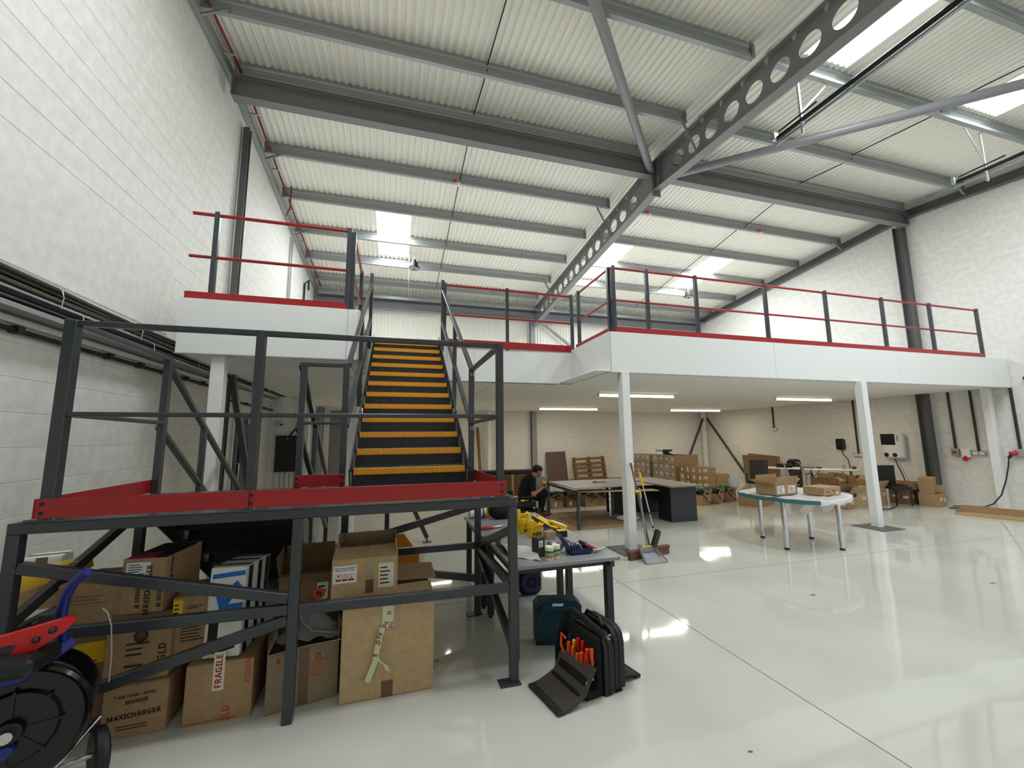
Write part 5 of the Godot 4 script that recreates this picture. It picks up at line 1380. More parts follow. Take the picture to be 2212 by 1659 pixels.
	obj("strap", mb().tube([V(1.2, T + 0.2, -4.88), V(1.27, T + 0.25, -4.87), V(1.34, T + 0.2, -4.88)], 0.01, 6), M.black_cloth, t)
	obj("ring", mb().tube([V(1.28, T + 0.2, -4.86), V(1.3, T + 0.185, -4.855), V(1.32, T + 0.2, -4.86)], 0.006, 6), M.chrome, t)
	t = thing("cable_roll", "roll of white sleeve with black straps at the far bench end", "roll", V(0.98, T, -5.05))
	obj("roll", mb().tube([V(0.9, T + 0.055, -5.06), V(1.1, T + 0.055, -5.08)], 0.055, 14), M.white_plastic, t)
	for x in [0.95, 1.0, 1.06]: obj("strap", mb().tube([V(x, T + 0.055, -5.065), V(x + 0.012, T + 0.055, -5.066)], 0.058, 14), M.black, t)
	t = thing("yellow_drill", "yellow and black tool standing between the white roll and the tool bag", "drill", V(1.14, T, -5.12))
	obj("body", mb().box(V(1.14, T + 0.05, -5.12), V(0.1, 0.1, 0.07), 0.012), M.tool_yellow, t)
	obj("grip", mb().tube([V(1.13, T + 0.11, -5.09), V(1.15, T + 0.14, -5.09), V(1.16, T + 0.05, -5.08)], 0.012, 7), M.black, t)
	# blue cable reel under the far bench
	t = thing("cable_reel", "blue and black extension reel on the floor under the benches", "reel", V(1.47, 0, -4.48))
	obj("case", mb().box(V(1.47, 0.16, -4.5), V(0.25, 0.3, 0.16), 0.035), M.black, t)
	var rx := Transform3D(Basis(V(1, 0, 0), PI / 2), V(1.465, 0.145, -4.42))
	obj("disc", mb().lathe([Vector2(0.11, 0.0), Vector2(0.112, 0.012), Vector2(0.1, 0.016), Vector2(0.055, 0.014), Vector2(0.05, 0.004), Vector2(0.001, 0.004)], 30, rx), M.blue_plastic, t)
	obj("hub", mb().lathe([Vector2(0.05, 0.004), Vector2(0.048, 0.01), Vector2(0.001, 0.01)], 20, rx), M.black, t)
	obj("knob", mb().bar(rx * V(-0.03, 0.014, -0.03), rx * V(0.03, 0.014, 0.03), 0.012, 0.008), M.blue_plastic, t)
	for k in 12: obj("rib", mb().bar(rx * V(0.065 * cos(TAU * k / 12), 0.017, 0.065 * sin(TAU * k / 12)), rx * V(0.09 * cos(TAU * k / 12), 0.017, 0.09 * sin(TAU * k / 12)), 0.008, 0.004), M.black, t)
	# teal tool case behind the open bag
	t = thing("tool_case", "dark teal plastic tool case standing behind the open tool bag", "case", V(1.36, 0, -3.42), "", V(0, -0.25, 0))
	var oct := func(w: float, h: float, c: float) -> PackedVector2Array: return PackedVector2Array([Vector2(-w + c, 0), Vector2(w - c, 0), Vector2(w, c), Vector2(w, h - c), Vector2(w - c, h), Vector2(-w + c, h), Vector2(-w, h - c), Vector2(-w, c)])
	obj("shell", mb().prism(oct.call(0.2, 0.345, 0.045), -0.075, 0.055), M.teal_plastic, t)
	var pan: PackedVector2Array = oct.call(0.17, 0.295, 0.05)
	obj("raised_panel", mb().prism(pan, 0.055, 0.063, Transform3D(Basis(), V(0, 0.025, 0))), M.teal_plastic, t)
	obj("raised_panel", mb().prism(oct.call(0.11, 0.21, 0.05), 0.063, 0.07, Transform3D(Basis(), V(0, 0.04, 0))), M.teal_plastic, t)
	obj("raised_panel", mb().prism(oct.call(0.085, 0.16, 0.04), 0.07, 0.074, Transform3D(Basis(), V(0, 0.065, 0))), M.teal_plastic, t)
	obj("carry_handle", mb().bb(V(-0.06, 0.335, 0.0), V(0.06, 0.352, 0.03), 0.006), M.teal_plastic, t)
	obj("handle_gap", mb().bb(V(-0.045, 0.305, 0.062), V(0.045, 0.325, 0.066)), M.label_white, t)
	for x in [-0.15, 0.15]:
		obj("latch", mb().lathe([Vector2(0.001, 0.006), Vector2(0.026, 0.006), Vector2(0.028, 0)], 14, Transform3D(Basis(V(1, 0, 0), PI / 2), V(x, 0.27, 0.064))), M.black, t)
		obj("foot", mb().bb(V(x - 0.035, -0.0, -0.06), V(x + 0.035, 0.03, 0.058), 0.004), M.black, t)
	words(t, Transform3D(Basis(), V(0, 0, 0.074)), 0.0, 0.15, "7", 0.03, M.label_white)

func tool_bag() -> void:
	# black tool case standing open, flaps laid out both ways, hand tools inside
	var t := thing("open_tool_bag", "open black tool bag with orange-handled tools and both flaps laid on the floor", "tool bag", V(1.36, 0, -2.83), "", V(0, 0.22, 0))
	# own axes: x across the two shells, the open side faces left (-x), z towards the camera
	var prof := PackedVector2Array()
	for q in [[-0.095, 0.0], [0.085, 0.0], [0.095, 0.02], [0.098, 0.32]]: prof.append(Vector2(q[0], q[1]))
	for k in 7:
		var a := PI / 2 * k / 6
		prof.append(Vector2(0.02 + 0.078 * cos(a), 0.33 + 0.085 * sin(a)))
	for q in [[0.0, 0.417], [-0.01, 0.40], [-0.012, 0.02]]: prof.append(Vector2(q[0], q[1]))
	# right shell (solid back with rounded shoulders)
	var sh := PackedVector2Array()
	var out := func(w: float, h: float, r: float) -> PackedVector2Array:
		var p := PackedVector2Array([Vector2(-w, 0.012), Vector2(-w + 0.02, 0), Vector2(w - 0.02, 0), Vector2(w, 0.012)])
		for k in 8: p.append(Vector2(w - r + r * cos(PI / 2 * k / 7), h - r + r * sin(PI / 2 * k / 7)))
		for k in 8: p.append(Vector2(-w + r - r * sin(PI / 2 * k / 7), h - r + r * cos(PI / 2 * k / 7)))
		return p
	# two shells seen edge-on side by side
	for s in [[0.02, 0.098, 0.37, 0.0], [0.11, 0.098, 0.39, 0.01]]:
		var xf := Transform3D(Basis(V(0, 0, -1), V(0, 1, 0), V(1, 0, 0)), V(s[0], s[3], 0))
		obj("shell", mb().prism(out.call(0.19, s[2], 0.09), -0.042, 0.042, xf), M.bag_black, t)
		obj("shell_rim", mb().prism(out.call(0.194, s[2] + 0.004, 0.09), -0.006, 0.006, xf), M.black, t)
	for x in [-0.0, 0.09]:
		for z in [0.14, -0.14]: obj("foot", mb().bb(V(x - 0.02, 0.0, z - 0.05), V(x + 0.04, 0.012, z + 0.05), 0.003), M.black, t)
	obj("handle", mb().tube([V(0.06, 0.38, 0.08), V(0.06, 0.43, 0.05), V(0.06, 0.43, -0.08), V(0.06, 0.37, -0.12)], 0.013, 8), M.black, t)
	obj("ring", mb().lathe([Vector2(0.014, -0.002), Vector2(0.018, 0), Vector2(0.014, 0.002)], 14, Transform3D(Basis(V(1, 0, 0), PI / 2), V(0.03, 0.36, 0.19))), M.chrome, t)
	# tool board, leaning compartment with pockets on the open side
	obj("pocket_board", mb().bb(V(-0.06, 0.04, -0.18), V(-0.025, 0.36, 0.17), 0.01), M.black_cloth, t)
	obj("side_wall", mb().prism(PackedVector2Array([Vector2(-0.16, 0.0), Vector2(-0.02, 0.0), Vector2(-0.02, 0.4), Vector2(-0.07, 0.43), Vector2(-0.12, 0.36), Vector2(-0.16, 0.2)]), -0.19, -0.176), M.black_cloth, t)
	obj("base", mb().bb(V(-0.16, 0.0, -0.19), V(-0.02, 0.05, 0.17), 0.008), M.black_cloth, t)
	obj("top_arch", mb().tube([V(-0.06, 0.42, -0.17), V(-0.06, 0.455, -0.1), V(-0.05, 0.44, 0.0), V(-0.03, 0.40, 0.12), V(-0.01, 0.37, 0.18)], 0.022, 8), M.black_cloth, t)
	var hues := ["orange", "red_plastic", "orange", "orange", "red_plastic", "orange", "red_plastic", "orange", "yellow", "orange", "blue_plastic", "black"]
	for k in 12:
		var z := 0.13 - 0.024 * k
		var row := k % 2
		var x := -0.085 - 0.03 * row
		var y := 0.19 + 0.02 * sin(k * 2.2) - 0.05 * row
		obj("tool_handle", mb().tube([V(x + 0.01, y, z), V(x, y + 0.05, z + 0.004), V(x - 0.002, y + 0.10, z + 0.008)], 0.012, 8, 0.014), M[hues[k]], t)
		obj("tool_blade", mb().tube([V(x + 0.01, y - 0.1, z), V(x + 0.01, y, z)], 0.005, 6), M.steel_bright if k % 3 else M.chrome, t)
	obj("scissor_handle", mb().tube([V(-0.12, 0.15, -0.12), V(-0.14, 0.22, -0.14), V(-0.125, 0.29, -0.15), V(-0.11, 0.26, -0.12)], 0.01, 7), M.orange, t)
	# flaps
	var fl := func(dir: float, len: float, z0: float, z1: float, lining: String, rise: float):
		var rows := []
		for q in [[0.10, rise], [0.14, rise * 0.75], [0.19, rise * 0.32], [0.25, 0.04], [0.32, 0.02], [0.385 + len, 0.012]]:
			rows.append([V(dir * q[0], q[1], z0), V(dir * q[0], q[1], (z0 + z1) / 2), V(dir * q[0], q[1], z1)])
		if dir < 0: rows.reverse()
		var f := obj("flap", mb().plate(rows, 0.012), M[lining], t)
		f.set_meta("label", "padded flap laid out on the floor")
		obj("flap_edge", mb().bar(V(dir * (0.385 + len), 0.014, z0), V(dir * (0.385 + len), 0.014, z1), 0.05, 0.02, 0.005), M.bag_black, f)
		return f
	var lf: Node3D = fl.call(-1.0, 0.0, -0.16, 0.2, "taupe_lining", 0.2)
	for q in [[0.225, 0.075], [0.165, 0.12]]:
		var g := mb()
		g.box(V(-q[0], q[1] + (0.004 if q[0] < 0.2 else -0.008), 0.02), V(0.045 if q[0] < 0.2 else 0.02, 0.006, 0.3), 0.002, Basis(V(0, 0, 1), 0.95 if q[0] < 0.2 else 0.75))
		obj("elastic_loops", g, M.black, lf)
	fl.call(1.0, -0.06, -0.16, 0.14, "bag_black", 0.14)
	obj("buckle", mb().bb(V(-0.17, 0.1, 0.17), V(-0.15, 0.13, 0.18), 0.003), M.chrome, t)

func brooms() -> void:
	var t := thing("broom", "wooden broom leaning on the white corner column with its head on the floor", "broom", V(3.45, 0, -5.4))
	obj("handle", mb().tube([V(3.56, 0.1, -5.3), V(3.47, 1.29, -5.56)], 0.014, 9), M.broom_wood, t)
	obj("handle_end", mb().tube([V(3.476, 1.21, -5.542), V(3.468, 1.30, -5.562)], 0.0155, 9), M.brush_wood, t)
	obj("head", mb().bar(V(3.14, 0.105, -5.22), V(3.92, 0.1, -5.38), 0.07, 0.035, 0.006), M.brush_wood, t)
	obj("bristles", mb().bar(V(3.16, 0.045, -5.215), V(3.9, 0.04, -5.37), 0.06, 0.085, 0.003), M.brush_wood, t).set_meta("kind", "stuff")
	obj("socket", mb().tube([V(3.56, 0.11, -5.3), V(3.553, 0.17, -5.315)], 0.02, 8), M.grey_plastic, t)
	# long-handled dustpan with its brush
	t = thing("dustpan_set", "long-handled dustpan and brush with yellow grips standing by the column", "dustpan", V(3.5, 0, -5.15))
	var rows := []
	for r in 5:
		var f := r / 4.0
		rows.append([V(3.33 - 0.05 * f, 0.012 + 0.08 * (1 - f) * (1 - f), -5.2 + 0.22 * f), V(3.45, 0.006 + 0.08 * (1 - f) * (1 - f), -5.2 + 0.22 * f), V(3.56 + 0.05 * f, 0.012 + 0.08 * (1 - f) * (1 - f), -5.2 + 0.22 * f)])
	obj("pan", mb().plate(rows, 0.006), M.grey_plastic, t)
	for s in [[3.33, -0.05], [3.56, 0.05]]:
		obj("pan_side", mb().plate([[V(s[0], 0.1, -5.2), V(s[0], 0.16, -5.2)], [V(s[0] + s[1], 0.012, -4.98), V(s[0] + s[1], 0.03, -4.98)]], 0.005), M.grey_plastic, t)
	obj("pan_back", mb().bar(V(3.33, 0.13, -5.2), V(3.56, 0.13, -5.2), 0.006, 0.07), M.grey_plastic, t)
	obj("pan_edge", mb().tube([V(3.34, 0.165, -5.18), V(3.4, 0.178, -5.17), V(3.5, 0.178, -5.17), V(3.55, 0.165, -5.18)], 0.01, 7), M.tool_yellow, t)
	obj("pan_handle", mb().tube([V(3.45, 0.15, -5.21), V(3.5, 0.95, -5.42)], 0.012, 8), M.steel_bright, t)
	obj("pan_grip", mb().tube([V(3.50, 0.80, -5.39), V(3.505, 0.885, -5.41), V(3.48, 0.895, -5.41), V(3.42, 0.895, -5.4)], 0.018, 8), M.tool_yellow, t)
	obj("brush_handle", mb().tube([V(3.62, 0.25, -5.24), V(3.565, 0.98, -5.42)], 0.011, 8), M.chrome, t)
	obj("brush_grip", mb().tube([V(3.565, 0.97, -5.42), V(3.552, 1.165, -5.47)], 0.019, 8, 0.015), M.tool_yellow, t)
	for f in [0.2, 0.45]: obj("collar", mb().tube([V(3.62, 0.25, -5.24).lerp(V(3.565, 0.98, -5.42), f), V(3.62, 0.25, -5.24).lerp(V(3.565, 0.98, -5.42), f + 0.03)], 0.015, 8), M.black, t)
	obj("brush_head", mb().bar(V(3.56, 0.15, -5.2), V(3.68, 0.36, -5.24), 0.05, 0.06, 0.01), M.dark_plastic, t)
	obj("brush_bristles", mb().bar(V(3.51, 0.17, -5.17), V(3.63, 0.38, -5.21), 0.045, 0.05, 0.003), M.black, t).set_meta("kind", "stuff")

func oval_table() -> void:
	var t := thing("oval_table", "boat-shaped white table on four chrome legs with a teal edge and wrapping", "table", V(6.17, 0, -5.2))
	# outline of the top, rounded off
	var o := PackedVector2Array()
	for q in [[5.55, -5.62], [5.72, -5.86], [6.15, -6.05], [6.75, -6.05], [7.15, -5.82], [7.27, -5.4], [7.15, -5.02], [6.82, -4.74], [6.4, -4.55], [6.02, -4.5], [5.72, -4.66], [5.58, -5.0], [5.52, -5.35]]: o.append(Vector2(q[0], q[1]))
	for it in 2:
		var s := PackedVector2Array()
		for k in o.size():
			s.append(o[k].lerp(o[(k + 1) % o.size()], 0.25)); s.append(o[k].lerp(o[(k + 1) % o.size()], 0.75))
		o = s
	var c := Vector2(6.35, -5.27)
	var flip := Transform3D(Basis(V(1, 0, 0), V(0, 0, 1), V(0, -1, 0)), Vector3.ZERO)      # outline (x, z), depth downwards
	obj("tabletop", mb().prism(o, -0.745, -0.70, flip), M.white_plastic, t)
	var teal := func(k0: int, k1: int) -> Mb:
		var g := mb()
		for k in range(k0, k1):
			var p := c + (o[k % o.size()] - c) * 1.004
			var q := c + (o[(k + 1) % o.size()] - c) * 1.004
			var n := (p + q) / 2 - c
			g.quad(V(p.x, 0.695, p.y), V(q.x, 0.695, q.y), V(q.x, 0.752, q.y), V(p.x, 0.752, p.y), V(n.x, 0, n.y).normalized())
		return g
	obj("edge_band", teal.call(36, 53), M.teal_edge, t)
	obj("edge_band", teal.call(15, 25), M.teal_edge, t)
	for p in [[5.97, -5.66], [5.69, -4.98], [6.66, -5.36], [6.43, -4.71]]:
		obj("leg", mb().tube([V(p[0], 0.03, p[1]), V(p[0], 0.7, p[1])], 0.033, 18), M.chrome, t)
		obj("foot", mb().tube([V(p[0], 0.0, p[1]), V(p[0], 0.03, p[1])], 0.034, 18), M.black, t)
		obj("collar", mb().tube([V(p[0], 0.66, p[1]), V(p[0], 0.7, p[1])], 0.04, 18), M.chrome, t)
	# protective wrapping over the top and hanging below
	var rows := []
	for r in 11:
		var l := []
		var n := o.size()
		for k in n + 1:
			var over := k % n > 23 and k % n < 37
			var f := r / 10.0
			var e := c + (o[k % n] - c) * (0.02 + f * (0.99 if over else 0.95))
			var y := 0.752 + 0.006 * sin(e.x * 23 + e.y * 9) + 0.005 * sin(e.y * 31)
			if over and r == 10: y = 0.70 + 0.02 * sin(k * 1.9)
			l.append(V(e.x, y, e.y))
		rows.append(l)
	tag(obj("foam_sheet", mb().plate(rows, 0.003), M.foam_wrap), "crinkled white foam wrapping spread over the oval table", "wrapping")
	rows = []
	for r in 5:
		var l := []
		for k in 15:
			var x := 5.72 + 0.06 * k
			l.append(V(x, 0.69 - 0.018 * r * (1.1 + sin(k * 0.9)), -4.66 - 0.02 * r - 0.02 * sin(k * 1.7)))
		rows.append(l)
	tag(obj("hanging_film", mb().plate(rows, 0.002), M.foam_wrap), "loose white film hanging under the near edge of the oval table", "wrapping")
	carton("open cardboard box with two shipping labels on the left of the oval table", V(5.95, 0.765, -5.3), V(0.5, 0.17, 0.34), 6.0, {"open": [100.0, 90.0, 150.0, 152.0], "flap": 0.12, "labels": [["f", -0.27, 0.0, 0.16, 0.11, 4], ["f", 0.23, 0.0, 0.16, 0.11, 4]]})
	carton("closed flat cardboard box on the right of the oval table", V(6.55, 0.765, -5.02), V(0.47, 0.12, 0.3), 10.0, {"lines": [["f", -0.25, 0.0, 0.1, 0.03, 1, "print_brown"], ["f", 0.1, 0.05, 0.1, 0.03, 1, "print_brown"]], "labels": [["f", 0.28, -0.28, 0.05, 0.03, 0]]})

func work_table() -> void:
	# steel-framed table with loose sheets on it, the man beside it
	var t := thing("work_table", "long work table on a dark steel frame with grey board on top", "table", V(4.0, 0, -7.9))
	var y := 0.7
	for p in [[3.31, -7.14], [3.31, -8.67], [4.72, -7.2], [4.72, -8.6]]:
		if p[1] == -7.2: p = [4.62, -8.2]
		obj("leg", mb().bb(V(p[0] - 0.025, 0.0, p[1] - 0.025), V(p[0] + 0.025, y, p[1] + 0.025), 0.003), M.anthracite, t)
	obj("frame_rail", mb().bar(V(3.31, y - 0.025, -7.12), V(3.31, y - 0.025, -8.7), 0.05, 0.05, 0.003), M.anthracite, t)
	obj("frame_rail", mb().bar(V(3.31, y - 0.025, -8.68), V(4.75, y - 0.025, -8.68), 0.05, 0.05, 0.003), M.anthracite, t)
	obj("frame_rail", mb().bar(V(4.7, y - 0.025, -7.5), V(4.7, y - 0.025, -8.7), 0.05, 0.05, 0.003), M.anthracite, t)
	tag(obj("grey_board", mb().bb(V(3.36, y, -8.8), V(5.15, y + 0.016, -7.42), 0.003), M.grey_top), "grey board lying on the steel work table frame", "board")
	tag(obj("board_offcut", mb().bar(V(3.3, y - 0.06, -7.62), V(5.1, y - 0.07, -7.3), 0.32, 0.012, 0.003), M.card_light), "pale brown board sloping off the near edge of the work table", "board")
	tag(obj("cardboard_sheet", mb().bb(V(3.0, 0.0, -8.85), V(4.35, 0.008, -7.1), 0.002), M.card), "flattened cardboard sheet on the floor under the work table", "cardboard")
	tag(obj("cardboard_sheet", mb().bb(V(3.35, 0.009, -8.3), V(4.5, 0.015, -7.35), 0.002), M.card_dark), "second cardboard sheet on the floor, lying over the first", "cardboard")
	tag(obj("clear_wrap", mb().blob(V(4.62, 0.06, -7.6), V(0.25, 0.06, 0.16)), M.clear_bag), "heap of clear wrapping on the floor near the white corner column", "wrapping")
	tag(obj("hand_plane", mb().bb(V(4.15, y + 0.016, -8.2), V(4.45, y + 0.03, -8.15), 0.004).blob(V(4.2, y + 0.03, -8.18), V(0.05, 0.02, 0.03)), M.dark_plastic), "small dark tool lying on the grey board", "tool")
	# row of boxes with charging leads behind the table
	var xs := [3.78, 4.22, 4.68, 5.02, 5.6]
	for k in 5:
		var lab: String = "small cardboard box under coiled charging leads behind the work table, %s from the man" % ["first", "second", "third", "fourth", "fifth"][k]
		carton(lab, V(xs[k], 0, -9.55), V(0.3, 0.26, 0.34), [8, -6, 4, -12, 10][k], {"mat": ["card", "card_dark", "card", "card", "card_dark"][k], "open": [120.0, 100.0, null, null], "flap": 0.1, "labels": [["f", -0.15, -0.1, 0.06, 0.1, 0]] if k < 2 else []})
		var c := thing("charging_lead", "black charging lead with a green plug on the %s small box from the man" % ["first", "second", "third", "fourth", "fifth"][k], "cable", V(xs[k], 0.27, -9.5), "charging leads")
		for s in 3:
			var p := []
			for j in 26:
				var an := TAU * j / 12.0 + s
				p.append(V(xs[k] + (0.18 + 0.02 * s) * cos(an), 0.30 + 0.03 * s + 0.02 * sin(j * 1.3) - (0.16 if s == 2 and j > 15 else 0.0) * sin((j - 15) / 11.0 * PI), -9.48 + 0.14 * sin(an)))
			obj("lead", mb().tube(p, 0.014, 6), M.black_cable, c)
		obj("plug", mb().tube([V(xs[k] - 0.12, 0.36, -9.4), V(xs[k] + 0.02, 0.39, -9.38), V(xs[k] + 0.1, 0.37, -9.36)], 0.035, 8, 0.022), M.green_plastic, c)
		obj("plug", mb().blob(V(xs[k] + 0.1, 0.35, -9.45), V(0.08, 0.05, 0.05)), M.black_gloss, c)
	# clutter left of the man
	var d := thing("charging_lead", "heap of black leads with green plugs on the floor left of the man", "cable", V(2.35, 0, -9.3))
	for s in 4:
		var p := []
		for j in 30: p.append(V(2.35 + (0.22 + 0.03 * s) * cos(j * 0.55 + s), 0.25 + 0.06 * s + 0.05 * sin(j * 0.9 + s), -9.3 + 0.18 * sin(j * 0.55 + s)))
		obj("lead", mb().tube(p, 0.016, 6), M.black_cable, d)
	for q in [[2.2, 0.42], [2.45, 0.3], [2.5, 0.5], [2.25, 0.24]]: obj("plug", mb().tube([V(q[0] - 0.08, q[1], -9.15), V(q[0] + 0.1, q[1] + 0.02, -9.12)], 0.04, 8, 0.025), M.green_plastic, d)
	carton("cardboard box under the heap of leads left of the man", V(2.35, 0, -9.45), V(0.4, 0.25, 0.35), 0.0, {"mat": "card_dark"})
	# stack of brown laths with a black board on top
	t = thing("lath_stack", "stack of brown laths under a black board by the back wall", "stack", V(3.2, 0, -11.0))
	for k in 9:
		obj("lath", mb().bb(V(2.45 + 0.02 * (k % 2), 0.12 + 0.065 * k, -11.25 + 0.01 * (k % 3)), V(3.72 - 0.015 * (k % 2), 0.178 + 0.065 * k, -10.95 + 0.01 * (k % 3)), 0.004), M.pallet_wood, t)
	obj("top_board", mb().bb(V(2.35, 0.715, -11.4), V(3.78, 0.80, -10.92), 0.006), M.black, t)
	obj("strap", mb().bb(V(3.1, 0.1, -10.935), V(3.17, 0.7, -10.925)), M.card_light, t)
	obj("bearer", mb().bb(V(2.5, 0, -11.3), V(2.62, 0.12, -10.95)).bb(V(3.5, 0, -11.3), V(3.62, 0.12, -10.95)), M.pallet_wood, t)
	t = thing("display_board", "small grey display panel behind the man's drill", "panel", V(3.34, 0, -9.2))
	obj("panel", mb().bb(V(3.2, 0.45, -9.2), V(3.48, 0.8, -9.17), 0.01), M.grey_plastic, t)
	obj("leg", mb().bb(V(3.22, 0, -9.2), V(3.26, 0.46, -9.17)).bb(V(3.42, 0, -9.2), V(3.46, 0.46, -9.17)), M.grey_plastic, t)
	# black tool box with yellow screwdriver in front of the man
	t = thing("tool_chest", "low black tool chest with a yellow tool on its lid beside the man", "tool box", V(2.58, 0, -8.05))
	obj("chest", mb().bb(V(2.34, 0.0, -8.25), V(2.8, 0.26, -7.95), 0.02), M.black, t)
	obj("tray", mb().bb(V(2.32, 0.32, -8.26), V(2.82, 0.42, -7.94), 0.015), M.black_gloss, t)
	obj("handle", mb().tube([V(2.32, 0.42, -8.1), V(2.32, 0.5, -8.05), V(2.82, 0.5, -8.05), V(2.82, 0.42, -8.1)], 0.014, 7), M.black, t)
	obj("catch", mb().bb(V(2.76, 0.3, -7.945), V(2.81, 0.43, -7.935), 0.003), M.grey_plastic, t)
	tag(obj("screwdriver", mb().tube([V(2.46, 0.445, -8.0), V(2.53, 0.445, -7.99)], 0.022, 8).tube([V(2.53, 0.445, -7.99), V(2.62, 0.445, -7.98)], 0.007, 6), M.yellow), "yellow screwdriver on the black tool chest by the man", "screwdriver")
	tag(obj("cloth_bag", mb().blob(V(2.72, 0.11, -7.75), V(0.2, 0.11, 0.14)).blob(V(2.6, 0.15, -7.78), V(0.1, 0.08, 0.1)), M.black_cloth), "dark cloth bag slumped on the floor in front of the black tool chest", "bag")
	# back wall leaners
	tag(obj("laminate_sheet", mb().bar(V(6.12, 0.0, ZB + 0.28), V(6.09, 1.13, ZB + 0.1), 0.82, 0.02, 0.002, V(0, 0, 1)), M.brown_laminate), "brown wood-effect panel leaning on the back wall left of the pallet", "panel")
	var bs := Basis(V(0, 0, 1), 0.03) * Basis(V(1, 0, 0), -0.16)
	var pl := thing("pallet", "wooden pallet leaning on the back wall", "pallet", V(7.45, 0.01, ZB + 0.42), "", bs.get_euler(), true)
	for k in 5: obj("slat", mb().bb(V(-0.66, 0.06 + 0.185 * k, 0.04), V(0.66, 0.15 + 0.185 * k, 0.06), 0.004), M.pallet_wood, pl)
	for x in [-0.62, 0.0, 0.62]:
		obj("bearer", mb().bb(V(x - 0.05, 0.0, -0.05), V(x + 0.05, 0.92, 0.04), 0.006), M.pallet_wood, pl)
		obj("bottom_board", mb().bb(V(x - 0.06, 0.0, -0.07), V(x + 0.06, 0.92, -0.05), 0.004), M.pallet_wood, pl)
	tag(obj("timber_plank", mb().bar(V(3.05, 0.02, ZB + 0.4), V(2.98, 2.1, ZB + 0.06), 0.1, 0.05, 0.004), M.pallet_wood), "tall narrow timber plank leaning on the back wall", "plank")

func desk() -> void:
	var t := thing("desk", "grey-topped desk with two dark pedestals beyond the brooms", "desk", V(5.62, 0, -7.8))
	obj("top", mb().bb(V(5.24, 0.69, -8.75), V(5.98, 0.72, -7.0), 0.004), M.desk_top, t)
	for z in [-7.14, -8.25]:
		obj("pedestal", mb().bb(V(5.32, 0.0, z - 0.42), V(5.93, 0.69, z), 0.005), M.desk_side, t)
		for k in 3: obj("drawer_front", mb().bb(V(5.312, 0.03 + 0.22 * k, z - 0.41), V(5.322, 0.24 + 0.22 * k, z - 0.01), 0.002), M.black, t)
	obj("side_handle", mb().bb(V(5.93, 0.06, -7.2), V(5.95, 0.24, -7.17), 0.004), M.black, t)
	obj("modesty_panel", mb().bb(V(5.9, 0.2, -8.25), V(5.92, 0.69, -7.56)), M.desk_side, t)
	var d := thing("side_table", "small dark desk unit with a grey top next to the white corner column", "desk", V(4.98, 0, -8.3))
	obj("body", mb().bb(V(4.78, 0, -8.5), V(5.12, 0.62, -8.1), 0.005), M.desk_side, d)
	obj("top", mb().bb(V(4.7, 0.62, -8.55), V(5.18, 0.645, -8.05), 0.004), M.desk_top, d)

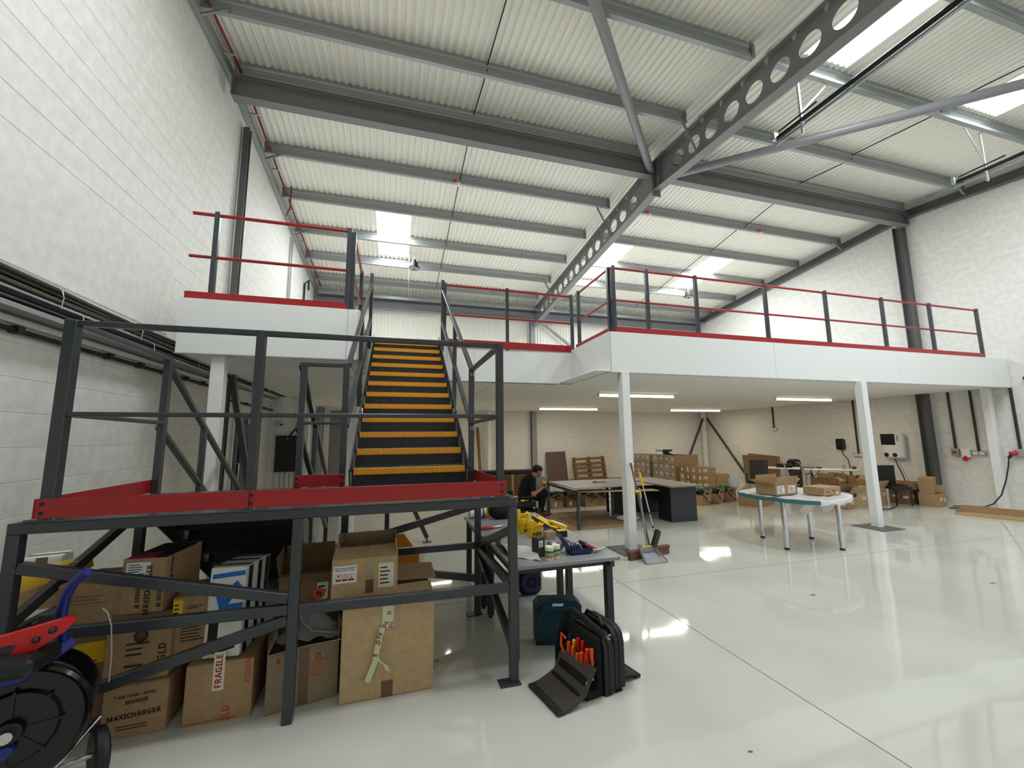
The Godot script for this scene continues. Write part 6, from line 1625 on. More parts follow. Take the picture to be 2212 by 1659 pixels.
func stacks() -> void:
	# shrink-wrapped pallets of small boxes against the back, near faces turned to the left
	var nth := ["first", "second", "third", "fourth"]
	var layers := ["bottom", "second", "third", "top"]
	for s in [[-10.97, 4, "nearer"], [-12.28, 4, "further"]]:
		var base := thing("pallet", "wooden pallet under the %s wrapped stack of small boxes" % s[2], "pallet", V(8.9, 0, s[0] - 0.58))
		for k in 5: obj("slat", mb().bb(V(8.4, 0.1, s[0] - 1.14 + 0.235 * k), V(9.4, 0.12, s[0] - 1.0 + 0.235 * k), 0.003), M.pallet_wood, base)
		for x in [8.45, 8.9, 9.35]: obj("bearer", mb().bb(V(x - 0.05, 0, s[0] - 1.14), V(x + 0.05, 0.1, s[0] - 0.04), 0.004), M.pallet_wood, base)
		for r in 4:
			for k in 4:
				carton("tagged brown box %s from the near corner, %s layer of the %s wrapped stack" % [nth[k], layers[r], s[2]], V(8.66, 0.122 + 0.24 * r, s[0] - 0.155 - 0.287 * k), V(0.5, 0.234, 0.28), 0.0, {"mat": "card_dark" if (r + k) % 3 else "card", "labels": [["l", 0.12, 0.1, 0.06, 0.09, 0]] + ([["f", -0.2, 0.0, 0.1, 0.1, 2]] if k == 0 else [])}, "small boxes in the %s layer of the %s wrapped stack" % [layers[r], s[2]])
		var film := thing("stretch_film", "clear stretch film round the %s stack of small boxes" % s[2], "wrapping", V(8.66, 0.12, s[0] - 0.58))
		for y in 3: obj("band", mb().bb(V(8.402, 0.15 + 0.33 * y, s[0] - 1.16), V(8.404, 0.45 + 0.33 * y, s[0])).bb(V(8.4, 0.15 + 0.33 * y, s[0] + 0.001), V(8.92, 0.45 + 0.33 * y, s[0] + 0.003)), M.gloss_film, film)
		obj("twist", mb().tube([V(8.395, 0.95, s[0] - 1.1), V(8.39, 0.3, s[0] - 0.05)], 0.008, 5), M.gloss_film, film)
	# vice on top
	var v := thing("bench_vice", "dark bench vice standing on top of the wrapped stacks", "vice", V(8.7, 1.09, -11.75))
	obj("base", mb().bb(V(8.62, 1.09, -11.85), V(8.82, 1.13, -11.6), 0.01), M.black, v)
	obj("jaw", mb().bb(V(8.64, 1.13, -11.9), V(8.8, 1.26, -11.72), 0.015).bb(V(8.64, 1.2, -11.66), V(8.8, 1.26, -11.58), 0.008), M.dark_plastic, v)
	obj("screw", mb().tube([V(8.72, 1.22, -11.6), V(8.6, 1.22, -12.15)], 0.025, 8), M.steel_bright, v)
	obj("bar", mb().tube([V(8.58, 1.15, -12.15), V(8.58, 1.29, -12.15)], 0.01, 6), M.steel_bright, v)
	tag(obj("laptop_bag", mb().bb(V(8.5, 1.085, -11.35), V(8.85, 1.12, -11.0), 0.015), M.black_cloth), "thin black case lying on the nearer wrapped stack", "bag")
	# loose stack in front of them
	for r in 4:
		for k in 4:
			var y := 0.2 * r
			carton("tagged brown box %s from the near corner, %s layer of the stepped stack" % [nth[k], layers[r]], V(8.63, y, -9.92 - 0.25 * k), V(0.45, 0.195, 0.242), 0.0, {"mat": "card_dark" if (r * 3 + k) % 4 == 0 else "card", "labels": [["l", 0.05, 0.05, 0.055, 0.1, 0]] + ([["f", -0.3, 0.12, 0.13, 0.07, 2]] if k == 0 else [])}, "tagged boxes in the %s layer of the stepped stack" % layers[r])
		if r < 3: carton("plain brown box on the right end of the %s layer of the stepped stack" % layers[r], V(9.1, 0.2 * r, -9.92), V(0.46, 0.195, 0.242), 0.0, {"mat": "card"})
	tag(obj("cardboard_sheet", mb().bar(V(8.8, 0.0, -11.0 + 0.06), V(8.8, 1.12, -10.93), 0.88, 0.012, 0.002, V(0, 0, 1)), M.card), "upright sheet of cardboard between the stepped stack and the wrapped stack", "cardboard")
	# open cartons with charger drums beyond the desk
	var ds := [[V(7.42, 0, -8.8), "nearest the desk"], [V(7.92, 0, -8.9), "in the middle"], [V(8.42, 0, -9.05), "nearest the large carton"]]
	for k in 3:
		var p: Vector3 = ds[k][0]
		carton("small cardboard carton under a black and green drum, %s" % ds[k][1], p, V(0.4, 0.25, 0.36), [20, 28, 12][k], {"open": [110.0, 95.0, null, null], "flap": 0.12, "labels": [["f", 0.2, -0.1, 0.06, 0.08, 0]]})
		var d := thing("cable_drum", "flat black drum with a green centre and a hanging lead, %s" % ds[k][1], "drum", p + V(0, 0.26, 0), "black and green drums")
		obj("drum", mb().lathe([Vector2(0.001, 0), Vector2(0.2, 0), Vector2(0.21, 0.02), Vector2(0.21, 0.08), Vector2(0.2, 0.1), Vector2(0.001, 0.1)], 22, Transform3D(Basis(), p + V(0.0, 0.26, 0.0))), M.black_gloss, d)
		obj("centre", mb().lathe([Vector2(0.1, 0.1), Vector2(0.09, 0.14), Vector2(0.001, 0.145)], 16, Transform3D(Basis(), p + V(0.0, 0.26, 0.0))), M.green_plastic, d)
		var q := []
		for j in 14: q.append(p + V(-0.05 + 0.17 * cos(j * 0.33 - 0.6), 0.2 + 0.16 * sin(j * 0.33 - 2.2), 0.24))
		obj("lead", mb().tube(q, 0.012, 6), M.black_cable, d)

func far_right() -> void:
	# large cartons near the oval table
	carton("large low cardboard carton on the floor behind the left of the oval table", V(8.65, 0, -8.3), V(0.8, 0.33, 0.5), 20.0, {"mat": "card"})
	tag(obj("crumpled_wrap", mb().blob(V(8.6, 0.5, -8.9), V(0.14, 0.2, 0.12)), M.clear_bag), "crumpled clear wrap behind the open box on the oval table", "wrapping")
	# sheets of cardboard against the right wall
	tag(obj("cardboard_sheet", mb().plate([[V(12.05, 0, -11.95), V(12.75, 0, -11.25)], [V(12.15, 1.0, -12.1), V(12.9, 0.97, -11.35)]], 0.012), M.card_dark), "large brown cardboard sheet leaning behind the black chair", "cardboard")
	tag(obj("cardboard_sheet", mb().plate([[V(12.35, 0, -11.95), V(12.95, 0, -11.35)], [V(12.42, 1.06, -12.1), V(13.1, 0.95, -11.4)]], 0.012), M.card), "second brown cardboard sheet, tilted, behind the larger one", "cardboard")
	var bk := thing("rucksack", "dark rucksack propped beside the cardboard sheets", "bag", V(12.75, 0, -10.6))
	obj("body", mb().box(V(12.75, 0.45, -10.6), V(0.3, 0.9, 0.36), 0.08), M.taupe_lining, bk)
	obj("pocket", mb().box(V(12.6, 0.7, -10.6), V(0.06, 0.28, 0.26), 0.02), M.black_cloth, bk)
	# folding tables
	for s in [[V(11.15, 0, -9.9), "left of two white folding tables along the right wall"], [V(11.95, 0, -8.85), "right of two white folding tables along the right wall"]]:
		var p: Vector3 = s[0]
		var a := atan2(-1.6, 1.3) if false else 0.9
		var bs := Basis(Vector3.UP, -0.89 + 0.0)
		var t := thing("folding_table", s[1], "table", p, "white folding tables", bs.get_euler(), true)
		obj("top", mb().bb(V(-0.62, 0.70, -0.3), V(0.62, 0.735, 0.3), 0.012), M.white_plastic, t)
		for x in [-0.45, 0.45]:
			for z in [-0.22, 0.22]: obj("leg", mb().tube([V(x, 0.0, z), V(x, 0.7, z)], 0.014, 8), M.dark_plastic, t)
			obj("brace", mb().tube([V(x, 0.42, 0.0), V(x * 0.5, 0.7, 0.0)], 0.01, 6), M.dark_plastic, t)
			obj("crossbar", mb().tube([V(x, 0.42, -0.22), V(x, 0.42, 0.22)], 0.01, 6), M.dark_plastic, t)
			obj("crossbar", mb().tube([V(x, 0.06, -0.22), V(x, 0.06, 0.22)], 0.01, 6), M.dark_plastic, t)
	tag(obj("laptop_bag", mb().box(V(11.3, 0.79, -9.72), V(0.42, 0.11, 0.3), 0.03, Basis(Vector3.UP, -0.9)), M.black), "black laptop bag on the left folding table", "bag")
	tag(obj("black_folder", mb().box(V(11.66, 0.745, -9.25), V(0.3, 0.015, 0.22), 0.004, Basis(Vector3.UP, -0.9)), M.black), "flat black folder at the end of the left folding table", "folder")
	tag(obj("pencil_case", mb().box(V(11.8, 0.755, -9.05), V(0.14, 0.035, 0.08), 0.012, Basis(Vector3.UP, -0.9)), M.black), "small black pouch on the right folding table", "pouch")
	tag(obj("paper_cup", mb().lathe([Vector2(0.03, 0), Vector2(0.038, 0.12), Vector2(0.034, 0.12)], 14, Transform3D(Basis(), V(12.15, 0.736, -8.62))), M.grey_plastic), "grey cup on the right folding table", "cup")
	tag(obj("brown_cup", mb().lathe([Vector2(0.001, 0), Vector2(0.045, 0), Vector2(0.05, 0.08), Vector2(0.001, 0.085)], 14, Transform3D(Basis(), V(12.3, 0.736, -8.45))), M.brush_wood), "brown cup at the right end of the folding tables", "cup")
	# chairs
	var c := thing("office_chair", "black mesh office chair standing behind the open box", "chair", V(9.42, 0, -8.9), "", V(0, -0.9, 0))
	var rows := []
	for r in 6: rows.append([V(-0.22, 0.52 + 0.1 * r, -0.2 - 0.03 * r), V(0, 0.52 + 0.1 * r, -0.24 - 0.03 * r), V(0.22, 0.52 + 0.1 * r, -0.2 - 0.03 * r)])
	obj("backrest", mb().plate(rows, 0.02), M.dark_plastic, c)
	obj("seat", mb().box(V(0, 0.46, 0.02), V(0.48, 0.06, 0.46), 0.025), M.black, c)
	for x in [-0.26, 0.26]: obj("armrest", mb().tube([V(x, 0.46, 0.1), V(x, 0.64, 0.12), V(x, 0.67, 0.05), V(x, 0.67, -0.18)], 0.02, 8), M.black, c)
	for x in [-0.22, 0.22]: obj("sled_base", mb().tube([V(x, 0.44, -0.2), V(x, 0.02, -0.22), V(x, 0.02, 0.24), V(x, 0.44, 0.2)], 0.013, 8), M.chrome, c)
	c = thing("office_chair", "tipped-over chair frame with chrome runners in front of the folding tables", "chair", V(10.45, 0.06, -8.6), "", V(0, 0.25, 0))
	for z in [-0.2, 0.2]:
		obj("runner", mb().tube([V(-0.42, 0.93, z), V(-0.3, 0.9, z), V(-0.1, 0.62, z), V(-0.02, 0.52, z), V(-0.08, 0.40, z), V(0.0, 0.28, z), V(0.42, 0.27, z)], 0.016, 8), M.chrome, c)
		obj("armrest", mb().tube([V(-0.02, 0.6, z), V(0.05, 0.62, z), V(0.3, 0.62, z), V(0.34, 0.5, z), V(0.3, 0.3, z)], 0.014, 8), M.dark_plastic, c)
	obj("seat", mb().box(V(0.1, 0.16, 0), V(0.5, 0.05, 0.42), 0.02, Basis(V(0, 0, 1), 0.12)), M.black, c)
	obj("stand", mb().box(V(0.12, 0.07, 0), V(0.3, 0.14, 0.3), 0.03), M.black, c)
	# heap of opened cartons
	var q := [[V(10.3, 0, -7.8), V(0.46, 0.42, 0.4), 12, "card_dark", "open cardboard carton with its inside in view, left of the carton heap", [90.0, 90.0, 90.0, 100.0]], [V(11.1, 0, -8.2), V(0.5, 0.5, 0.42), 5, "card", "tall open carton with dark packing at the back of the heap", [20.0, 60.0, 90.0, 80.0]], [V(11.62, 0, -7.95), V(0.46, 0.46, 0.4), -4, "card", "open carton at the back right of the heap by the white column", [25.0, 60.0, 100.0, 120.0]], [V(10.08, 0, -7.25), V(0.36, 0.2, 0.3), 14, "card", "low carton with a white label at the front of the heap", [40.0, 50.0, 150.0, null]], [V(10.6, 0, -7.4), V(0.48, 0.32, 0.36), -12, "card_light", "torn-open carton with star-like flaps at the front of the heap", [125.0, 60.0, 150.0, 140.0]], [V(11.3, 0, -7.4), V(0.42, 0.4, 0.36), 8, "card", "open carton just right of the white column", [110.0, 70.0, 90.0, 145.0]]]
	for k in q.size():
		carton(q[k][4], q[k][0], q[k][1], q[k][2], {"mat": q[k][3], "open": q[k][5], "flap": 0.2, "labels": [["f", 0.25, 0.15, 0.1, 0.07, 2]]})
		if k in [1, 2, 4]: tag(obj("packing_foam", mb().box(q[k][0] + V(0, q[k][1].y * 0.86, 0), V(q[k][1].x * 0.8, 0.12, q[k][1].z * 0.8), 0.03, Basis(Vector3.UP, 0.2)), M.black), "black packing foam in the %s" % ["", "tall back carton", "back right carton by the white column", "", "torn-open carton at the front"][k], "packing")
	c = thing("office_chair", "black chair back showing just right of the white column", "chair", V(11.75, 0, -7.35), "", V(0, -0.3, 0))
	obj("backrest", mb().box(V(0, 0.68, 0), V(0.42, 0.5, 0.05), 0.02), M.black, c)
	obj("seat", mb().box(V(0, 0.42, 0.22), V(0.44, 0.06, 0.44), 0.02), M.black, c)
	for x in [-0.18, 0.18]: obj("leg", mb().tube([V(x, 0, 0.02), V(x, 0.45, 0.02)], 0.012, 6).tube([V(x, 0, 0.4), V(x, 0.42, 0.4)], 0.012, 6), M.black, c)
	var ld := []
	for j in 12: ld.append(V(10.55 + 0.06 * j, 0.012 + 0.05 * maxf(0.0, 0.4 - 0.1 * j), -6.85 + 0.06 * sin(j * 0.4)))
	tag(obj("floor_lead", mb().tube(ld, 0.012, 6), M.black_cable), "black lead curling on the floor in front of the carton heap", "cable")
	# cartons by the right wall
	carton("open carton with two small labels against the right wall, left of a pair", V(12.2, 0, -7.3), V(0.48, 0.34, 0.42), 14, {"mat": "card_dark", "open": [155.0, 110.0, 130.0, 120.0], "flap": 0.2, "labels": [["l", -0.2, 0.05, 0.1, 0.06, 0], ["l", 0.25, 0.0, 0.1, 0.06, 0], ["f", -0.2, 0.05, 0.1, 0.07, 0]]})
	carton("open carton with two labels against the right wall, under a tilted box", V(12.35, 0, -6.82), V(0.46, 0.3, 0.36), 14, {"mat": "card", "open": [null, 120.0, null, 130.0], "flap": 0.2, "labels": [["f", -0.25, 0.1, 0.12, 0.08, 2], ["f", 0.25, 0.0, 0.12, 0.08, 2]]})
	carton("tilted carton with faint print balanced on the right-hand carton", V(12.3, 0.315, -6.85), V(0.36, 0.34, 0.26), 20, {"mat": "card", "roll": 0.09, "lines": [["f", 0.0, -0.3, 0.2, 0.04, 1, "print_brown"]]})
	tag(obj("floor_cable", mb().tube([V(12.62, 0.012, -6.6), V(13.0, 0.012, -6.45), V(13.2, 0.012, -6.3)], 0.01, 6), M.black_cable), "black cable on the floor between the cartons and the wall", "cable")
	# long cardboard tray at the right edge
	var t := thing("cardboard_tray", "long shallow cardboard tray on the floor at the right frame edge", "box", V(12.1, 0, -5.0))
	var A := V(11.42, 0, -5.95)
	var e := V(0.26, 0, 0.95).normalized()
	var s := V(0.95, 0, -0.26).normalized()
	obj("base", mb().bar(A + s * 0.3 + V(0, 0.005, 0), A + s * 0.3 + e * 2.2 + V(0, 0.005, 0), 0.6, 0.008), M.card, t)
	obj("front_lip", mb().bar(A + V(0, 0.03, 0), A + e * 2.2 + V(0, 0.03, 0), 0.012, 0.06, 0.003), M.card_light, t)
	obj("back_wall", mb().bar(A + s * 0.6 + V(0, 0.075, 0), A + s * 0.6 + e * 2.2 + V(0, 0.075, 0), 0.012, 0.15, 0.003), M.card, t)
	obj("end_flap", mb().bar(A + V(0, 0.05, 0), A + s * 0.6 + V(0, 0.05, 0), 0.008, 0.1, 0.002), M.card, t)

func floor_marks() -> void:
	# spills and scuffs on the paint
	var m := mat("stain", Color(0.36, 0.34, 0.30), 0.3)
	for q in [[0.36, -3.42, 0.022, 0.5, "dark brown drip on the floor behind the large box"], [0.33, -3.33, 0.012, 1.4, "smaller dark drip on the floor behind the large box"], [4.35, -3.55, 0.03, 0.25, "dark scuff on the open floor below the oval table"], [6.6, -3.2, 0.03, 0.4, "dark spot on the open floor towards the right"], [1.9, -2.0, 0.015, 0.3, "faint short scuff on the near floor"]]:
		var p := PackedVector2Array()
		for k in 14: p.append(Vector2(cos(TAU * k / 14) * q[2] * (1 + 0.4 * sin(k * 2.3)), sin(TAU * k / 14) * q[2] * (0.5 + q[3] * 0.4 * cos(k * 1.7))))
		if Geometry2D.triangulate_polygon(p).is_empty(): continue
		tag(obj("floor_mark", mb().prism(p, 0.0, 0.0008, Transform3D(Basis(V(1, 0, 0), -PI / 2), V(q[0], 0.0002, q[1]))), m), q[4], "stain")
# a smooth surface round tapered bones: [a, b, radius at a, radius at b]; sc flattens the result along an axis
func skin_net(bones: Array, cell: float, k: float) -> Mb:
	var lo := Vector3.INF
	var hi := -Vector3.INF
	for b in bones:
		var r: float = maxf(b[2], b[3]) + cell * 3 + k
		lo = lo.min((b[0] as Vector3).min(b[1]) - Vector3.ONE * r)
		hi = hi.max((b[0] as Vector3).max(b[1]) + Vector3.ONE * r)
	var nx := int((hi.x - lo.x) / cell) + 1
	var ny := int((hi.y - lo.y) / cell) + 1
	var nz := int((hi.z - lo.z) / cell) + 1
	var f := PackedFloat32Array()
	f.resize(nx * ny * nz)
	f.fill(1.0)
	for b in bones:
		var a: Vector3 = b[0]
		var d: Vector3 = b[1] - b[0]
		var dd := maxf(d.dot(d), 1e-9)
		var r0: float = b[2]
		var r1: float = b[3]
		var r := maxf(r0, r1) + cell * 2 + k
		var mn := ((a.min(b[1]) - Vector3.ONE * r - lo) / cell).floor().max(Vector3.ZERO)
		var mx := ((a.max(b[1]) + Vector3.ONE * r - lo) / cell).ceil().min(Vector3(nx - 1, ny - 1, nz - 1))
		for z in range(int(mn.z), int(mx.z) + 1):
			for y in range(int(mn.y), int(mx.y) + 1):
				for x in range(int(mn.x), int(mx.x) + 1):
					var p := lo + Vector3(x, y, z) * cell - a
					var t := clampf(p.dot(d) / dd, 0.0, 1.0)
					var e := (p - d * t).length() - lerpf(r0, r1, t)
					var i := (z * ny + y) * nx + x
					var o := f[i]
					var h := maxf(k - absf(o - e), 0.0) / k
					f[i] = minf(o, e) - h * h * k * 0.25
	var g := mb()
	var vid := {}
	var vp := []
	var vn := []
	for z in nz - 1:
		for y in ny - 1:
			for x in nx - 1:
				var i := (z * ny + y) * nx + x
				var s := [f[i], f[i + 1], f[i + nx], f[i + nx + 1], f[i + nx * ny], f[i + nx * ny + 1], f[i + nx * ny + nx], f[i + nx * ny + nx + 1]]
				var neg := 0
				for q in s: neg += 1 if q < 0 else 0
				if neg == 0 or neg == 8: continue
				var sum := Vector3.ZERO
				var cnt := 0
				for e in [[0, 1], [2, 3], [4, 5], [6, 7], [0, 2], [1, 3], [4, 6], [5, 7], [0, 4], [1, 5], [2, 6], [3, 7]]:
					var u: float = s[e[0]]
					var w: float = s[e[1]]
					if (u < 0) != (w < 0):
						var t := u / (u - w)
						sum += Vector3(e[0] & 1, (e[0] >> 1) & 1, e[0] >> 2).lerp(Vector3(e[1] & 1, (e[1] >> 1) & 1, e[1] >> 2), t)
						cnt += 1
				vid[i] = vp.size()
				vp.append(lo + (Vector3(x, y, z) + sum / cnt) * cell)
				vn.append(Vector3(s[1] + s[3] + s[5] + s[7] - s[0] - s[2] - s[4] - s[6], s[2] + s[3] + s[6] + s[7] - s[0] - s[1] - s[4] - s[5], s[4] + s[5] + s[6] + s[7] - s[0] - s[1] - s[2] - s[3]).normalized())
	var st := [1, nx, nx * ny]
	for i in vid:
		for ax in 3:
			var b: int = st[(ax + 1) % 3]
			var c: int = st[(ax + 2) % 3]
			if (f[i] < 0) == (f[i + st[ax]] < 0): continue
			if not (vid.has(i - b) and vid.has(i - c) and vid.has(i - b - c)): continue
			var q := [vid[i], vid[i - b], vid[i - b - c], vid[i - c]]
			g.quads(vp[q[0]], vp[q[1]], vp[q[2]], vp[q[3]], vn[q[0]], vn[q[1]], vn[q[2]], vn[q[3]])
	return g

func hand(wrist: Vector3, dir: Vector3, palm: Vector3, side: float, curl: float) -> Array:
	# bones of a hand: dir along the fingers, palm the way the palm faces
	var y := dir.normalized()
	var z := (palm - y * palm.dot(y)).normalized()
	var x := y.cross(z) * side
	var B := []
	B.append([wrist, wrist + y * 0.035, 0.024, 0.026])
	for k in 4:
		var base := wrist + y * 0.045 + x * (0.024 - 0.016 * k)
		B.append([wrist + y * 0.02 + x * (0.014 - 0.009 * k), base + y * 0.03, 0.0165, 0.0105])
		var p := base + y * 0.035
		var a := 0.25
		var ln: float = [0.036, 0.042, 0.039, 0.03][k]
		for s in 3:
			a += curl
			var q: Vector3 = p + (y * cos(a) + z * sin(a)) * ln * [1.0, 0.72, 0.55][s]
			B.append([p, q, 0.0095 - 0.0006 * s, 0.009 - 0.0008 * s])
			p = q
	var tb := wrist + y * 0.02 + x * 0.022
	var t1 := tb + (x * 0.7 + y * 0.6 + z * 0.45).normalized() * 0.04
	var t2 := t1 + (x * 0.1 + y * 0.75 + z * 0.7).normalized() * 0.032
	B.append([tb, t1, 0.014, 0.0115])
	B.append([t1, t2, 0.011, 0.009])
	return B

func person() -> void:
	var P := V(3.0, 0, -8.75)
	var t := thing("person", "man in a black T-shirt crouched by the work table, head bowed over a yellow drill", "person", P)
	var hip := V(2.78, 0.37, -8.75)
	var chest := V(2.86, 0.70, -8.75)
	var neck := V(2.955, 0.845, -8.75)
	var head := V(3.095, 0.945, -8.745)
	var sN := V(2.9, 0.79, -8.565)
	var sF := V(2.93, 0.79, -8.935)
	var eN := V(2.9, 0.475, -8.50)
	var eF := V(3.07, 0.5, -8.93)
	var wN := V(3.14, 0.585, -8.62)
	var wF := V(3.19, 0.27, -8.82)
	var kN := V(3.2, 0.5, -8.64)
	var kF := V(3.24, 0.46, -8.93)
	var aN := V(3.1, 0.1, -8.62)
	var aF := V(3.16, 0.1, -8.93)
	# the body, one skin
	var bones := [[hip, V(2.79, 0.5, -8.75), 0.13, 0.13], [V(2.79, 0.5, -8.75), chest, 0.13, 0.145], [chest, V(2.92, 0.79, -8.75), 0.14, 0.09], [sN, V(2.9, 0.74, -8.7), 0.062, 0.08], [sF, V(2.92, 0.74, -8.8), 0.062, 0.08], [neck - V(0.04, 0.04, 0), head - V(0.03, 0.03, 0), 0.062, 0.055], [sN, eN, 0.056, 0.043], [eN, wN, 0.044, 0.027], [sF, eF, 0.056, 0.043], [eF, wF, 0.044, 0.027], [V(2.8, 0.36, -8.65), kN, 0.085, 0.06], [kN, aN, 0.058, 0.038], [V(2.8, 0.36, -8.85), kF, 0.085, 0.06], [kF, aF, 0.058, 0.038]]
	var body := skin_net(bones, 0.013, 0.035)
	# the head, bowed forward
	var u := V(-0.33, 0.94, 0).normalized()      # crown
	u = V(-0.1, 1.0, 0.0).normalized()
	var fw := V(0.88, -0.47, 0.02).normalized()
	var up := (u - fw * u.dot(fw)).normalized()
	var sd := fw.cross(up)
	var at := func(f: float, h: float, s: float) -> Vector3: return head + fw * f + up * h + sd * s
	var hb := [[at.call(-0.02, 0.035, 0), at.call(0.015, 0.03, 0), 0.085, 0.08], [at.call(0.03, -0.03, 0), at.call(0.035, -0.075, 0), 0.062, 0.04], [at.call(-0.03, -0.01, 0), at.call(-0.02, -0.06, 0), 0.066, 0.055], [at.call(0.075, -0.075, 0), at.call(0.066, -0.085, 0), 0.024, 0.022], [at.call(0.088, 0.008, 0), at.call(0.108, -0.028, 0), 0.0095, 0.014], [at.call(0.098, -0.034, 0.012), at.call(0.098, -0.034, -0.012), 0.009, 0.009], [at.call(0.078, 0.03, 0.032), at.call(0.078, 0.03, -0.032), 0.014, 0.014], [at.call(0.085, -0.055, 0.018), at.call(0.085, -0.055, -0.018), 0.0085, 0.0085], [at.call(0.083, -0.066, 0.015), at.call(0.083, -0.066, -0.015), 0.008, 0.008], [at.call(0.06, -0.02, 0.042), at.call(0.03, -0.03, 0.055), 0.022, 0.02], [at.call(0.06, -0.02, -0.042), at.call(0.03, -0.03, -0.055), 0.022, 0.02]]
	for s in [-1.0, 1.0]:
		hb.append([at.call(-0.012, 0.02, 0.078 * s), at.call(-0.008, -0.03, 0.074 * s), 0.014, 0.011])
	var hd := skin_net(hb, 0.005, 0.014)
	body.v.append_array(hd.v); body.n.append_array(hd.n)
	# hands: one round the drill grip, one hanging by the shin
	for h in [hand(wN, (V(3.23, 0.635, -8.66) - wN), V(0.1, -0.3, -0.9), 1.0, 0.62), hand(wF, V(0.12, -0.98, 0.05), V(-0.3, -0.2, 0.9), -1.0, 0.3)]:
		var g := skin_net(h, 0.0035, 0.006)
		body.v.append_array(g.v); body.n.append_array(g.n)
	obj("body", body, M.skin, t)
	for s in [-1.0, 1.0]:
		obj("eye", mb().blob(at.call(0.078, 0.012, 0.03 * s), V(0.0115, 0.0115, 0.0115), Basis(), 6), M.label_white, t)
		obj("iris", mb().blob(at.call(0.0875, 0.009, 0.03 * s), V(0.005, 0.005, 0.005), Basis(), 5), M.black, t)
		obj("eyebrow", mb().tube([at.call(0.088, 0.036, 0.016 * s), at.call(0.088, 0.041, 0.03 * s), at.call(0.079, 0.038, 0.045 * s)], 0.004, 5), M.hair, t)
	obj("lips", mb().tube([at.call(0.088, -0.06, -0.02), at.call(0.0945, -0.06, 0), at.call(0.088, -0.06, 0.02)], 0.004, 6), M.print_red, t)
	# short dark hair
	var hr := [[at.call(-0.05, 0.045, 0), at.call(-0.01, 0.058, 0), 0.083, 0.08], [at.call(-0.045, 0.0, 0.0), at.call(-0.055, 0.03, 0), 0.07, 0.08], [at.call(0.0, 0.06, 0.035), at.call(0.04, 0.078, 0.0), 0.05, 0.034], [at.call(0.0, 0.06, -0.035), at.call(0.04, 0.078, 0.0), 0.05, 0.034]]
	for q in [[0.03, 0.098, 0.0], [0.045, 0.085, 0.035], [0.045, 0.085, -0.035], [0.0, 0.105, 0.03], [0.0, 0.105, -0.03], [-0.05, 0.085, 0.035], [-0.05, 0.085, -0.035], [-0.075, 0.04, 0.03], [-0.075, 0.04, -0.03], [-0.08, -0.005, 0.02], [-0.08, -0.005, -0.02], [-0.035, 0.05, 0.07], [-0.035, 0.05, -0.07], [0.02, 0.06, 0.068], [0.02, 0.06, -0.068], [-0.055, 0.0, 0.055], [-0.055, 0.0, -0.055]]:
		hr.append([at.call(q[0], q[1], q[2]), at.call(q[0] * 0.9, q[1] * 0.95, q[2] * 0.95), 0.021, 0.021])
	obj("hair", skin_net(hr, 0.006, 0.03), M.hair, t)
	# T-shirt
	var sh := [[V(2.775, 0.40, -8.75), V(2.79, 0.52, -8.75), 0.15, 0.148], [V(2.79, 0.52, -8.75), chest, 0.148, 0.16], [chest, V(2.92, 0.785, -8.75), 0.157, 0.103], [sN + V(0, 0.005, 0), V(2.9, 0.74, -8.7), 0.076, 0.095], [sF + V(0, 0.005, 0), V(2.92, 0.74, -8.8), 0.076, 0.095], [sN, sN.lerp(eN, 0.62), 0.073, 0.066], [sF, sF.lerp(eF, 0.6), 0.073, 0.066], [V(2.91, 0.8, -8.75), V(2.94, 0.825, -8.75), 0.085, 0.075]]
	obj("shirt", skin_net(sh, 0.013, 0.03), M.shirt, t)
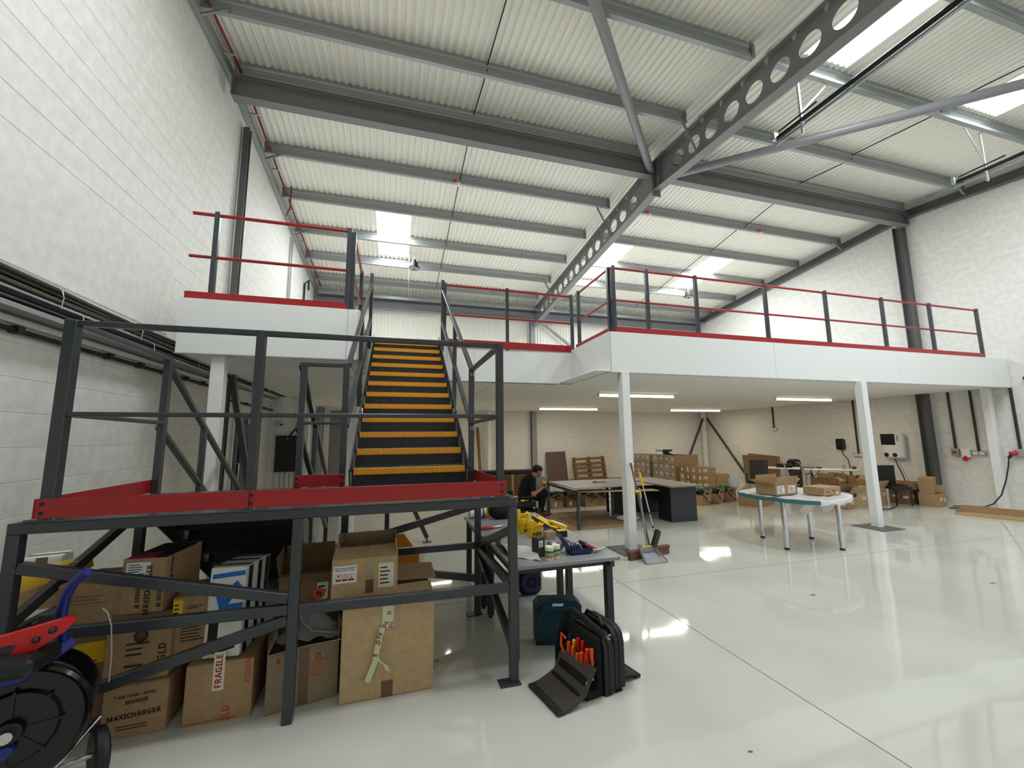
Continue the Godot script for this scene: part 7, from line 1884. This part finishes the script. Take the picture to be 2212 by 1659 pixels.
	var tr := [[V(2.77, 0.37, -8.75), V(2.78, 0.42, -8.75), 0.145, 0.14], [V(2.8, 0.36, -8.65), kN, 0.102, 0.078], [kN, kN.lerp(aN, 0.92), 0.075, 0.062], [V(2.8, 0.36, -8.85), kF, 0.102, 0.078], [kF, kF.lerp(aF, 0.92), 0.075, 0.062]]
	obj("trousers", skin_net(tr, 0.013, 0.03), M.trousers, t)
	for a in [aN, aF]:
		var bt := skin_net([[a + V(-0.03, -0.01, 0), a + V(-0.02, 0.045, 0), 0.052, 0.05], [a + V(-0.035, -0.055, 0), a + V(0.06, -0.06, 0), 0.043, 0.042], [a + V(0.06, -0.06, 0), a + V(0.17, -0.064, 0), 0.042, 0.034]], 0.009, 0.02)
		for k in bt.v.size(): bt.v[k].y = maxf(bt.v[k].y, 0.006)
		var o := obj("boot", bt, M.boot, t)
		obj("sole", mb().bb(V(a.x - 0.085, 0.0, a.z - 0.042), V(a.x + 0.195, 0.018, a.z + 0.042), 0.008), M.black, o)
	# what he sits on and what he holds
	var s := thing("kneeling_case", "low dark case the man sits on", "case", V(2.72, 0, -8.75))
	obj("case", mb().bb(V(2.58, 0, -8.95), V(2.9, 0.24, -8.55), 0.02), M.black, s)
	obj("lid", mb().bb(V(2.575, 0.2, -8.955), V(2.905, 0.235, -8.545), 0.01), M.dark_plastic, s)
	var d := thing("cordless_drill", "yellow and black cordless drill held against the table edge", "drill", V(3.24, 0.5, -8.66))
	obj("motor", mb().tube([V(3.16, 0.705, -8.655), V(3.25, 0.70, -8.66)], 0.034, 12), M.tool_yellow, d)
	obj("chuck", mb().tube([V(3.25, 0.70, -8.66), V(3.29, 0.697, -8.66), V(3.325, 0.695, -8.66)], 0.026, 12, 0.014), M.black, d)
	obj("bit", mb().tube([V(3.32, 0.695, -8.66), V(3.36, 0.693, -8.66)], 0.005, 6), M.steel_bright, d)
	obj("grip", mb().tube([V(3.2, 0.68, -8.655), V(3.215, 0.6, -8.655), V(3.225, 0.56, -8.655)], 0.02, 10), M.black, d)
	obj("battery", mb().box(V(3.24, 0.54, -8.655), V(0.11, 0.045, 0.075), 0.01), M.tool_yellow, d)
